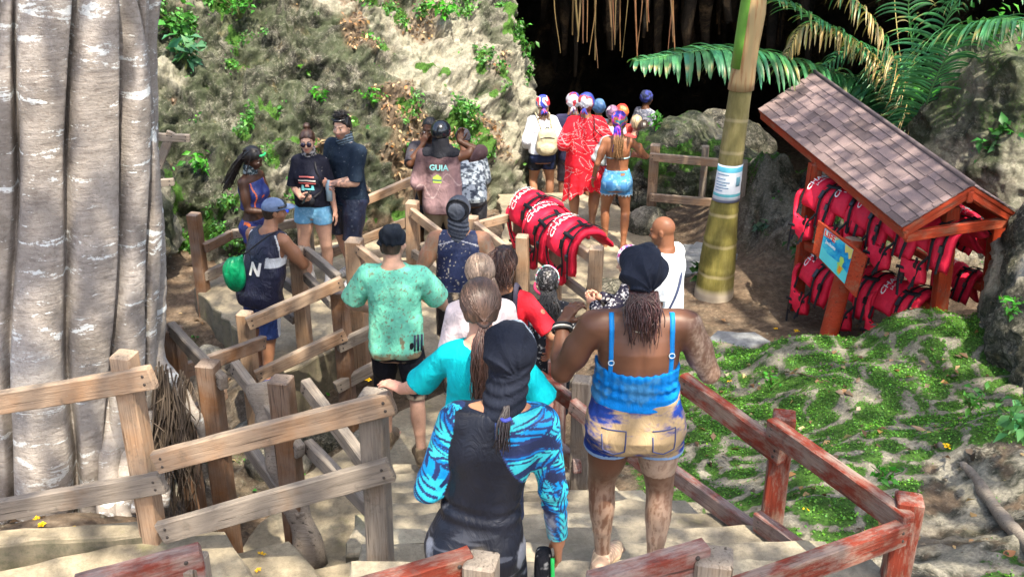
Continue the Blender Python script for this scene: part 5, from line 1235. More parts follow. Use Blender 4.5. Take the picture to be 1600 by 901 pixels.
def ik(a, b, l1, l2, hint):
    a = A_(a, float); b = A_(b, float); d = b-a; L = min(np.linalg.norm(d), (l1+l2)*.999); d = d/(np.linalg.norm(d)+1e-9); b = a+d*L
    x = (l1*l1-l2*l2+L*L)/(2*L); y = math.sqrt(max(l1*l1-x*x, 0)); h = A_(hint, float); h = h-d*(h@d); h /= np.linalg.norm(h)+1e-9
    return a+d*x+h*y, b
MALE = A_([(.78, .120, .085, 0), (.84, .158, .108, -.008), (.90, .170, .122, -.014), (.97, .166, .115, -.006), (1.05, .152, .105, .0), (1.13, .152, .105, .0), (1.22, .168, .112, .0), (1.31, .182, .118, .0), (1.37, .178, .108, -.002), (1.42, .150, .085, -.005), (1.455, .095, .062, -.01), (1.49, .058, .052, -.008)])
FEM = A_([(.78, .125, .088, 0), (.83, .166, .112, -.012), (.89, .178, .125, -.018), (.95, .170, .115, -.008), (1.02, .146, .100, .0), (1.09, .130, .092, .002), (1.17, .138, .098, .004), (1.25, .150, .108, .006), (1.31, .152, .108, .002), (1.37, .150, .092, -.003), (1.42, .128, .072, -.006), (1.455, .078, .055, -.01), (1.49, .050, .047, -.008)])
class Fig:
    """joint positions and the distance functions built on them; the figure faces +Y and stands on z = 0, 1.75 m tall before scaling"""
    def __init__(s, fem=False, w=1.0, arms=(None, None), elb=(None, None), feet=(None, None), lean=(0, 0), head=(0, 0, 0), belly=0, hands=(.35, .35), hdir=(None, None), hnorm=(None, None), twist=0, kneef=(.3, .3), build=1.0, legs=1.0, sw=None):
        s.T = (FEM if fem else MALE).copy(); s.fem = fem; s.w = w; s.b = build; s.lg = legs
        zz = s.T[:, 0]; s.T[:, 1] *= 1+(w-1)*np.interp(zz, [.8, 1.1, 1.35, 1.46], [1.0, 1.15, .75, .15]); s.T[:, 2] *= 1+(w-1)*np.interp(zz, [.8, 1.1, 1.35, 1.46], [1.1, 1.3, .9, .1])
        s.belly = belly; s.lean = lean
        sw = (.158 if fem else .185)*(1+(w-1)*.42) if sw is None else sw; L = s.lx
        s.sh = [L((-sw, -.006, 1.405)), L((sw, -.006, 1.405))]
        s.l1, s.l2 = .29, .25; s.el = []; s.wr = []
        for k, sg in enumerate((-1, 1)):
            tgt = arms[k] if arms[k] is not None else (sg*(.27+.12*(w-1)), .05, .90)
            h = elb[k] if elb[k] is not None else (sg*.25, -1, -.2)
            e, wr = ik(s.sh[k], tgt, s.l1, s.l2, h); s.el.append(e); s.wr.append(wr)
        s.hip = [A_((-.088*(1+(w-1)*.7), -.005, .90)), A_((.088*(1+(w-1)*.7), -.005, .90))]; s.kn = []; s.an = []
        for k, sg in enumerate((-1, 1)):
            f = feet[k] if feet[k] is not None else (sg*.11, -.02, .0)
            kk, an = ik(s.hip[k], (f[0], f[1]-.03, f[2]+.085), .415, .415, (sg*.12, kneef[k], 0)); s.kn.append(kk); s.an.append(an)
        s.fd = []
        for k, sg in enumerate((-1, 1)):
            f = feet[k]; ang = f[3] if f is not None and len(f) > 3 else sg*.18; s.fd.append(A_((math.sin(ang), math.cos(ang), 0)))
        s.hc = A_(L((0, .022, 1.635))); yaw, pitch, roll = head
        cy, sy = math.cos(yaw), math.sin(yaw); cp, sp = math.cos(pitch), math.sin(pitch); cr_, sr = math.cos(roll), math.sin(roll)
        Rz = A_([[cy, -sy, 0], [sy, cy, 0], [0, 0, 1]]); Rx = A_([[1, 0, 0], [0, cp, -sp], [0, sp, cp]]); Ry = A_([[cr_, 0, sr], [0, 1, 0], [-sr, 0, cr_]])
        s.HR = Rz@Rx@Ry; s.hc = s.hc+s.HR@A_((0, .0, 0))+A_((0, .03*max(0, -sp)*2, 0)); s.hands = hands; s.hdir = hdir; s.hnorm = hnorm
        s.nb = A_(L((0, -.012, 1.46)))
    def lx(s, p):      # lean: shear of everything above the pelvis
        p = A_(p, float); t = max(0, (p[2]-.92))/.55; return A_((p[0]+s.lean[0]*t, p[1]+s.lean[1]*t, p[2]-.5*(s.lean[0]**2+s.lean[1]**2)*t))
    def unlean(s, p):
        t = np.maximum(0, (p[:, 2]-.92))/.55; q = p.copy(); q[:, 0] -= s.lean[0]*t; q[:, 1] -= s.lean[1]*t; q[:, 2] += .5*(s.lean[0]**2+s.lean[1]**2)*t; return q
    def torso(s, p, off=0, z0=None, z1=None, loose=0):
        q = s.unlean(p) if s.lean != (0, 0) else p; z = q[:, 2]; T = s.T
        w = np.interp(z, T[:, 0], T[:, 1]).astype(F32)+off; d = np.interp(z, T[:, 0], T[:, 2]).astype(F32)+off; c = np.interp(z, T[:, 0], T[:, 3]).astype(F32)
        if loose: 
            wl = np.maximum(w, loose*T[7 if not s.fem else 2, 1]+off*0); f = np.clip((1.30-z)/.2, 0, 1); w = w*(1-f)+wl*f; d = np.maximum(d, d*(1-f)+(.118*loose*(1+(s.w-1)*1.1)+off)*f)
        x = q[:, 0]; y = q[:, 1]-c; e = 2.35; k = ((np.abs(x)/w)**e+(np.abs(y)/d)**e)**(1/e); D = (k-1)*np.minimum(w, d)*.96
        if s.fem:
            for sg in (-1, 1): D = smin(D, ell(q, (sg*.068*(1+(s.w-1)*.7), .082+.05*(s.w-1), 1.255), (.062+off+.03*(s.w-1), .058+off+.03*(s.w-1), .062+off)), .035)
        for sg in (-1, 1): D = smin(D, ell(q, (sg*.076*(1+(s.w-1)*.6), -.075-.03*(s.w-1), .865), (.082*(1+(s.w-1)*.6)+off, .070*(1+(s.w-1)*.6)+off, .088+off)), .03)
        if s.belly: D = smin(D, ell(q, (0, .06, 1.06), (.15*s.w, .10+s.belly, .14)), .06)
        # spine groove and shoulder blades
        if True:
            D = D+(.006 if off < .006 else .0)*np.exp(-(x/.018)**2)*(y < 0)*np.clip((z-.98)/.1, 0, 1)*np.clip((1.38-z)/.08, 0, 1)
            for sg in (-1, 1): D = smin(D, ell(q, (sg*.085, -.062-.03*(s.w-1), 1.315), (.05+off, .032+off, .07+off)), .03)
        D = smin(D, rc(p, s.sh[0]*.75+s.nb*.25, s.sh[1]*.75+s.nb*.25, .052*s.b+off, .052*s.b+off), .05)
        zb = .77 if z0 is None else z0; zt = 1.5 if z1 is None else z1
        D = smax(D, zb-z, .012); return smax(D, z-zt, .012)
    def armsd(s, p, k, off=0, upto=1.0, loose=0):
        m = s.b*(.86 if s.fem else 1.0)*(1+(s.w-1)*.55); sh, el, wr = s.sh[k], s.el[k], s.wr[k]
        if upto < 1.0:      # sleeve cut across the arm; 0.5 is the elbow
            if upto <= .5: e2 = sh+(el-sh)*upto*2; ax = (el-sh)
            else: e2 = el+(wr-el)*(upto-.5)*2; ax = wr-el
            ax = ax/np.linalg.norm(ax)
            D = rc(p, sh, el, .060*m+off, .046*m+off+loose)
            if upto > .5: D = smin(D, rc(p, el, wr, .045*m+off, .030*m+off+loose), .02)
            return smax(D, ((p-e2.astype(F32))@ax.astype(F32)), .008)
        D = rc(p, sh, el, .057*m+off, .041*m+off)
        mid = sh*.45+el*.55; D = smin(D, ell(p, mid, (.048*m+off, .050*m+off, .085)), .03)
        fo = el*.72+wr*.28; D = smin(D, rc(p, el, fo, .040*m+off, .043*m+off), .015); return smin(D, rc(p, fo, wr, .043*m+off, .0265*(1+.3*(s.w-1))+off), .015)
    def legsd(s, p, k, off=0, z0=None, flare=0, z1=9):
        m = s.lg*(1+(s.w-1)*.75); h, kn, an = s.hip[k], s.kn[k], s.an[k]
        D = rc(p, h-A_((0, 0, .03)), kn, .092*m+off, .055*m+off+flare*.7)
        D = smin(D, ell(p, h*.6+kn*.4, (.078*m+off, .082*m+off, .17)), .03)
        back = A_((0, -.018, 0)); cf = kn*.70+an*.30+back
        D = smin(D, rc(p, kn, an, .050*m+off+flare, .034*(1+.35*(s.w-1))+off+flare), .02); D = smin(D, rc(p, kn*.9+an*.1+back*.5, cf*.55+an*.45, .046*m+off+flare, .034*m+off+flare), .03); D = smin(D, ell(p, cf, (.048*m+off, .050*m+off, .11)), .03)
        if z0 is not None: D = smax(D, z0-p[:, 2], .006)
        return D
    def foot(s, p, k, off=0, toes=True):
        an = s.an[k]; f = s.fd[k]; b = A_((an[0], an[1], an[2]-.085)); sd = A_((f[1], -f[0], 0)); D = rc(p, b-f*.035+A_((0, 0, .034)), b+f*.09+A_((0, 0, .030)), .034+off, .033+off)
        D = smin(D, rc(p, an, b+f*.11+A_((0, 0, .026)), .036+off, .024+off), .03); D = smin(D, rc(p, b+f*.10+sd*.02+A_((0, 0, .022)), b+f*.13-sd*.02+A_((0, 0, .020)), .024+off, .022+off), .02)
        if toes:
            for i in range(5):
                u = (i-2)*.0165*(1 if k == 0 else -1); L = (.185, .178, .168, .155, .142)[4-i]
                D = smin(D, rc(p, b+f*.125+sd*u+A_((0, 0, .015)), b+f*(L-.01)+sd*u*1.1+A_((0, 0, .011)), .0115, .0095+(.002 if i == 4 else 0)), .006)
        else: D = smin(D, rc(p, b+f*.10+A_((0, 0, .024)), b+f*.165+A_((0, 0, .020)), .034+off, .026+off), .02)
        return smax(D, (b[2]+.0)-p[:, 2], .004)
    def handf(s, k):
        wr = s.wr[k]; f = s.hdir[k]; f = A_(f, float) if f is not None else wr-s.el[k]; f = f/np.linalg.norm(f); sg = (-1, 1)[k]
        n = A_(s.hnorm[k], float) if s.hnorm[k] is not None else A_((-sg*1., .0, .0)); n = n-f*(n@f); n /= np.linalg.norm(n)+1e-9; t = np.cross(n, f)*sg      # t: towards the thumb
        if (np.cross(f, n)@A_((0, 0, 1.)))*0: pass
        return wr, f, n, -t
    def hand(s, p, k, fat=0):
        wr, f, n, t = s.handf(k); c = s.hands[k]; D = None; m = .92 if s.fem else 1.0
        for i, (u, L, sp) in enumerate([(.027, .088, .10), (.009, .094, .03), (-.009, .090, -.04), (-.026, .080, -.12)]):
            kb_ = wr+f*L*.92*m+t*u*m-n*.002; q = rc(p, wr+f*.008+t*u*.55*m, kb_, .0145+fat, .0125+fat); D = q if D is None else smin(D, q, .012)
            a = kb_; ln = [(.042, .026, .021), (.046, .029, .022), (.043, .028, .022), (.034, .021, .019)][i]; ang = c*.55+.05*i*c; rr_ = .0088+fat*.5
            for j in range(3):
                dd = (f*math.cos(ang)+n*math.sin(ang))+t*sp*(1-c*.5); dd /= np.linalg.norm(dd); b_ = a+dd*ln[j]*m
                D = smin(D, rc(p, a, b_, rr_, rr_-.0007), .004); a = b_; ang += c*(1.15 if j == 0 else .9); rr_ -= .0006
        a = wr+f*.022*m+t*.020*m+n*.004; d1 = f*.62+t*.72+n*.30*(.4+c); d1 /= np.linalg.norm(d1); b_ = a+d1*.042*m; D = smin(D, rc(p, a, b_, .0150+fat, .0115+fat*.5), .012)
        d2 = f*.85+t*.30+n*.35*(.3+c); d2 /= np.linalg.norm(d2); c_ = b_+d2*.034*m; D = smin(D, rc(p, b_, c_, .0108+fat*.5, .0095), .005); e_ = c_+(d2*.9+f*.2)*.024; return smin(D, rc(p, c_, e_, .0095, .0078), .005)
    def hl(s, p): return (p-s.hc.astype(F32))@s.HR.astype(F32)
    def headsd(s, p, ears=True):
        q = s.hl(p); m = .96 if s.fem else 1.0
        D = ell(q, (0, -.014, .030), (.074*m, .093*m, .088)); D = smin(D, ell(q, (0, .028, -.030), (.060*m, .066, .078)), .03); D = smin(D, ell(q, (0, .052, -.088), (.028, .026, .022)), .03)
        D = smin(D, ell(q, (0, -.0, -.055), (.052*m, .055, .045)), .03)
        D = smin(D, rc(q, (-.03, .082, .020), (.03, .082, .020), .010, .010), .018)          # brow
        for sg in (-1, 1):
            D = smax(D, -ell(q, (sg*.031, .098, .002), (.019, .014, .013)), .014); D = smin(D, ell(q, (sg*.031, .079, .001), (.0125, .0115, .0115)), .004)   # sockets and eyeballs
            D = smin(D, ell(q, (sg*.040, .062, -.028), (.024, .024, .02)), .02)
        D = smin(D, rc(q, (0, .088, .010), (0, .106, -.030), .008, .0125), .012)
        for sg in (-1, 1): D = smin(D, ell(q, (sg*.011, .098, -.034), (.0085, .009, .0075)), .007)
        D = smin(D, ell(q, (0, .091, -.056), (.023, .010, .0055)), .006); D = smin(D, ell(q, (0, .089, -.067), (.020, .010, .006)), .006)
        D = smax(D, -ell(q, (0, .100, -.0615), (.022, .006, .0016)), .003)
        if ears:
            for sg in (-1, 1):
                e = ell(q, (sg*.077*m, -.012, -.002), (.010, .019, .031)); e = smax(e, -ell(q, (sg*.088*m, -.006, .002), (.009, .010, .019)), .005); D = smin(D, e, .006)
        return D
    def neck(s, p, off=0):
        top = s.hc+s.HR@A_((0, -.022, -.045)); r_ = (.050 if s.fem else .060)*(1+(s.w-1)*.3)
        return rc(p, s.nb-A_((0, 0, .03)), top, r_+.008+off, r_+off)
    def body(s, p, feet=True, ears=True):
        D = s.torso(p)
        for k in (0, 1):
            wr, hf = s.wr[k], s.handf(k)[1]; D = smin(D, s.armsd(p, k), .028); D = smin(D, local_eval(p, wr+hf*.08, .17, lambda q: s.hand(q, k)), .010); D = smin(D, s.legsd(p, k), .022)
            if feet: D = smin(D, local_eval(p, s.an[k]+s.fd[k]*.05, .24, lambda q: s.foot(q, k)), .018)
        D = smin(D, s.neck(p), .035); return smin(D, local_eval(p, s.hc, .24, lambda q: s.headsd(q, ears)), .014)
    def bounds(s, pad=.08):
        P_ = A_([s.hc, *s.wr, *s.el, *s.sh, *s.an, *s.kn]+[s.wr[k]+s.handf(k)[1]*.18 for k in (0, 1)]+[s.an[k]+s.fd[k]*.2 for k in (0, 1)]+[(-.2*s.w, -.15*s.w, .9), (.2*s.w, .15*s.w, .9), s.hc+A_((0, 0, .13)), s.hc+A_((.1, .13, 0)), s.hc-A_((.1, .13, 0))]); lo, hi = P_.min(0)-pad, P_.max(0)+pad; lo[2] = min(-.01, lo[2]+.07); return lo, hi

def skinmat():
    t = NT('skin', .48); v = t.mapping(); a = t.attr(); n = t.noise(v, 9, 5, .6); f = t.noise(v, 70, 5, .7)
    c = t.mix(1.0, a, t.ramp(n, [(.3, A_((.88, .85, .82))), (.7, A_((1.12, 1.08, 1.05)))]), 'MULTIPLY'); c = t.mix(t.ramp(f, [(.3, .18), (.5, 0.)]), c, A_((.12, .04, .02)))
    t.b.inputs['Subsurface Weight'].default_value = .06; t.b.inputs['Subsurface Radius'].default_value = (.02, .008, .004); t.b.inputs['Subsurface Scale'].default_value = .3
    t.b.inputs['Specular IOR Level'].default_value = .4; M['skin'] = t.done(c, t.bump(f, .12, .002))
skinmat()
def clothmat(name, rough=.85, weave=700, wr=.5, spec=.2, sheen=.0):
    t = NT(name, rough); v = t.mapping(); a = t.attr(); n = t.noise(v, 11, 5, .6, .8); f = t.noise(v, weave, 2, .5); w2 = t.noise(t.mapping(scale=(1, 1, .55)), 13, 4, .55, 1.6)
    c = t.mix(1.0, a, t.ramp(n, [(.3, .86), (.7, 1.12)]), 'MULTIPLY'); t.b.inputs['Specular IOR Level'].default_value = spec
    if sheen: t.b.inputs['Sheen Weight'].default_value = sheen
    M[name] = t.done(c, t.bump(w2, wr, .03, t.bump(f, .25, .001)))
clothmat('cloth', wr=.55); clothmat('denim', .9, 500, .35); clothmat('wetsuit', .5, 900, .35, .35); clothmat('satin', .38, 900, .6, .5); clothmat('rubber', .6, 300, .1, .4)
def hairmat():
    t = NT('hair', .42); a = t.attr(); t.b.inputs['Specular IOR Level'].default_value = .55; v = t.mapping(scale=(1, 1, .12)); f = t.noise(v, 160, 3, .6)
    c = t.mix(1.0, a, t.ramp(f, [(.3, .6), (.7, 1.35)]), 'MULTIPLY'); M['hair'] = t.done(c, t.bump(f, .4, .002))
hairmat()
SK = dict(dark=A_((.085, .036, .018)), deep=A_((.06, .027, .015)), brown=A_((.17, .078, .040)), tan=A_((.33, .165, .095)), fair=A_((.56, .34, .25)), pink=A_((.58, .32, .24)))
MUD = A_((.30, .235, .17))
def mudmask(p, seed=0, th=.55, sc=9): return sstep(th, th+.05, fbm(p*A_((sc, sc, sc*.6))+seed, 4, 200+seed))

class Person:
    def __init__(s, label, loc, rot, h, fig, skin='tan', vox=.0085, group=None, mud=0, feet=True, ears=True, skincol=None, beard=0, tattoo=None, toenail=None, lips=None):
        s.f = fig; s.k = h/1.75; s.vox = vox; s.root = empty('person', loc, rot, label, 'person', group); s.root.scale = (1, 1, 1)
        sc = SK[skin] if isinstance(skin, str) else skin; s.skin = sc
        V, F = mesh_sdf(lambda p: fig.body(p, feet, ears), *fig.bounds(), vox); q = fig.hl(V.astype(F32))
        c = np.tile(sc, (len(V), 1)); dark = sc.mean() < .12
        hd = np.linalg.norm(q, axis=1) < .16
        lip = hd & (np.abs(q[:, 0]) < .021) & (q[:, 2] < -.051) & (q[:, 2] > -.073) & (q[:, 1] > .085); c[lip] = sc*A_((.95, .55, .6)) if not dark else sc*A_((1.3, .9, 1.0))
        for sg in (-1, 1):
            ex, ez = q[:, 0]-sg*.031, q[:, 2]-.001; eye = hd & (q[:, 1] > .07) & ((ex/.0125)**2+(ez/.0060)**2 < 1); c[eye] = (.6, .58, .55); ir = eye & (ex**2+ez**2 < .0052**2); c[ir] = (.02, .012, .01)
            lid = hd & (q[:, 1] > .07) & ((ex/.015)**2+(ez/.0085)**2 < 1) & ~eye; c[lid] = sc*.35
            br = hd & (q[:, 1] > .06) & (np.abs(ex) < .019) & (np.abs(q[:, 2]-.021-.004*(1-(ex/.019)**2)) < .0038); c[br] = (.02, .012, .008)
        if beard:
            bm_ = hd & (q[:, 2] < -.035) & (q[:, 1] > -.02) & ~lip & (q[:, 2] > -.12); c[bm_] = c[bm_]*(1-beard)+A_((.02, .014, .01))*beard
        # warmer hands, elbows
        for k in (0, 1):
            d = np.linalg.norm(V-(fig.wr[k]), axis=1); m_ = sstep(.18, .06, d)[:, None]; c = c*(1-m_*.25)+c*A_((1.15, .85, .8))*m_*.25 if not dark else c
        if tattoo is not None: c = tattoo(V, c)
        if mud:
            mk = np.clip(sstep(.62, .72, ridge(V*A_((30, 30, 16)), 4, 62))*.6+sstep(.48, .68, fbm(V*A_((14, 14, 10)), 5, 63, .7))*.7*mud, 0, 1)*np.clip((1.5-V[:, 2])/.1, 0, 1); c = c*(1-mk[:, None]*.8)+MUD*mk[:, None]*.8
        s.body = mesh_np('body', V*s.k, F, M['skin'], s.root, c)
    def part(s, name, fn, lo, hi, col, mat='cloth', vox=None, wr=0, wrf=9, parent=None, wrz=1.0):
        g = fn
        if wr:
            def g(p): return fn(p)+wr*(fbm(p*A_((wrf, wrf, wrf*wrz)).astype(F32)+3, 3, 300)-.5)*2
        V, F = mesh_sdf(g, lo, hi, vox or s.vox); c = col(V) if callable(col) else np.tile(A_(col), (len(V), 1))
        return mesh_np(name, V*s.k, F, M[mat], parent or s.root, c)
    # ---- garments
    def shirt(s, col, hem=.86, sleeve=.42, off=.016, loose=1.0, neckz=1.462, mat='cloth', wr=.010, name='shirt', vneck=0, sl_loose=.012, tank=False, vox=None, top=None):
        f = s.f; lo, hi = f.bounds()
        def fn(p):
            D = f.torso(p, off, hem, top or 1.49, loose)
            if sleeve > 0 and not tank:
                for k in (0, 1): D = smin(D, f.armsd(p, k, off*.9, sleeve, sl_loose), .02)
            if tank:
                for k in (0, 1):
                    c = f.sh[k]*1.0; out = (f.sh[k]-f.sh[1-k]); out = out/np.linalg.norm(out); D = smax(D, -rc(p, c+out*.022+A_((0, 0, .14)), c+out*.010-A_((0, 0, .10)), .070, .066), .012)
            nc = f.nb.astype(F32)+A_((0, 0, .055), F32); D = smax(D, -(rc(p, nc-A_((0, 0, .03 if not tank else .05)), nc+A_((0, -.01, .1)), .072 if not tank else .088, .10)), .01)
            return D
        lo = lo.copy(); lo[2] = hem-.04; hi = hi.copy(); hi[2] = 1.58
        return s.part(name, fn, lo, hi, col, mat, vox, wr, 8, wrz=.55)
    def lower(s, col, waist=1.02, hem=.58, off=.014, flare=.01, mat='cloth', wr=.007, name='shorts', vox=None):
        f = s.f; lo, hi = f.bounds(); lo = lo.copy(); lo[2] = hem-.04; hi = hi.copy(); hi[2] = waist+.04
        def fn(p):
            D = f.torso(p, off*.8, .80, waist)
            for k in (0, 1): D = smin(D, f.legsd(p, k, off, None, flare), .02)
            return smax(smax(D, hem-p[:, 2], .006), p[:, 2]-waist, .006)
        return s.part(name, fn, lo, hi, col, mat, vox, wr, 9, wrz=.7)
    def shoes(s, col, sole=(.5, .48, .45), high=.05, name='shoe', soleh=.022):
        for k in (0, 1):
            f = s.f; an = f.an[k]; b = an-A_((0, 0, .085)); d = f.fd[k]
            def fn(p):
                D = smin(f.foot(p, k, .010, False), rc(p, an-A_((0, 0, .03)), an+A_((0, 0, high-.05)), .048, .043), .02); D = smin(D, smax(rc(p, b-d*.035+A_((0, 0, .02)), b+d*.155+A_((0, 0, .018)), .046, .044), p[:, 2]-(b[2]+soleh), .004), .004)
                return smax(smax(D, b[2]-.012-p[:, 2], .004), p[:, 2]-(an[2]+high-.03), .006)
            cc = lambda V: np.where((V[:, 2] < b[2]+soleh)[:, None], A_(sole), (col(V) if callable(col) else A_(col))*(1+.5*(np.sin(V[:, 1]*260)[:, None] > .7)*(V[:, 2] > b[2]+.05)[:, None]))
            s.part(name, fn, b-.14+A_((0, 0, .12)), b+A_((.14, .24, .24)) if abs(d[0]) < .6 else b+.24, cc, 'cloth', min(s.vox, .008))
    def flipflops(s, col, strap=None):
        for k in (0, 1):
            f = s.f; b = f.an[k]-A_((0, 0, .085)); d = f.fd[k]; sd = A_((d[1], -d[0], 0)); n = 22; out = []
            for i in range(n):
                a = 6.283*i/n; u = math.cos(a); v = math.sin(a); out.append(b+d*(.058+.128*u)+sd*v*(.043+.008*u))
            V, F = prism([(q[0], q[1]) for q in out], b[2]-.014, b[2]+.004)
            o = mesh_np('sandal', V*s.k, F, flat('sandal%.2f' % col[0], col, .7), s.root, smooth=False)
            for sg in (-1, 1):
                V, F = tube_mesh(bez([b+d*.125+A_((0, 0, .012)), b+d*.10+sd*sg*.03+A_((0, 0, .05)), b+d*.04+sd*sg*.046+A_((0, 0, .01))], 8), .005, 6); mesh_np('strap', V*s.k, F, flat('sandals%.2f' % (strap or col)[0], strap or col, .6), o)
    # ---- head
    def hq(s, p): return s.f.hl(p)
    def hair_cap(s, col, size=.012, line=.035, back=-.07, name='hair', rough=0, wr=.004, bun=None, vox=None, length=None):
        f = s.f
        def fn(p):
            q = f.hl(p); D = ell(q, (0, -.018, .034), (.076+size, .094+size, .089+size)); D = smin(D, ell(q, (0, -.045, -.02), (.066+size, .056+size, .07)), .02)
            D = smax(D, (q[:, 1]-.045)*.75-(q[:, 2]-line)*.65, .008); D = smax(D, back-q[:, 2]+np.clip(q[:, 1]+.04, 0, 1)*.8, .008)
            if bun is not None: D = smin(D, ell(q, bun[0], bun[1]), .008)
            return D+wr*np.sin(q[:, 0]*160+q[:, 2]*60+3*np.sin(q[:, 1]*40))*.4
        c0 = s.f.hc; A = .17; cc = (lambda V: A_(col)*np.exp((fbm(V*A_((60, 60, 14)), 2, 5)-.5)*1.2)[:, None]) if not callable(col) else col
        return s.part(name, fn, c0-A, c0+A+A_((0, 0, .06)), cc, 'hair', vox or min(s.vox, .006), rough, 30)
    def strands(s, starts, ends, n, col, r=.004, mid=None, jit=.012, seed=1, name='hair_strands', parent=None, taper=.35, wave=.0, seg=12, sides=5):
        """bundle of locks; start/end/mid are in head space"""
        rr = np.random.default_rng(seed); mb = MB(); HR, hc = s.f.HR, s.f.hc
        for i in range(n):
            u = rr.random(); a = A_(starts(u, rr)); e = A_(ends(u, rr)); m = A_(mid(u, rr)) if mid else (a+e)/2
            pts = bez([a, m, e], seg); w = np.linspace(0, 1, seg)[:, None]; ph = rr.random(3)*6; pts = pts+rr.normal(0, jit, (1, 3))*w+wave*np.sin(w*rr.uniform(8, 14)+ph)*w**.5
            W_ = (HR@pts.T).T+hc; rad = r*(.7+.6*rr.random())*np.linspace(1, taper, seg); V, F = tube_mesh(W_*s.k, rad*s.k, sides); c = A_(col)*math.exp(rr.normal(0, .3)); mb.add(V, F, c)
        return mb.build(name, M['hair'], parent or s.root, True, True)
    def scalp_hair(s, col, n=420, gather=(0, -.115, .0), r=.0035, seed=1, parent=None, top=.124, lift=.004, part=0):
        """combed locks lying over the skull towards a gather point"""
        rr = np.random.default_rng(seed); mb = MB(); HR, hc = s.f.HR, s.f.hc; g = A_(gather)
        C0 = A_((0, -.016, .032)); Rr = A_((.091, .109, .103))
        for i in range(n):
            a = rr.uniform(-2.75, 2.75); el_ = rr.uniform(-.35, 1.35)
            d = A_((math.sin(a)*math.cos(el_), math.cos(a)*math.cos(el_), math.sin(el_)))
            if d[1] > .55 and d[2] < .55: continue
            p0 = C0+d*Rr; gd = g-C0; gd_ = (gd/Rr); gd_ /= np.linalg.norm(gd_); pts = []
            for t in np.linspace(0, 1, 9):
                q = d*(1-t)+gd_*t; q /= np.linalg.norm(q); rad = 1+lift*10*math.sin(t*3.1)*.4+rr.normal(0, .004); x = C0+q*Rr*rad; pts.append(x*(1-t**4)+g*t**4)
            W_ = (HR@A_(pts).T).T+hc; V, F = tube_mesh(W_*s.k, r*s.k*(.7+.6*rr.random()), 4, cap=False); mb.add(V, F, A_(col)*math.exp(rr.normal(0, .28)))
        return mb.build('hair_locks', M['hair'], parent or s.root, True, True)
    def wrap(s, col, size=.018, top=.05, low=-.03, tail=0, name='head_wrap', mat='cloth', folds=.006, band=None, puff=(0, -.05, .06), neckg=False, tilt=.35, fold_freq=42, vox=None):
        """cloth tied over the head: covers crown down to brow and nape"""
        f = s.f; pc = A_(puff)
        def fn(p):
            q = f.hl(p); D = ell(q, (0, -.016, .036), (.080+size, .098+size, .094+size)); D = smin(D, ell(q, pc, (.055+size, .055+size, .05+size)), .04)
            D = smax(D, (low-q[:, 2])+(q[:, 1]*tilt), .008)
            ang = np.arctan2(q[:, 0], -(q[:, 1]+.02)); r_ = np.hypot(q[:, 0], q[:, 2]-.02)
            pv = np.arctan2(q[:, 0]-.035, q[:, 2]+.045+.35*(q[:, 1]+.1)); D = D+folds*1.15*(np.abs(np.sin(pv*5.2+q[:, 1]*14+np.sin(q[:, 2]*25)*.7))-.5)*np.clip((.07-q[:, 1])/.06, .15, 1)
            D = D+.6*folds*(np.sin(q[:, 2]*fold_freq*2.4+np.sin(ang*2)*2.2+q[:, 0]*12)*.55+np.sin(q[:, 2]*fold_freq+ang*3)*.45)*np.clip((.12-q[:, 1])/.1, .3, 1)
            if neckg: D = smin(D, smax(f.neck(p, .022), -f.neck(p, .006)*0-9, .01)+.003*np.sin(p[:, 2]*140+np.sin(p[:, 0]*20)*2), .02)
            return D
        c0 = f.hc; cc = col if callable(col) else (lambda V: np.tile(A_(col), (len(V), 1)))
        return s.part(name, fn, c0-A_((.17, .18, .24)), c0+A_((.17, .18, .2)), cc, mat, vox or min(s.vox, .006))
    def tubepart(s, name, pts, rad, mat, parent=None, n=10, head=False, squash=1.0):
        pts = A_(pts, float)
        if head: pts = (s.f.HR@pts.T).T+s.f.hc
        V, F = tube_mesh(bez(pts, 4*len(pts)) if len(pts) > 2 else pts, rad, n, squash=squash) if np.ndim(rad) == 0 else tube_mesh(bez(pts, len(rad)), rad, n, squash=squash)
        return mesh_np(name, V*s.k, F, mat, parent or s.root)
    def collar_tail(s, col, seed=0, vox=None):      # neck gaiter
        f = s.f; c = (f.nb+f.hc)/2
        return s.part('neck_gaiter', lambda p: smax(f.neck(p, .020)+.004*np.sin(p[:, 2]*120+p[:, 0]*30), np.abs(p[:, 2]-c[2]+.03)-.055, .01), c-.15, c+.15, col, 'cloth', vox or s.vox)
def project_text(person, txt, size, cx_, cz_, side=-1, mat='print_white', on=None, arc=0, name='lettering', bold=.02, angle=0, stretch=1.0):
    """lettering printed onto a garment: each glyph vertex is dropped onto the cloth along Y"""
    from mathutils.bvhtree import BVHTree
    me = on.data; co = np.empty(len(me.vertices)*3); me.vertices.foreach_get('co', co); co = co.reshape(-1, 3)
    bvh = BVHTree.FromPolygons([Vector(v) for v in co], [tuple(p_.vertices) for p_ in me.polygons])
    V, F = text_uv(txt, size, bold); out = []; bad = set(); ca, sa = math.cos(angle), math.sin(angle)
    for i, (u, v, _) in enumerate(V):
        u, v = u*stretch*ca-v*sa, u*stretch*sa+v*ca
        x = (u if side < 0 else -u)+cx_; z_ = cz_+v+arc*u*u; h = bvh.ray_cast(Vector((x*person.k, side*.6, z_*person.k)), Vector((0, -side, 0)))
        if h[0] is None: bad.add(i); out.append((0, 0, 0)); continue
        p_ = h[0]+h[1]*0+Vector((0, side*.003, 0)); out.append(p_)
    F = [f_ for f_ in F if not any(i in bad for i in f_)]
    return mesh_np(name, A_([tuple(o_) for o_ in out]), F, M[mat], on, smooth=False)
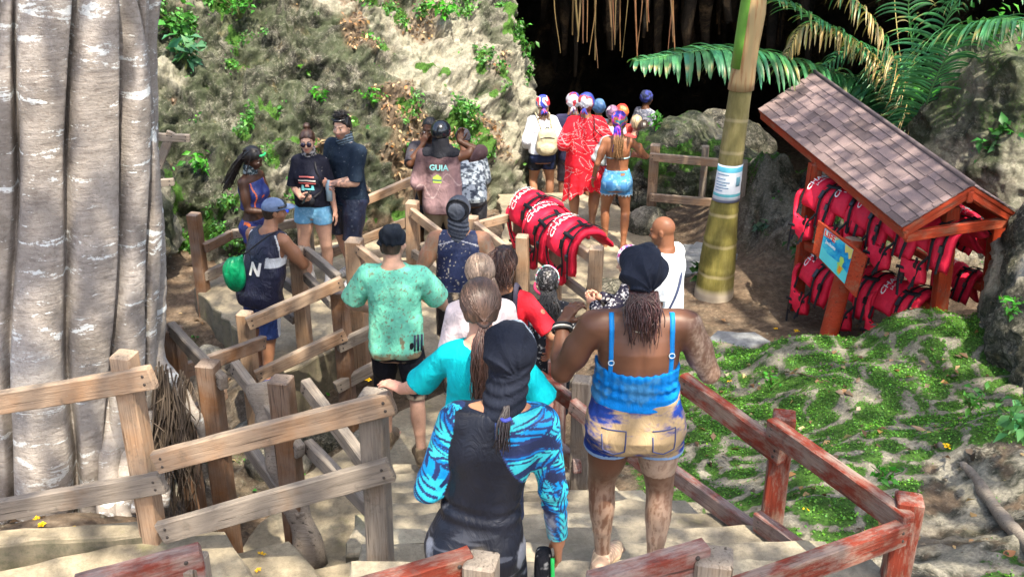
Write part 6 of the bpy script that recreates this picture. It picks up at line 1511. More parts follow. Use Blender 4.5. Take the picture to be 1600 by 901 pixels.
def decal(person, poly, cx_, cz_, side, mat, on, name='print', n=10, off=.003):
    """flat-coloured printed patch (convex polygon in x, z) laid on the cloth"""
    from mathutils.bvhtree import BVHTree
    me = on.data; co = np.empty(len(me.vertices)*3); me.vertices.foreach_get('co', co); co = co.reshape(-1, 3)
    bvh = BVHTree.FromPolygons([Vector(v) for v in co], [tuple(p_.vertices) for p_ in me.polygons])
    pl = A_(poly, float); lo, hi = pl.min(0), pl.max(0); us = np.linspace(lo[0], hi[0], n); vs = np.linspace(lo[1], hi[1], n); V = []; keep = []
    for u in us:
        for v in vs:
            x, z_ = cx_+u, cz_+v; h = bvh.ray_cast(Vector((x*person.k, side*.6, z_*person.k)), Vector((0, -side, 0))); V.append(tuple(h[0]+Vector((0, side*off, 0))) if h[0] else (0, 0, 0)); keep.append(h[0] is not None and bool(inpoly(A_([u]), A_([v]), [tuple(q) for q in pl])[0]))
    F = []
    for i in range(n-1):
        for j in range(n-1):
            a = [i*n+j, (i+1)*n+j, (i+1)*n+j+1, i*n+j+1]
            if sum(keep[q] for q in a) >= 3 and all(V[q] != (0, 0, 0) for q in a): F.append(a)
    return mesh_np(name, A_(V), F, mat, on) if F else None
def stand(hx, hy, zg, h, yaw_=0):
    """where somebody of height h stands on ground level zg when the top of the head is seen at (hx, hy)"""
    q = P(hx, hy, zg+h); return (float(q[0]), float(q[1]), zg)
print('people lib', time.time()-T0)
# ================================================================ the visitors
NAVY = A_((.012, .018, .05)); BLACK = A_((.012, .013, .018)); INK = A_((.02, .022, .03))
def rotd(d): return math.radians(d)
def speck(base, col, th=.66, sc=70, seed=0, amt=.9):
    return lambda V: (lambda m: A_(base)*(1-m)+A_(col)*m)((sstep(th, th+.06, fbm(V*sc+seed, 3, 400))*amt)[:, None])
def muddy(base, amt=.5, sc=7, seed=0, mud=MUD):
    return lambda V: (lambda m: A_(base)*(1-m)+A_(mud)*m)((sstep(.60-.12*amt, .72-.12*amt, fbm(V*A_((sc, sc, sc))+seed, 5, 410, .65))*min(1, amt*1.5))[:, None])
def near(v): return v
# ---- 1 woman with braids
def p_braids():
    f = Fig(True, 1.0, arms=((-.05, .27, 1.07), (.07, .27, 1.09)), elb=((-.5, -.6, -.5), (.5, -.6, -.5)), head=(.15, -.40, 0), hands=(.7, .8), hdir=((.6, .8, 0), (-.6, .7, 0)), hnorm=((.5, 0, .5), (-.5, 0, .5)), build=1.0, legs=1.05)
    p = Person('woman with long braids in a blue and orange sports top beside the cliff', stand(388, 230, .12, 1.67), rotd(-112), 1.67, f, 'deep', .0085)
    def col(V):
        c = np.tile(A_((.02, .035, .17)), (len(V), 1)); z, x = V[:, 2], V[:, 0]
        c[(np.abs(np.abs(x)-.118) < .006) & (z > 1.12)] = (.80, .16, .03); c[(z < 1.115)] = (.02, .03, .14); return c
    t = p.shirt(col, 1.10, 0, .008, 1.0, mat='satin', wr=.002, name='sports_top', tank=True, top=1.40)
    decal(p, [(-.035, -.012), (.035, -.012), (.035, .014), (-.035, .014)], .03, 1.24, 1, flat('orange_print', (.75, .14, .03)), t)
    def c2(V):
        c = np.tile(A_((.015, .025, .14)), (len(V), 1)); c[(np.abs(np.abs(V[:, 0])-.17) < .006) & (V[:, 1] > -.03)] = (.80, .16, .03); return c
    p.lower(c2, .99, .74, .008, .002, 'satin', .002); p.shoes((.05, .05, .06)); p.collar_tail(lambda V: np.where((fbm(V*45, 3, 5) > .52)[:, None], A_((.30, .36, .38)), A_((.03, .05, .06))))
    h = p.hair_cap((.012, .009, .008), .010, .02)
    p.strands(lambda u, r: ((r.random()-.5)*.15, -.04-.06*r.random(), .10-.10*r.random()), lambda u, r: ((r.random()-.5)*.24, -.15-.05*r.random(), -.33-.15*r.random()), 60, (.02, .014, .012), .0065, mid=lambda u, r: ((r.random()-.5)*.21, -.125, -.08), jit=.02, seed=3, wave=.006, name='braids', parent=h, taper=.6)
    p.strands(lambda u, r: ((r.random()-.5)*.1, .0+.03*r.random(), .12), lambda u, r: (.09*(1 if r.random() > .5 else -1), .02-.1*r.random(), -.20), 16, (.02, .014, .012), .006, mid=lambda u, r: (.08*(1 if r.random() > .5 else -1), .0, .04), seed=5, name='braids', parent=h)
    g = p.tubepart('sunglasses', [(-.06, .085, .088), (0, .098, .092), (.06, .085, .088)], .013, flat('greenlens', (.03, .45, .15), .2, spec=.6), head=True)
    p.tubepart('bracelet', [f.wr[0]+A_((0, 0, .03)), f.wr[0]+A_((.03, .02, 0)), f.wr[0]+A_((0, 0, -.03))], .007, flat('beads', (.55, .45, .25)))
    c = A_(f.wr[0])*.5+A_(f.wr[1])*.5+A_((.01, .10, .015))
    V, F = mesh_sdf(lambda q: ell(q, c, (.075, .05, .030))+.012*(fbm(q*40, 3, 3)-.5)*2, c-.14, c+.14, .008)
    o = empty('cloth', p.root.location, 0, 'crumpled bright blue cloth held by the woman with braids', 'cloth'); o.rotation_euler = p.root.rotation_euler; mesh_np('fabric', V*p.k, F, M['cloth'], o, np.tile(A_((.01, .05, .62)), (len(V), 1)))
# ---- 2 woman in sunglasses
def p_sunglasses():
    f = Fig(True, 1.0, sw=.145, arms=((-.25, .03, .87), (.04, .25, 1.09)), elb=((-.3, -1, 0), (.6, -.7, -.4)), head=(.18, -.08, 0), hands=(.3, .9), hdir=(None, (-.8, .5, 0)), hnorm=(None, (-.4, -.6, .3)), legs=1.12)
    p = Person('woman in round sunglasses with a black printed t-shirt and pale denim shorts', stand(480, 203, .12, 1.72), rotd(172), 1.72, f, 'fair', .0085)
    t = p.shirt(speck(A_((.010, .011, .022)), (.2, .2, .2), .78, 60), .93, .47, .018, 1.10, wr=.014, sl_loose=.022)
    dn = A_((.16, .40, .62)); p.lower(speck(dn, (.35, .6, .8), .60, 50, 0, .5), .99, .735, .014, .018, 'denim', .006)
    for k, (w, zz, c) in enumerate([(.17, 1.285, (.72, .18, .16)), (.20, 1.245, (.75, .70, .66)), (.20, 1.215, (.70, .16, .15)), (.12, 1.15, (.15, .55, .58)), (.05, 1.11, (.65, .62, .55))]):
        decal(p, [(-w/2, -.007), (w/2, -.007), (w/2, .007), (-w/2, .007)], 0, zz, 1, flat('pr%d' % k, c), t, n=22)
    project_text(p, 'CREATURES', .052, 0, 1.265, 1, on=t, mat=flat('pr_red', (.75, .2, .18)).name, arc=0) if False else None
    for (x0, z0, w, hh, c) in [(-.06, 1.17, .035, .06, (.15, .55, .58)), (.05, 1.165, .04, .07, (.2, .6, .62)), (.0, 1.19, .05, .03, (.72, .3, .25)), (.09, 1.12, .03, .08, (.7, .62, .58))]:
        decal(p, [(-w/2, -hh/2), (w/2, -hh/2), (w/3, hh/2), (-w/3, hh/2)], x0, z0, 1, flat('pp%.2f' % x0, c), t, n=10)
    p.collar_tail(lambda V: np.where((fbm(V*40, 3, 9) > .5)[:, None], A_((.35, .33, .32)), A_((.04, .035, .035))))
    p.shoes((.62, .60, .56), (.70, .68, .64)); 
    for k in (0, 1): 
        an = f.an[k]; p.part('sock', lambda q: smax(rc(q, an-A_((0, 0, .02)), an+A_((0, 0, .11)), .043, .040), q[:, 2]-(an[2]+.10), .004), an-.1, an+.17, (.65, .63, .62))
    p.hair_cap((.055, .025, .014), .007, .035, bun=((0, -.05, .150), (.040, .040, .036)))
    g = p.tubepart('sunglasses', [(-.062, .088, .004), (0, .103, .010), (.062, .088, .004)], .004, flat('gold', (.3, .18, .05), .3), head=True)
    for sg in (-1, 1):
        q = f.HR@A_((sg*.031, .104, -.002)); V, F = tube_mesh([(f.hc+q)-f.HR@A_((0, .003, 0)), f.hc+q+f.HR@A_((0, .003, 0))], .027, 16); mesh_np('lens', V*p.k, F, flat('lens', (.015, .008, .03), .08, spec=.8), g)
    c = A_((.02, .17, 1.03)); o = empty('pouch', p.root.location, 0, 'black waist pouch hanging on the front of the woman in sunglasses', 'bag'); o.rotation_euler = p.root.rotation_euler
    V, F = mesh_sdf(lambda q: ell(q, c, (.10, .055, .075))+.006*(fbm(q*25, 2, 3)-.5), c-.17, c+.17, .009); mesh_np('bag_body', V*p.k, F, M['cloth'], o, np.tile(BLACK, (len(V), 1)))
    V, F = tube_mesh(bez([c+A_((-.09, .0, .03)), A_((-.15, .10, 1.15)), A_((-.11, .125, 1.35)), A_((-.06, .02, 1.47))], 20)*p.k, .011, 6); mesh_np('strap', V, F, M['webbing'], o)
    c2 = f.wr[1]+A_((-.075, .05, .02)); V = []; d, s_, t_ = frame((-.5, .1, .8)); V = A_([c2+d*a*.075+s_*b_*.037+t_*e*.006 for (a, b_, e) in [(-1, -1, -1), (1, -1, -1), (1, 1, -1), (-1, 1, -1), (-1, -1, 1), (1, -1, 1), (1, 1, 1), (-1, 1, 1)]])
    o = empty('phone', p.root.location, 0, 'dark phone held at the waist by the woman in sunglasses', 'phone'); o.rotation_euler = p.root.rotation_euler; b_ = mesh_np('case', V*p.k, BOXF, flat('phonecase', (.05, .06, .05), .3), o, smooth=False); bevelmod(b_, .003)
# ---- 3 man in black t-shirt
def p_black():
    f = Fig(False, 1.10, arms=((-.04, .27, 1.12), (.05, .25, 1.08)), elb=((-.7, -.6, -.5), (.7, -.6, -.5)), head=(.35, -.05, 0), hands=(.7, .6), hdir=((.8, .4, 0), (-.8, .4, 0)), hnorm=((.3, -.8, 0), (-.3, -.8, 0)), build=1.15, legs=1.1, feet=((-.10, .1, 0), (.12, -.05, 0)))
    def tat(V, c):
        d = V-f.el[0]; e = f.wr[0]-f.el[0]; t = (d@e)/(e@e); r_ = np.linalg.norm(d-t[:, None]*e, axis=1); m = ((t > .15) & (t < .95) & (r_ < .07))*sstep(.45, .55, fbm(V*38, 3, 77))*.65; return c*(1-m[:, None])+A_((.04, .05, .06))*m[:, None]
    p = Person('man in a black t-shirt with sunglasses pushed up on his curly hair', stand(536, 180, .12, 1.84), rotd(140), 1.84, f, 'fair', .0085, beard=.45, tattoo=tat)
    p.shirt(speck(A_((.010, .020, .038)), (.12, .14, .16), .74, 55), .84, .50, .014, 1.03, wr=.008, sl_loose=.004)
    p.lower(speck(A_((.012, .018, .042)), (.1, .11, .13), .72, 45), 1.0, .50, .016, .018, 'satin', .010); p.shoes((.55, .54, .52)); p.collar_tail(lambda V: np.where((np.sin(V[:, 2]*230+V[:, 0]*90) > .2)[:, None], A_((.16, .22, .28)), A_((.03, .04, .05))))
    h = p.hair_cap((.014, .010, .008), .010, .045, rough=.010, wr=.006, back=-.04)
    p.strands(lambda u, r: ((r.random()-.5)*.13, .07-.10*r.random(), .11), lambda u, r: ((r.random()-.5)*.18, .10-.16*r.random(), .12+.03*r.random()), 70, (.014, .01, .008), .006, mid=lambda u, r: ((r.random()-.5)*.15, .07-.12*r.random(), .145), seed=8, parent=h, name='curls', wave=.01)
    p.tubepart('sunglasses', [(-.07, .06, .095), (-.02, .10, .092), (.02, .10, .092), (.07, .06, .095)], .012, flat('blacklens', (.01, .01, .012), .15, spec=.6), head=True)
    c = f.wr[1]+A_((-.09, .03, -.03)); V, F = tube_mesh([c+A_((0, 0, -.10)), c+A_((0, 0, .06)), c+A_((0, 0, .09)), c+A_((0, 0, .11))], [.032, .032, .016, .015], 14)
    o = empty('water_bottle', p.root.location, 0, 'small clear water bottle in the hand of the man in black', 'bottle'); o.rotation_euler = p.root.rotation_euler; mesh_np('bottle_body', V*p.k, F, flat('bottle', (.30, .42, .50), .08, spec=.8), o)
# ---- 4 man in cap and jersey
def p_cap():
    f = Fig(False, 1.08, arms=((-.10, .42, 1.10), (.16, .44, 1.08)), elb=((-.8, -.5, -.4), (.9, -.3, -.5)), head=(-.65, -.05, .05), hands=(.5, .5), hdir=((.7, .7, 0), (-.8, .5, 0)), hnorm=((0, 0, -1), (0, 0, -1)), lean=(.03, .16), build=1.12, feet=((-.12, .05, 0), (.12, -.12, 0)))
    loc = (-2.30, 9.08, -.07)
    p = Person('man in a blue-grey cap and black basketball jersey leaning on the walkway railing', loc, rotd(-32), 1.74, f, 'tan', .0085, beard=.3)
    def col(V):
        c = np.tile(A_((.016, .018, .045)), (len(V), 1)); d0 = np.minimum(np.linalg.norm((V-f.sh[0]-A_((0, 0, .0)))[:, :2], axis=1), np.linalg.norm((V-f.sh[1])[:, :2], axis=1)); c[(d0 > .066) & (d0 < .078) & (V[:, 2] > 1.26) & (V[:, 2] < 1.46)] = (.72, .72, .72); c[(V[:, 2] > 1.18) & (V[:, 2] < 1.27) & (np.abs(V[:, 0]) > .13)] = (.6, .62, .65); return c
    t = p.shirt(col, .80, 0, .020, 1.14, wr=.012, name='jersey', tank=True, mat='satin'); project_text(p, 'N', .15, .05, 1.16, -1, on=t, bold=.04)
    def c2(V):
        c = np.tile(A_((.02, .045, .17)), (len(V), 1)); m = (V[:, 0] > .13) & (np.abs(V[:, 1]+.0) < .035); c[m] = (.55, .6, .68); return c
    p.lower(c2, 1.0, .50, .020, .022, 'satin', .010); p.shoes((.03, .04, .10)); p.hair_cap((.03, .02, .015), .003, .02)
    def capc(V): return np.tile(A_((.16, .22, .36)), (len(V), 1))
    def cap(q_):
        q = f.hl(q_); D = ell(q, (0, -.012, .045), (.088, .106, .088)); D = smax(D, .030-q[:, 2], .005); br = smax(ell(q, (0, .10, .040), (.072, .085, .016)), .02-q[:, 1], .01); return smin(D, br, .008)
    c = p.part('cap', cap, f.hc-.22, f.hc+.24, capc, 'cloth', .006)
    p.tubepart('sunglasses', [(-.095, .02, .070), (-.07, .09, .075), (.07, .09, .075), (.095, .02, .070)], .011, flat('blacklens', (.01, .01, .012), .15, spec=.6), head=True)
    # drawstring bag
    o = empty('drawstring_bag', p.root.location, 0, 'green drawstring bag on the back of the man in the cap', 'bag'); o.rotation_euler = p.root.rotation_euler
    cb = A_((-.10, -.20, 1.12)); fn = lambda q: smin(ell(q, cb, (.115, .085, .165)), rc(q, cb+A_((.04, 0, .10)), cb+A_((.10, .02, .20)), .05, .015), .06)+.005*np.sin(np.arctan2(q[:, 0]-cb[0], q[:, 1]-cb[1])*9+q[:, 2]*20)*np.clip((q[:, 2]-cb[2]+.05)*8, .2, 1)
    V, F = mesh_sdf(fn, cb-.26, cb+.30, .009); mesh_np('bag_body', V*p.k, F, M['satin'], o, np.tile(A_((.0, .26, .10)), (len(V), 1)))
    V, F = tube_mesh(bez([cb+A_((.10, .03, .20)), f.sh[1]*.6+f.nb*.4+A_((0, -.06, .06)), f.sh[1]*.7+f.nb*.3+A_((0, .10, .0))], 14)*p.k, .007, 6); mesh_np('cord', V, F, M['webbing'], o)
# ---- 5 man behind the guide, 6 guide
def p_behind():
    f = Fig(False, 1.0, arms=((-.25, .05, .9), (.03, .17, 1.50)), elb=(None, (.6, .3, -.9)), head=(0, -.12, 0), hands=(.3, .7), hdir=(None, (-.3, -.3, 1)), hnorm=(None, (0, -1, 0)))
    p = Person('man holding a hand to his mouth, half hidden behind the guide', stand(672, 184, 0, 1.78), rotd(165), 1.78, f, 'dark', .0095); p.shirt((.05, .045, .055), .88, .5, .016); p.lower((.03, .03, .04), 1, .5); p.shoes((.05, .05, .05)); p.hair_cap((.01, .008, .008), .004, .05, rough=.006)
def p_guide():
    f = Fig(False, 1.05, arms=((-.24, .04, .92), (.16, .22, 1.50)), elb=(None, (1, -.4, -.6)), head=(-.1, -.1, 0), hands=(.4, .6), hdir=(None, (.1, .3, 1)), hnorm=(None, (.3, -1, 0)))
    p = Person('guide in a black helmet and mauve shirt lettered across the back', stand(688, 193, 0, 1.80), rotd(-6), 1.80, f, 'dark', .009)
    def col(V):
        z = V[:, 2]; n = fbm(V*A_((9, 9, 9)), 3, 12); m = (sstep(1.32, 1.22, z+.25*(n-.5)-.35*np.clip(V[:, 0], -.2, .2)))[:, None]; c = A_((.075, .045, .05))*(1-m)+A_((.25, .16, .17))*m; zig = np.abs(z-(1.12+.10*np.sin(V[:, 0]*22)+.4*V[:, 0])) < .008; c[zig & (V[:, 1] < 0)] = (.4, .3, .3); return c
    t = p.shirt(col, .80, .62, .018, 1.10, wr=.010, sl_loose=.02); project_text(p, 'GUIA', .085, -.005, 1.315, -1, on=t, mat='print_teal', bold=.03)
    decal(p, [(-.05, -.045), (.05, -.045), (.05, .01), (0, .05), (-.05, .01)], -.02, 1.20, -1, flat('crest', (.35, .50, .08)), t, n=14); decal(p, [(-.055, -.008), (.055, -.008), (.055, .008), (-.055, .008)], -.02, 1.185, -1, flat('crest2', (.05, .12, .14)), t, off=.005)
    p.part('cuff', lambda q: smax(rc(q, f.el[0], f.el[0]*.8+f.wr[0]*.2, .055, .053), -9-q[:, 2], .01), f.el[0]-.12, f.el[0]+.12, (.5, .52, .56)); p.lower((.24, .20, .14), 1.0, .09, .018, .012, name='trousers', wr=.010); p.shoes((.05, .04, .03))
    p.part('hood', lambda q: smax(smin(f.neck(q, .026), f.torso(q, .026, 1.40), .02), 1.405-q[:, 2]+.1*np.abs(q[:, 0]), .02)+.003*np.sin(q[:, 0]*40+q[:, 2]*30), A_((-.25, -.25, 1.3)), A_((.25, .25, 1.62)), BLACK)
    def helm(q_): q = f.hl(q_); D = ell(q, (0, -.014, .036), (.106, .126, .112)); D = smax(D, -.052-q[:, 2]+.45*(q[:, 1]), .010); return smin(D, smax(ell(q, (0, -.012, -.012), (.106, .126, .018)), q[:, 1]-.16, .01)+9, .005)
    p.part('helmet', helm, f.hc-.2, f.hc+.22, (.006, .008, .012), 'helmet', .006)
t = NT('helmet', .12); t.b.inputs['Specular IOR Level'].default_value = .7; M['helmet'] = t.done(t.attr()); flat('print_teal', (.22, .50, .52), .6)
# ---- 7 camouflage
def camo(V): n = fbm(V*26, 2, 61); c = np.tile(A_((.16, .19, .22)), (len(V), 1)); c[n > .52] = (.34, .38, .42); c[n < .43] = (.05, .06, .08); return c
def p_camo():
    f = Fig(False, 1.05, lean=(.02, .60), head=(0, -.7, 0), arms=((-.2, .6, .85), (.2, .6, .85)))
    p = Person('person in a grey camouflage shirt bending forward beside the guide', (-.47, 11.75, 0), rotd(10), 1.58, f, 'dark', .0105); p.shirt(camo, .86, .6, .02, 1.1); p.lower((.05, .05, .06), 1, .1, name='trousers'); p.shoes((.04, .04, .04)); p.wrap((.03, .03, .04))
# ---- 8 man in vest
def p_vest():
    f = Fig(False, 1.12, arms=((-.33, .04, .93), (.28, .12, .95)), elb=((-.6, -1, 0), (.6, -1, 0)), head=(-.12, -.08, .05), hands=(.3, .4), build=1.2)
    p = Person('broad man in a sleeveless dark blue rash vest and grey balaclava on the path', stand(716, 312, 0, 1.83), rotd(-3), 1.83, f, 'tan', .0075, mud=.85)
    def col(V):
        c = speck(A_((.020, .030, .085)), (.55, .5, .42), .67, 62, 4, .9)(V); seam = (np.abs(V[:, 2]-(1.435-.5*np.abs(V[:, 0])**1.3)) < .004) & (V[:, 1] < 0); c[seam] = (.5, .5, .55); return c
    p.shirt(col, .86, 0, .006, 1.0, mat='wetsuit', wr=.003, name='rash_vest', tank=True); p.lower(muddy(BLACK, .8, 9), .99, .52, .014, .014, 'satin', .008); p.shoes((.06, .05, .04))
    def cc(V):
        q = f.hl(V.astype(F32)); c = np.tile(A_((.085, .095, .12)), (len(V), 1)); band = (np.abs(np.hypot(q[:, 0], q[:, 2]-.03)-.083) < .013) & (q[:, 1] < .02); c[band] = BLACK; m = (q[:, 2] < -.04) & (np.sin(q[:, 2]*190+q[:, 0]*30) > .2); c[m] = (.03, .035, .05); return c
    w = p.wrap(cc, .016, name='balaclava', low=-.2, folds=.003, neckg=True, puff=(0, -.03, .04))
    V, F = tube_mesh([(f.HR@A_((math.sin(a)*.088, -.075-.02*math.cos(a*2), .035+math.cos(a)*.088)))*1+f.hc for a in np.linspace(0, 6.28, 34)], .010, 8); mesh_np('goggle_strap', V*p.k, F, flat('strapbk', (.012, .012, .015), .5), w)
# ---- 9 man in green
def p_green():
    f = Fig(False, .97, arms=((-.27, .26, 1.02), (.30, .34, 1.02)), elb=((-1, -.9, -.2), (.8, -1, -.3)), head=(-.28, -.06, 0), hands=(.45, .25), hdir=((.55, .5, -.5), (.1, .8, -.5)), hnorm=((.3, 0, -1), (-.6, .3, -.6)), build=1.08, feet=((-.12, .10, 0, .1), (.17, -.10, 0, -.35)))
    p = Person('man in a muddy mint green t-shirt and black head wrap standing on the path', stand(612, 358, .26, 1.86), rotd(-6), 1.86, f, 'fair', .007, beard=.35)
    def col(V):
        g = A_((.19, .66, .48)); z = V[:, 2]; n1 = sstep(.60, .66, fbm(V*A_((16, 16, 12)), 4, 3)+.17*sstep(1.02, .86, z)-.06); n2 = sstep(.655, .69, fbm(V*75, 3, 8)+.01); ed = sstep(.90, .865, z)*.6; m = np.clip(n1*sstep(1.2, .95, z)*.85+n2*.7+ed, 0, .9)[:, None]; gg = g*(1+.12*(fbm(V*5, 2, 2)-.5))[:, None]; m2 = (sstep(.5, .62, fbm(V*A_((5, 5, 3))+4, 3, 9))*.15)[:, None]; gg = gg*(1-m2)+A_((.33, .42, .26))*m2; return gg*(1-m)+A_((.22, .12, .06))*m
    p.shirt(col, .83, .44, .022, 1.06, wr=.016, sl_loose=.018); p.lower(muddy(BLACK, .55, 8, 3, A_((.35, .28, .2))), 1, .50, .012, .014, 'cloth', .007, vox=.007)
    p.shoes((.16, .12, .08), (.28, .22, .15), .07); p.hair_cap((.05, .035, .025), .004, .05, back=-.05); p.wrap(A_((.010, .014, .022)), .012, low=.022, puff=(.02, -.055, .085), folds=.010, tilt=.05, fold_freq=36)
    V, F = tube_mesh([f.wr[1]+(f.el[1]-f.wr[1])*.14+.0, f.wr[1]+(f.el[1]-f.wr[1])*.24], .036, 16); mesh_np('watch', V*p.k, F, flat('steel', (.35, .33, .32), .3, spec=.8), p.root)
    for i, x in enumerate((.150, .172, .194)): mesh_np('pen_pouch', *(lambda V, F: (V*p.k, F))(*tube_mesh([(x, -.125+.012*i, .90), (x+.004, -.12+.012*i, 1.02)], .008, 6)), flat('pen', (.03, .04, .08), .3), p.root)
# ---- 10 woman with light brown hair
def p_light():
    f = Fig(True, 1.0, head=(.1, -.2, 0), arms=((-.18, .22, 1.08), (.16, .25, 1.08)), hands=(.5, .5))
    p = Person('girl with smooth light brown hair and a pale pink top', stand(750, 405, .825, 1.66), rotd(6), 1.66, f, 'fair', .0075); p.shirt(muddy(A_((.66, .56, .57)), .2, 8, 1), .86, .45, .016, 1.06); p.lower((.05, .06, .1), 1, .6); p.shoes((.4, .38, .35))
    h = p.hair_cap((.17, .115, .08), .013, .04, back=-.12); p.scalp_hair((.34, .24, .175), 700, gather=(0, -.09, -.10), r=.0034, seed=2, parent=h); p.strands(lambda u, r: ((u-.5)*.15, -.085-.03*(1-abs(2*u-1)), -.01), lambda u, r: ((u-.5)*.16, -.10-.02*r.random(), -.18), 260, (.27, .185, .13), .0040, mid=lambda u, r: ((u-.5)*.175, -.085-.045*(1-abs(2*u-1)), -.08), seed=12, parent=h, jit=.006)
# ---- 11 woman in red with a backpack
def p_red():
    f = Fig(True, 1.0, head=(-.1, -.25, 0), arms=((-.2, .2, 1.05), (.30, .10, 1.00)), elb=(None, (1, -.9, 0)), hands=(.5, .4))
    p = Person('woman with short dark curls in a red top and black collar', stand(786, 392, .66, 1.68), rotd(-12), 1.68, f, 'tan', .0075)
    def col(V): c = np.tile(A_((.70, .02, .035)), (len(V), 1)); c[(V[:, 2] > 1.385) & (np.abs(V[:, 0]) < .11)] = BLACK; return c
    p.shirt(col, .86, .42, .014, 1.02, neckz=1.45); p.lower((.02, .02, .04), 1, .55); p.shoes((.1, .1, .1)); h = p.hair_cap((.03, .012, .010), .014, .03, back=-.09, rough=.008)
    p.strands(lambda u, r: ((r.random()-.5)*.10, -.03-.05*r.random(), .12), lambda u, r: ((r.random()-.5)*.22, -.10-.05*r.random(), -.10-.05*r.random()), 210, (.06, .026, .018), .0038, mid=lambda u, r: ((r.random()-.5)*.20, -.12, .03), seed=11, parent=h, name='curls', wave=.010)
    backpack('grey-purple rucksack worn by the woman in red', p, (.06, .055, .085), .30, .42, 1.12, .03, worn=True)
def backpack(label, p, col, w, h, cz, cx_, d=.09, worn=False, mat='cloth', extra=None, y0=-.19):
    f = p.f; o = empty('backpack', p.root.location, 0, label, 'backpack'); o.rotation_euler = p.root.rotation_euler; c = A_((cx_, y0, cz))
    def fn(q):
        r = q-c.astype(F32); e = 3.2; k = ((np.abs(r[:, 0])/(w/2*(1-.12*np.clip(r[:, 2]/h*2, -1, 1))))**e+(np.abs(r[:, 1])/d)**e+(np.abs(r[:, 2])/(h/2))**e)**(1/e); D = (k-1)*d; pk = smax(ell(q, c+A_((0, -d*.9, -h*.20)), (w*.38, .035, h*.22)), -9-q[:, 0], .01); return smin(D, pk, .012)+.006*(fbm(q*12, 3, 4)-.5)*2
    V, F = mesh_sdf(fn, c-A_((w, .22, h*.75)), c+A_((w, .22, h*.75)), p.vox*1.05); cc = col(V-c) if callable(col) else np.tile(A_(col), (len(V), 1))
    mesh_np('bag_body', V*p.k, F, M[mat], o, cc); base = A_(col(A_([[0, 0, 0]])))[0] if callable(col) else A_(col)
    for sg in (-1, 1):
        top = f.sh[0 if sg < 0 else 1]*.62+f.nb*.38; V, F = tube_mesh(bez([c+A_((sg*w*.25, .05, h*.42)), top+A_((0, -.05, .085)), top+A_((0, .06, .06)), top+A_((sg*.01, .125, -.08)), top+A_((sg*.05, .10, -.25)), c+A_((sg*w*.5, .07, -h*.35))], 30)*p.k, .020, 8, squash=.35); mesh_np('shoulder_strap', V, F, flat('bstrap%.3f' % float(base[0]), base*.8, .8), o)
    V, F = tube_mesh(bez([c+A_((-w*.34, -d*.9, h*.18)), c+A_((0, -d*1.07, h*.24)), c+A_((w*.34, -d*.9, h*.18))], 12)*p.k, .005, 6); mesh_np('zip', V, F, flat('zip', (.02, .02, .02), .4), o)
    V, F = tube_mesh(bez([c+A_((-.03, -.01, h*.49)), c+A_((0, -.02, h*.56)), c+A_((.03, -.01, h*.49))], 9)*p.k, .008, 6); mesh_np('handle', V, F, flat('zip', (.02, .02, .02), .4), o); return o
# ---- 12 woman in turquoise
def p_turq():
    f = Fig(True, .96, sw=.145, head=(.06, -.18, 0), arms=((-.40, .30, 1.06), (.26, .16, .98)), elb=((-.7, -.3, -1), (.8, -1, 0)), hands=(.25, .5), hdir=((-.75, .6, .02), None), hnorm=((0, 0, -1), None))
    p = Person('woman in a turquoise t-shirt with a long brown ponytail', stand(750, 446, 1.485, 1.62), rotd(0), 1.62, f, 'pink', .006)
    p.shirt(A_((.0, .40, .46)), .84, .46, .014, 1.06, wr=.014, sl_loose=.02, vox=.007); p.lower((.03, .04, .08), 1, .5, vox=.009); p.shoes((.3, .3, .3)); col = (.075, .042, .030)
    h = p.hair_cap(col, .013, .04, back=-.055, vox=.005); p.scalp_hair((.095, .055, .040), 900, gather=(.012, -.122, -.045), r=.0026, seed=4, parent=h)
    g0 = (.012, -.13, -.05); p.strands(lambda u, r: (g0[0]+(r.random()-.5)*.03, g0[1]+(r.random()-.5)*.02, g0[2]+.01), lambda u, r: (-.015+(r.random()-.5)*.06, -.16+(r.random()-.5)*.03, -.36-.06*r.random()), 190, (.06, .028, .020), .0040, mid=lambda u, r: (.0+(r.random()-.5)*.09, -.175+(r.random()-.5)*.03, -.18), seed=14, parent=h, name='ponytail', wave=.008, jit=.008)
    p.tubepart('hair_tie', [(-.015, -.125, -.045), (.012, -.152, -.055), (.04, -.125, -.045)], .007, flat('tie', (.03, .02, .02), .6), head=True)
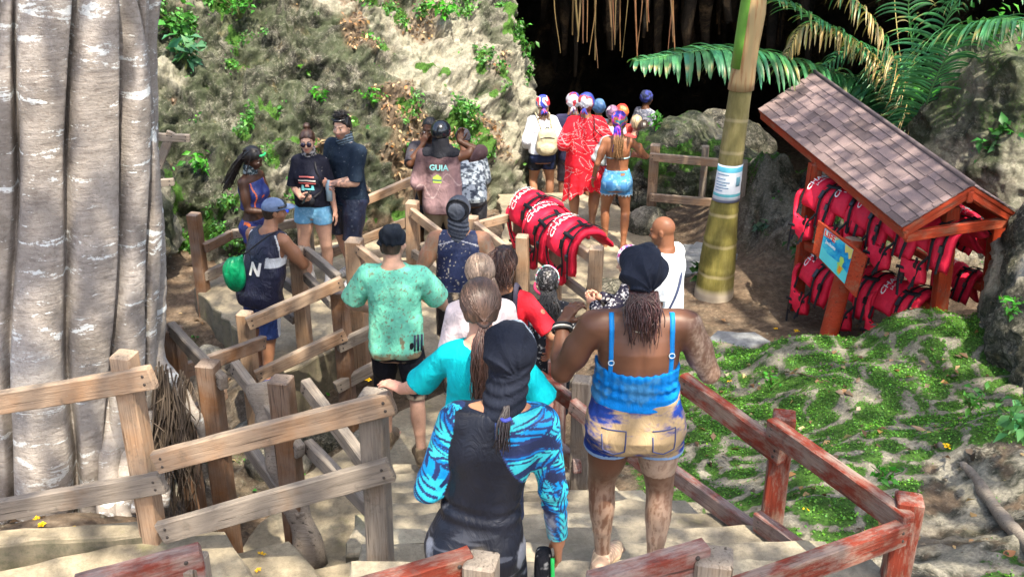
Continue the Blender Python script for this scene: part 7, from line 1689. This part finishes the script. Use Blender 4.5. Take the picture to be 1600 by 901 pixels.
# ---- 13 woman in wetsuit with leaf sleeves
def leafpat(V, axis0, axis1, seed=0):
    """palm-leaf print: curved blue fronds on dark ground, laid out round and along the sleeve"""
    d = axis1-axis0; L = np.linalg.norm(d); d = d/L; t = (V-axis0)@d; q = V-axis0-t[:, None]*d; e1_ = np.cross(d, (0, 1., 0)); e1_ /= np.linalg.norm(e1_); e2_ = np.cross(d, e1_); a = np.arctan2(q@e2_, q@e1_)*.055
    U = np.stack([a, t], 1); c = np.tile(A_((.012, .022, .075)), (len(V), 1)); rr = np.random.default_rng(77+seed); n = 30
    for i in range(n):
        x0 = rr.uniform(-.19, .19); y0 = rr.uniform(-.12, .62); an = rr.uniform(0, 6.28); R_ = rr.uniform(.07, .12); ca, sa = math.cos(an), math.sin(an)
        for wrap_ in (-.3456, 0, .3456):
            dx = U[:, 0]-x0-wrap_; dy = U[:, 1]-y0; u = (dx*ca+dy*sa)/R_; v = (-dx*sa+dy*ca)/R_; v = v-.35*u*u; w = .55*np.sqrt(np.clip(1-u*u, 0, 1)); ins = (np.abs(v) < w) & (np.abs(u) < 1)
            st = (np.sin((u*1.1-np.abs(v)*1.5)*17) > -.30) & (np.abs(v) < w*(.86+.10*np.sin((u-np.abs(v))*17))); rib = np.abs(v) < .035; m = ins & (st | rib)
            tone = np.where((u+np.abs(v) > .1)[:, None], A_((.0, .26, .62)), A_((.03, .47, .66))) if i % 3 else np.where((np.abs(v) < w*.5)[:, None], A_((.04, .52, .60)), A_((.0, .20, .55)))
            c[ins & ~m] = (.015, .03, .12); c[m] = tone[m]
    return c
def p_wetsuit():
    f = Fig(True, .96, sw=.156, lean=(.10, .03), arms=((-.20, .22, 1.05), (.31, .05, .86)), elb=((-.35, -.45, -1), (.9, -1, 0)), head=(-.12, -.22, -.04), hands=(.4, .55), hdir=((.4, .8, 0), (.0, .15, -1)), legs=1.05)
    p = Person('woman in a black wetsuit with blue leaf-print sleeves, nearest the camera', (lambda q_: (q_[0]-.125, q_[1], 1.65))(stand(797, 524, 1.65, 1.67)), rotd(-3), 1.67, f, 'tan', .006)
    def suit(q):
        D = f.torso(q, .012, .78, 1.47)
        for k in (0, 1): D = smin(D, f.legsd(q, k, .008, .14), .022); D = smin(D, f.armsd(q, k, .012, .94), .034)
        nc = f.nb+A_((0, 0, .075)); return smax(D, -rc(q, nc, nc+A_((0, -.02, .1)), .060, .08), .01)
    def col(V):
        c = np.tile(A_((.005, .007, .016)), (len(V), 1)); z = V[:, 2]; x = V[:, 0]
        for k, sg in enumerate((-1, 1)):
            xb = .085+.10*np.clip((1.40-z)/.22, 0, 1)**1.2; m = (sg*x > xb) & (z > 1.185)
            da = np.linalg.norm(V-(f.sh[k]*.3+f.el[k]*.7), axis=1); dd = (V-f.sh[k])@((f.el[k]-f.sh[k])/np.linalg.norm(f.el[k]-f.sh[k])); far_ = f.armsd(V.astype(F32), k, .012) < f.torso(V.astype(F32), .008, .78, 1.455); m = m | far_
            ax = f.sh[k]*1.0; pat = leafpat(V, f.sh[k]+A_((0, 0, .10)), f.el[k]*.5+f.wr[k]*.5, k); c[m] = pat[m]; ed = (np.abs(sg*x-xb) < .0035) & (z > 1.19) & ~far_; c[ed] = (.03, .06, .2)
        sp_ = sstep(.63, .72, fbm(V*A_((11, 11, 9))+3, 5, 21)+.06*sstep(1.02, .92, z)*sstep(.62, .85, z)-.03)*sstep(1.15, 1.0, z); c = c*(1-.65*sp_[:, None])+A_((.30, .32, .38))*.65*sp_[:, None]; sc_ = sstep(.60, .66, fbm(V*A_((8, 8, 50)), 3, 8))*sstep(1.05, .9, z)*.3; c = c*(1-sc_[:, None])+A_((.25, .27, .33))*sc_[:, None]; b = np.exp(-((V[:, 0]-.03)**2+(z-.93)**2)/.0006)*(V[:, 1] < 0)*.6; return c*(1-b[:, None])+A_((.4, .33, .22))*b[:, None]
    lo, hi = f.bounds(); s_ = p.part('wetsuit', lambda q: suit(q)+.004*np.sin(q[:, 2]*95+np.sin(q[:, 0]*14)*1.6)*np.exp(-((q[:, 2]-1.06)/.05)**2), lo, hi, col, 'wetsuit', .0045)
    for sg in (0,): 
        V, F = tube_mesh(bez([(0.0, -.145, .93), (0.0, -.155, .86), (0, -.11, .80)], 8)*p.k, .0025, 5); mesh_np('seam', V, F, flat('seam', (.01, .01, .02), .5), s_)
    def wc(V): q = f.hl(V.astype(F32)); c = np.tile(A_((.010, .013, .024)), (len(V), 1)); b = (q[:, 1] > -.012) & (q[:, 1] < .032) & (q[:, 2] > -.03); pn = fbm(V*90, 2, 4) > .5; c[b & pn] = (.22, .27, .34); c[b & ~pn] = (.04, .05, .08); return c
    p.wrap(wc, .013, low=-.11, puff=(0, -.045, .05), folds=.006, neckg=True, tilt=.2, vox=.0045, fold_freq=26)
    p.strands(lambda u, r: ((r.random()-.5)*.02, -.085, -.14), lambda u, r: ((r.random()-.5)*.03-.01, -.13, -.27-.03*r.random()), 46, (.02, .013, .014), .004, mid=lambda u, r: ((r.random()-.5)*.03-.005, -.120, -.20), seed=19, name='braid')
    p.tubepart('hair_tie', [(-.018, -.112, -.185), (0, -.128, -.188), (.018, -.112, -.185)], .007, flat('tieblue', (.06, .08, .40), .6), head=True)
    # dangling pouch in the right hand
    c = A_(f.wr[1])+A_((-.055, .02, -.16)); o = empty('pouch', p.root.location, 0, 'black pouch with a bright green edge held by the woman in the wetsuit', 'bag'); o.rotation_euler = p.root.rotation_euler
    V, F = mesh_sdf(lambda q: ((np.abs(q-c.astype(F32))/A_((.035, .06, .10)).astype(F32))**4).sum(1)**.25*.04-.04, c-.16, c+.16, .007); mesh_np('bag_body', V*p.k, F, M['cloth'], o, speck(BLACK, (.3, .3, .3), .66, 60)(V))
    V, F = tube_mesh(bez([c+A_((.035, -.055, .11)), c+A_((.038, -.062, 0)), c+A_((.035, -.055, -.10))], 10)*p.k, .008, 6); mesh_np('piping', V, F, flat('lime', (.03, .55, .12), .5), o)
# ---- 14 girl with headband
def p_headband():
    f = Fig(True, 1.0, head=(.05, -.25, 0), arms=((-.2, .1, 1.0), (.2, .1, 1.0)))
    p = Person('person with black speckled curls and a white and pink headband beside the jackets', stand(856, 424, .165, 1.57), rotd(0), 1.57, f, 'brown', .0075); p.shirt(speck(BLACK, (.45, .45, .45), .64, 60), .86, .48, .016, 1.05); p.lower(BLACK, 1, .4); p.shoes((.1, .1, .1)); h = p.hair_cap(speck((.012, .010, .010), (.35, .33, .33), .62, 120, 2, .8), .016, .03, rough=.006, back=-.08)
    def cc(V): q = f.hl(V.astype(F32)); n = q[:, 0]*6+q[:, 2]*9; c = np.tile(A_((.62, .62, .66)), (len(V), 1)); c[np.sin(n*14) > .45] = (.12, .45, .42); c[np.sin(n*9+1) > .8] = (.65, .06, .22); return c
    p.part('headband', lambda q_: (lambda q: smax(smax(ell(q, (0, -.016, .036), (.102, .120, .116)), np.abs(q[:, 1]-.030-.2*(q[:, 2]-.05))-.030, .006), -.03-q[:, 2], .01))(f.hl(q_)), f.hc-.18, f.hc+.2, cc, 'satin', .006)
    p.tubepart('headband', [(-.10, .01, .0), (-.105, -.02, -.05), (-.06, -.09, -.085), (.0, -.105, -.09)], .012, flat('pinkband', (.6, .04, .12), .6), head=True)
    p.strands(lambda u, r: ((r.random()-.5)*.12, -.09, -.05), lambda u, r: ((r.random()-.5)*.18, -.13, -.33), 120, (.02, .018, .018), .006, mid=lambda u, r: ((r.random()-.5)*.17, -.14, -.18), seed=24, parent=h, wave=.012, name='curls')
# ---- 15 person with bandana behind the big woman
def bandana(seed, cols, sc=24):
    def f_(V):
        n = fbm(V*sc, 2, seed); c = np.tile(A_(cols[0]), (len(V), 1)); ks = np.quantile(n, np.linspace(0, 1, len(cols)+1)[1:-1])
        for k, t_ in enumerate(ks): c[n > t_] = cols[k+1]
        return c
    return f_
def p_speckled():
    f = Fig(True, 1.0, arms=((-.12, .30, 1.22), (-.02, .30, 1.25)), elb=((-1, -.2, -.7), (.6, -.3, -.7)), head=(.5, -.25, 0), hands=(.7, .7), hdir=((.3, .7, .3), (-.3, .7, .3)))
    p = Person('person in a pink and white bandana and white-speckled dark shirt', stand(990, 390, .05, 1.62), rotd(62), 1.62, f, 'fair', .0075); p.shirt(speck(A_((.02, .018, .035)), (.60, .58, .60), .57, 55, 6, .95), .86, .97, .018, 1.08); p.lower((.1, .1, .12), 1, .2, name='trousers'); p.shoes((.1, .1, .1)); p.wrap(bandana(5, [(.65, .63, .68), (.62, .60, .66), (.55, .06, .30), (.08, .12, .35)], 20), .016, folds=.006, mat='satin')
# ---- 16 woman in blue top and denim shorts
def p_blue():
    f = Fig(True, 1.27, sw=.212, arms=((-.34, .22, 1.31), (.30, .27, 1.20)), elb=((-.35, -.35, -1), (.5, -.5, -1.0)), head=(-.03, -.12, 0), hands=(.65, .5), hdir=((.45, .3, .6), (-.7, .7, 0)), hnorm=((.6, .6, 0), (-.2, -.6, 0)), legs=1.0, build=1.26, feet=((-.12, .10, 0, .55), (.13, .0, 0, .2)), belly=.02)
    p = Person('woman in a ribbed blue camisole and muddy denim shorts seen from behind', stand(1006, 397, 1.485, 1.68), rotd(0), 1.68, f, A_((.115, .050, .028)), .006)
    # pale mud smeared on the right arm and both legs
    me = p.body.data; n = len(me.vertices); co = np.empty(n*3); me.vertices.foreach_get('co', co); V = co.reshape(-1, 3)/p.k; ca = me.color_attributes['Col']; cc = np.empty(n*4, np.float32); ca.data.foreach_get('color', cc); cc = cc.reshape(-1, 4)
    x, z = V[:, 0], V[:, 2]; arm = np.clip((x-.20)/.06, 0, 1)*(z > 1.05)*(z < 1.46); leg = sstep(.72, .3, z)*.9+((x > 0) & (z > .62) & (z < .76))*1.0
    fine_ = ridge(V*A_((34, 34, 15)), 4, 61); m = np.clip((.15+sstep(.40, .80, fbm(V*A_((34, 34, 20)), 5, 33, .8))*.6)*arm+sstep(.70, .80, ridge(V*A_((80, 80, 40)), 4, 66))*arm*.4+(sstep(.62, .76, ridge(V*A_((62, 62, 16)), 4, 64))*.55+.12+sstep(.35, .75, fbm(V*A_((7, 7, 4))+2, 4, 35, .6))*.55)*leg+((x > .02) & (z > .62) & (z < .78))*sstep(.35, .6, fbm(V*A_((12, 12, 22)), 4, 4))*.7, 0, .88)[:, None]; cc[:, :3] = cc[:, :3]*(1-m)+A_((.40, .30, .23))*m; ca.data.foreach_set('color', cc.ravel())
    def top(q):
        D = f.torso(q, .012, 1.02, 1.26); y = q[:, 1]; return smax(D, q[:, 2]-(1.205-.0*y+.02*(np.abs(q[:, 0])/.2)), .006)+.0035*np.sin(q[:, 0]*170)*(q[:, 2] > 1.09)+.005*np.sin(q[:, 2]*120+np.sin(q[:, 0]*9)*1.5)*np.exp(-((q[:, 2]-1.10)/.06)**2)
    lo, hi = f.bounds(); t = p.part('camisole', top, A_((lo[0], lo[1], .88)), A_((hi[0], hi[1], 1.38)), muddy(A_((.0, .165, .52)), .22, 7, 4, A_((.12, .25, .2))), 'cloth', .005)
    for sg in (-1, 1):
        xx = sg*.135; pts = []
        for zz, yy in ((1.27, -.175), (1.33, -.160), (1.39, -.130), (1.44, -.085)):
            pts.append((xx+sg*(1.44-zz)*.05, yy, zz))
        from mathutils.bvhtree import BVHTree
        co_ = V*1.0; bv = BVHTree.FromPolygons([Vector(v) for v in co_], [tuple(q_.vertices) for q_ in me.polygons]); ring = []
        for zz in np.linspace(1.16, 1.43, 10):
            h = bv.ray_cast(Vector((xx, -.8, zz)), Vector((0, 1, 0))); 
            if h[0]: ring.append(A_(h[0])+A_((0, -.006, 0)))
        h = bv.ray_cast(Vector((xx, -.03, 2)), Vector((0, 0, -1)))
        if h[0]: ring.append(A_(h[0])+A_((0, 0, .006)))
        for zz in np.linspace(1.42, 1.18, 6):
            h = bv.ray_cast(Vector((xx*.9, .8, zz)), Vector((0, -1, 0)))
            if h[0]: ring.append(A_(h[0])+A_((0, .006, 0)))
        c = bez(ring, 40); st = MB(); Vv = []; Ff = []
        for q_ in c: Vv += [q_+A_((-.011, 0, 0)), q_+A_((.011, 0, 0))]
        for i in range(39): Ff.append([2*i, 2*i+1, 2*i+3, 2*i+2])
        o = mesh_np('shoulder_strap', A_(Vv)*p.k, Ff, flat('strapblue', (.0, .17, .50), .6), t); o.modifiers.new('thick', 'SOLIDIFY').thickness = .005
        q_ = c[9 if sg < 0 else 12]; V2, F2 = tube_mesh([q_+A_((math.cos(a)*.013, -.006, math.sin(a)*.012)) for a in np.linspace(0, 6.28, 14)], .0025, 6); mesh_np('buckle_ring', V2*p.k, F2, flat('ringmetal', (.5, .6, .65), .3, spec=.8), o)
    def dc(V):
        z = V[:, 2]; c = np.tile(A_((.008, .035, .22)), (len(V), 1)); n = fbm(V*A_((5, 5, 16)), 5, 71, .65); c = c*(1+.9*(fbm(V*A_((8, 8, 40)), 3, 9)-.5))[:, None]; n2 = fbm(V*A_((22, 22, 70)), 4, 73, .65); m = (sstep(.42, .60, n*.65+n2*.35-.13*sstep(.10, .22, np.abs(V[:, 0]-.04))+.10*sstep(.80, .88, z)*sstep(1.04, .92, z)+.04*(V[:, 0] > .05))*.9)[:, None]; c = c*(1-m)+A_((.38, .27, .13))*m; c[z < .765] = (.22, .34, .55); return c
    sh_ = p.lower(dc, 1.055, .745, .016, .016, 'denim', .006, vox=.005)
    fr = sh_
    for sg in (-1, 1):
        pl = [(-.055, .05), (.055, .05), (.05, -.05), (0, -.07), (-.05, -.05), (-.055, .05)]
        from mathutils.bvhtree import BVHTree
        m2 = sh_.data; co2 = np.empty(len(m2.vertices)*3); m2.vertices.foreach_get('co', co2); bv2 = BVHTree.FromPolygons([Vector(v) for v in co2.reshape(-1, 3)], [tuple(q_.vertices) for q_ in m2.polygons]); pts = []
        for i in range(5):
            a, b_ = A_(pl[i]), A_(pl[i+1])
            for t_ in (0, .25, .5, .75):
                u = a*(1-t_)+b_*t_; h = bv2.ray_cast(Vector(((u[0]+sg*.115)*p.k, -1, (u[1]+.90)*p.k)), Vector((0, 1, 0)))
                if h[0]: pts.append(A_(h[0])+A_((0, -.002, 0)))
        V2, F2 = tube_mesh(pts, .0035, 5); mesh_np('back_pocket', V2, F2, flat('stitch', (.05, .06, .14), .8), sh_)
    p.shoes(muddy(A_((.34, .24, .18)), .6, 20), (.48, .36, .24), .045, soleh=.028)
    w = p.wrap(A_((.014, .018, .032)), .024, low=-.035, puff=(.0, -.055, .06), folds=.012, tilt=.30, vox=.0045, fold_freq=22)
    p.strands(lambda u, r: ((r.random()-.5)*.13, -.085-.02*r.random(), -.045), lambda u, r: (-.07+.14*u+(r.random()-.5)*.03, -.145, -.16-.12*r.random()), 120, (.035, .012, .012), .0042, mid=lambda u, r: ((u-.5)*.16, -.125, -.11), seed=31, wave=.006, jit=.01)
    p.tubepart('necklace', [f.nb+A_((-.10, -.01, -.005)), f.nb+A_((-.04, -.078, -.04)), f.nb+A_((.03, -.08, -.042)), f.nb+A_((.10, -.01, -.005))], .0022, flat('chain', (.6, .55, .4), .3))
    for i, (t_, c, r_) in enumerate([(.07, (.02, .02, .025), .044), (.13, (.5, .48, .44), .046), (.17, (.03, .03, .03), .048)]):
        q_ = f.wr[0]+(f.el[0]-f.wr[0])*t_; d, s2, t2 = frame(f.el[0]-f.wr[0]); V2, F2 = tube_mesh([q_+s2*math.cos(a)*r_+t2*math.sin(a)*r_ for a in np.linspace(0, 6.28, 20)], .006, 6); mesh_np('bracelet', V2*p.k, F2, flat('br%d' % i, c, .5), p.root)
# ---- 17 bald man
def p_bald():
    f = Fig(False, 1.05, arms=((-.26, .04, .90), (.10, .26, 1.05)), elb=(None, (1, -.5, -.4)), head=(.12, -.22, 0), hands=(.4, .6))
    p = Person('bald man in a white t-shirt looking down to the left by the palm', stand(1043, 341, .0, 1.82), rotd(58), 1.82, f, A_((.20, .085, .045)), .0075, beard=.25); p.shirt(muddy(A_((.66, .70, .72)), .15, 7), .84, .46, .020, 1.12, wr=.014, sl_loose=.028); p.lower((.03, .04, .08), 1, .5); p.shoes((.1, .1, .1))
    p.tubepart('sling', [(.10, .02, 1.47), (.02, -.13, 1.36), (-.08, -.16, 1.2), (-.18, -.12, 1.02)], .011, flat('slingnavy', (.03, .04, .09), .7), squash=.4)
# ---- far group at the cave
def far(label, hx, hy, zg, h, rot, fem, skin, **kw):
    f = Fig(fem, kw.pop('w', 1.0), **kw.pop('fig', {})); return Person(label, stand(hx, hy, zg, h), rotd(rot), h, f, skin, .0095), f
RWB = [(.62, .03, .05), (.62, .03, .05), (.70, .70, .76), (.04, .06, .42)]; WRB = [(.66, .67, .72), (.66, .67, .72), (.6, .05, .06), (.05, .08, .4)]
def tails(p, cols, L=.18, x=.0):
    for i, sg in enumerate((-1, 1, .2)):
        V, F = tube_mesh(bez([(x, -.115, -.02), (x+sg*.03, -.145, -.07), (x+sg*.05, -.13, -.02-L)], 12), np.array([.006, .016, .022, .024, .024, .024, .022, .02, .018, .014, .01, .004]), 8, squash=.35); W_ = (p.f.HR@V.T).T+p.f.hc
        mesh_np('scarf_tail', W_*p.k, F, M['satin'], p.root, bandana(3+i, cols, 30)(W_))
def far_group():
    p, f = far('woman in a white sweater and black shorts with a cream rucksack, leftmost at the cave', 848, 152, -.42, 1.66, 4, True, 'tan', fig=dict(head=(.1, 0, 0), arms=((-.22, .12, 1.0), (.27, .10, 1.02)), legs=1.1))
    p.shirt((.62, .64, .72), .94, .93, .024, 1.12, wr=.012, sl_loose=.02, name='sweater'); p.lower(speck(BLACK, (.02, .03, .08), .5, 8), 1, .68, .014, .012); p.shoes((.1, .1, .1)); h = p.hair_cap((.12, .07, .045), .012, .03, back=-.10, rough=.01); p.wrap(bandana(2, RWB, 8), .020, low=-.01, mat='satin', folds=.004)
    p.strands(lambda u, r: ((r.random()-.5)*.13, -.09, -.02), lambda u, r: ((r.random()-.5)*.18, -.12, -.20), 90, (.16, .09, .055), .006, seed=41, wave=.012, parent=h, name='curls'); tails(p, [(.04, .06, .42), (.04, .06, .42), (.6, .05, .06)], .10)
    backpack('cream rucksack on the back of the woman in white at the cave', p, (.46, .40, .27), .30, .40, 1.14, .05, .09)
    p, f = far('man in a dark blue shirt and white bandana between the two women at the cave', 896, 148, -.50, 1.76, 0, False, 'tan'); p.shirt((.035, .035, .08), .86, .5, .018, 1.05); p.lower((.08, .07, .09), 1, .52); p.shoes((.05, .05, .06)); p.wrap(bandana(6, WRB, 8), .020, low=-.02, mat='satin', folds=.004); tails(p, WRB, .12)
    p, f = far('woman in a long red dress printed with white leaf outlines at the cave', 917, 149, -.06, 1.72, -6, True, 'tan', w=1.22, fig=dict(head=(-.2, .0, 0), arms=((-.27, .08, 1.05), (.30, .16, 1.06)), legs=1.15))
    def rdc(V):
        c = np.tile(A_((.74, .015, .03)), (len(V), 1)); rr = np.random.default_rng(9); a = np.arctan2(V[:, 0], -V[:, 1])*.17; z = V[:, 2]
        for i in range(70):
            x0, z0, an, R_ = rr.uniform(-.45, .45), rr.uniform(.4, 1.5), rr.uniform(0, 6.28), rr.uniform(.06, .12); dx, dz = a-x0, z-z0; u = (dx*math.cos(an)+dz*math.sin(an))/R_; v = (-dx*math.sin(an)+dz*math.cos(an))/R_; e = np.abs(v)-.30*np.sqrt(np.clip(1-u*u, 0, 1)); c[(np.abs(e) < .022) & (np.abs(u) < 1)] = (.72, .36, .36)
        return c
    lo, hi = f.bounds()
    def dress(q):
        D = f.torso(q, .024, .60, 1.5, 1.12); D = smin(D, smax(((((np.abs(q[:, 0])/(.215+.10*np.clip(.95-q[:, 2], 0, 1)))**2.2+(np.abs(q[:, 1]+.01)/(.165+.09*np.clip(.95-q[:, 2], 0, 1)))**2.2)**(1/2.2)-1)*.15), q[:, 2]-1.0, .02), .03)
        for k in (0, 1): D = smin(D, f.armsd(q, k, .022, .62, .03), .02)
        D = smax(D, (.46+.10*np.sin(q[:, 0]*7+1))-q[:, 2], .01); nc = f.nb+A_((0, 0, .055)); D = smax(D, -rc(q, nc-A_((0, 0, .02)), nc+A_((0, -.01, .1)), .072, .10), .01); return D+.010*np.sin(np.arctan2(q[:, 0], q[:, 1])*11)*np.clip((1.05-q[:, 2])*2, 0, 1)
    p.part('dress', dress, A_((lo[0], lo[1]-.05, .3)), A_((hi[0], hi[1]+.05, 1.58)), rdc, 'cloth', .008, .008, 8); p.flipflops((.45, .28, .2)); h = p.hair_cap((.10, .03, .02), .016, .03, back=-.12, rough=.01); p.wrap(bandana(9, WRB, 8), .022, low=-.01, mat='satin', folds=.004); tails(p, [(.05, .08, .45), (.05, .08, .45), (.6, .05, .06)], .08)
    o = empty('shoulder_bag', p.root.location, 0, 'silver-grey shoulder bag of the woman in the red dress', 'bag'); o.rotation_euler = p.root.rotation_euler; c = A_((.245, -.15, 1.10)); Rr = A_([[math.cos(.5), 0, math.sin(.5)], [0, 1, 0], [-math.sin(.5), 0, math.cos(.5)]])
    def bag(q): r = (q-c.astype(F32))@Rr.astype(F32); return (((np.abs(r)/A_((.115, .07, .19)).astype(F32))**4).sum(1)**.25-1)*.07+.004*np.sin(r[:, 2]*50)
    V, F = mesh_sdf(bag, c-.27, c+.27, .0095); mesh_np('bag_body', V*p.k, F, M['satin'], o, np.tile(A_((.36, .41, .43)), (len(V), 1))); V, F = tube_mesh(bez([c+A_((-.03, -.03, .18)), (.12, -.17, 1.36), (.10, -.07, 1.485), (.06, .06, 1.47)], 20)*p.k, .017, 8, squash=.4); mesh_np('strap', V, F, M['webbing'], o)
    p, f = far('woman in ragged denim shorts and a purple scarf right of the red dress', 968, 178, -.02, 1.66, -4, True, A_((.26, .11, .055)), fig=dict(head=(.0, -.1, 0), arms=((-.29, .02, .92), (.24, .28, 1.15)), elb=(None, (1, -.9, -.2)), feet=((-.12, .06, 0, -.1), (.11, -.06, 0, .3))))
    lo, hi = f.bounds(); p.part('bikini_top', lambda q: smax(f.torso(q, .006, 1.17, 1.36), np.where(q[:, 1] < 0, np.abs(q[:, 2]-1.215)-.010, np.abs(q[:, 2]-1.25)-.06), .003), A_((lo[0], -.25, 1.1)), A_((hi[0], .25, 1.42)), (.28, .42, .46), 'cloth', .008)
    def jc(V): c = speck(A_((.07, .25, .50)), (.25, .45, .62), .56, 30, 3, .7)(V); c[V[:, 2] < .745] = (.42, .52, .6); return c
    j = p.part('shorts', lambda q: smax(smin(smin(f.torso(q, .013, .80, 1.055), f.legsd(q, 0, .013, None, .014), .02), f.legsd(q, 1, .013, None, .014), .02), .725+.012*np.sin(q[:, 0]*150)-q[:, 2], .004), A_((lo[0], lo[1], .68)), A_((hi[0], hi[1], 1.1)), jc, 'denim', .008, .004, 10)
    decal(p, [(-.045, -.05), (.045, -.05), (.045, .045), (-.045, .045)], -.09, .895, -1, flat('pocketblue', (.05, .19, .42)), j); decal(p, [(-.045, -.05), (.045, -.05), (.045, .045), (-.045, .045)], .09, .895, -1, M['pocketblue'], j); decal(p, [(-.03, -.017), (.03, -.017), (.03, .017), (-.03, .017)], .07, 1.02, -1, flat('patchlabel', (.25, .14, .07)), j, off=.005)
    p.flipflops((.70, .62, .50)); h = p.hair_cap((.16, .09, .04), .012, .03, back=-.1); p.wrap(bandana(12, [(.06, .02, .30), (.05, .08, .55), (.55, .04, .30), (.6, .25, .05), (.05, .3, .4)], 13), .020, low=-.02, mat='satin', folds=.004)
    p.strands(lambda u, r: ((r.random()-.5)*.09, -.10, -.02), lambda u, r: ((r.random()-.5)*.14, -.15, -.42), 100, (.17, .09, .04), .0055, mid=lambda u, r: ((r.random()-.5)*.12, -.16, -.2), seed=45, wave=.008, parent=h); tails(p, [(.10, .02, .50), (.04, .06, .60), (.65, .04, .25)], .32, -.02)
    p.tubepart('wristband', [f.wr[0]+A_((-.03, 0, .02)), f.wr[0]+A_((0, -.035, .02)), f.wr[0]+A_((.03, 0, .02))], .010, flat('pinkwrist', (.75, .08, .22), .6))
    for (hx, hy, zg, h_, lab, colb, shc, sk) in [(936, 158, -.75, 1.72, 'visitor in a blue cap behind the red dress, mostly hidden', [(.10, .22, .40), (.06, .14, .30)], (.45, .47, .52), 'tan'), (957, 168, -.70, 1.62, 'visitor in a dark purple bandana just left of the purple scarf', [(.20, .10, .18), (.12, .06, .12), (.5, .45, .5)], (.42, .40, .50), 'brown'),
                                              (972, 166, -.80, 1.72, 'visitor in a red bandana at the back of the cave queue', [(.6, .04, .03), (.65, .15, .05)], (.5, .06, .05), 'fair'), (995, 182, -.80, 1.62, 'blond child in a red collar at the right end of the cave queue', None, (.55, .05, .05), 'fair'), (1006, 190, -.85, 1.62, 'dark haired person behind the boulder at the right end of the queue', None, (.08, .07, .07), 'brown')]:
        p, f = far(lab, hx, hy, zg, h_, 0, True, sk); p.shirt(shc, .86, .5, .018, 1.05); p.lower((.05, .05, .08), 1, .55); p.shoes((.1, .1, .1))
        if colb: p.wrap(bandana(int(hx) % 9, colb, 9), .020, low=-.03, folds=.004, mat='satin')
        else: p.hair_cap((.36, .27, .17) if hx < 1000 else (.03, .02, .015), .014, .03, back=-.09)
    p, f = far('woman in a patterned grey top standing back in the dark of the cave', 1010, 144, -.95, 1.68, -50, True, 'dark'); p.shirt(speck(A_((.10, .11, .15)), (.3, .3, .35), .52, 40), .84, .5, .018, 1.08); p.lower((.03, .03, .05), 1, .4); p.shoes((.05, .05, .05)); p.wrap(speck((.015, .02, .05), (.03, .04, .2), .5, 20), .02)
    f = Fig(False, 1.0, lean=(.0, .30), head=(-.3, -.5, 0), arms=((-.2, .4, 1.1), (.2, .4, 1.1))); p = Person('person in black stooping in the shadow beyond the tan boulder', stand(1078, 198, -1.3, 1.55), rotd(-80), 1.7, f, 'dark', .0105); p.shirt(BLACK, .86, .5); p.lower(BLACK, 1, .1, name='trousers'); p.shoes(BLACK); p.wrap(bandana(4, [(.02, .02, .03), (.02, .02, .03), (.6, .6, .62), (.5, .1, .1)], 14), .02)
CAST = [p_braids, p_sunglasses, p_black, p_cap, p_behind, p_guide, p_camo, p_vest, p_green, p_light, p_red, p_turq, p_wetsuit, p_headband, p_speckled, p_blue, p_bald, far_group]
for fn_ in CAST:
    fn_()
print('cast', time.time()-T0)
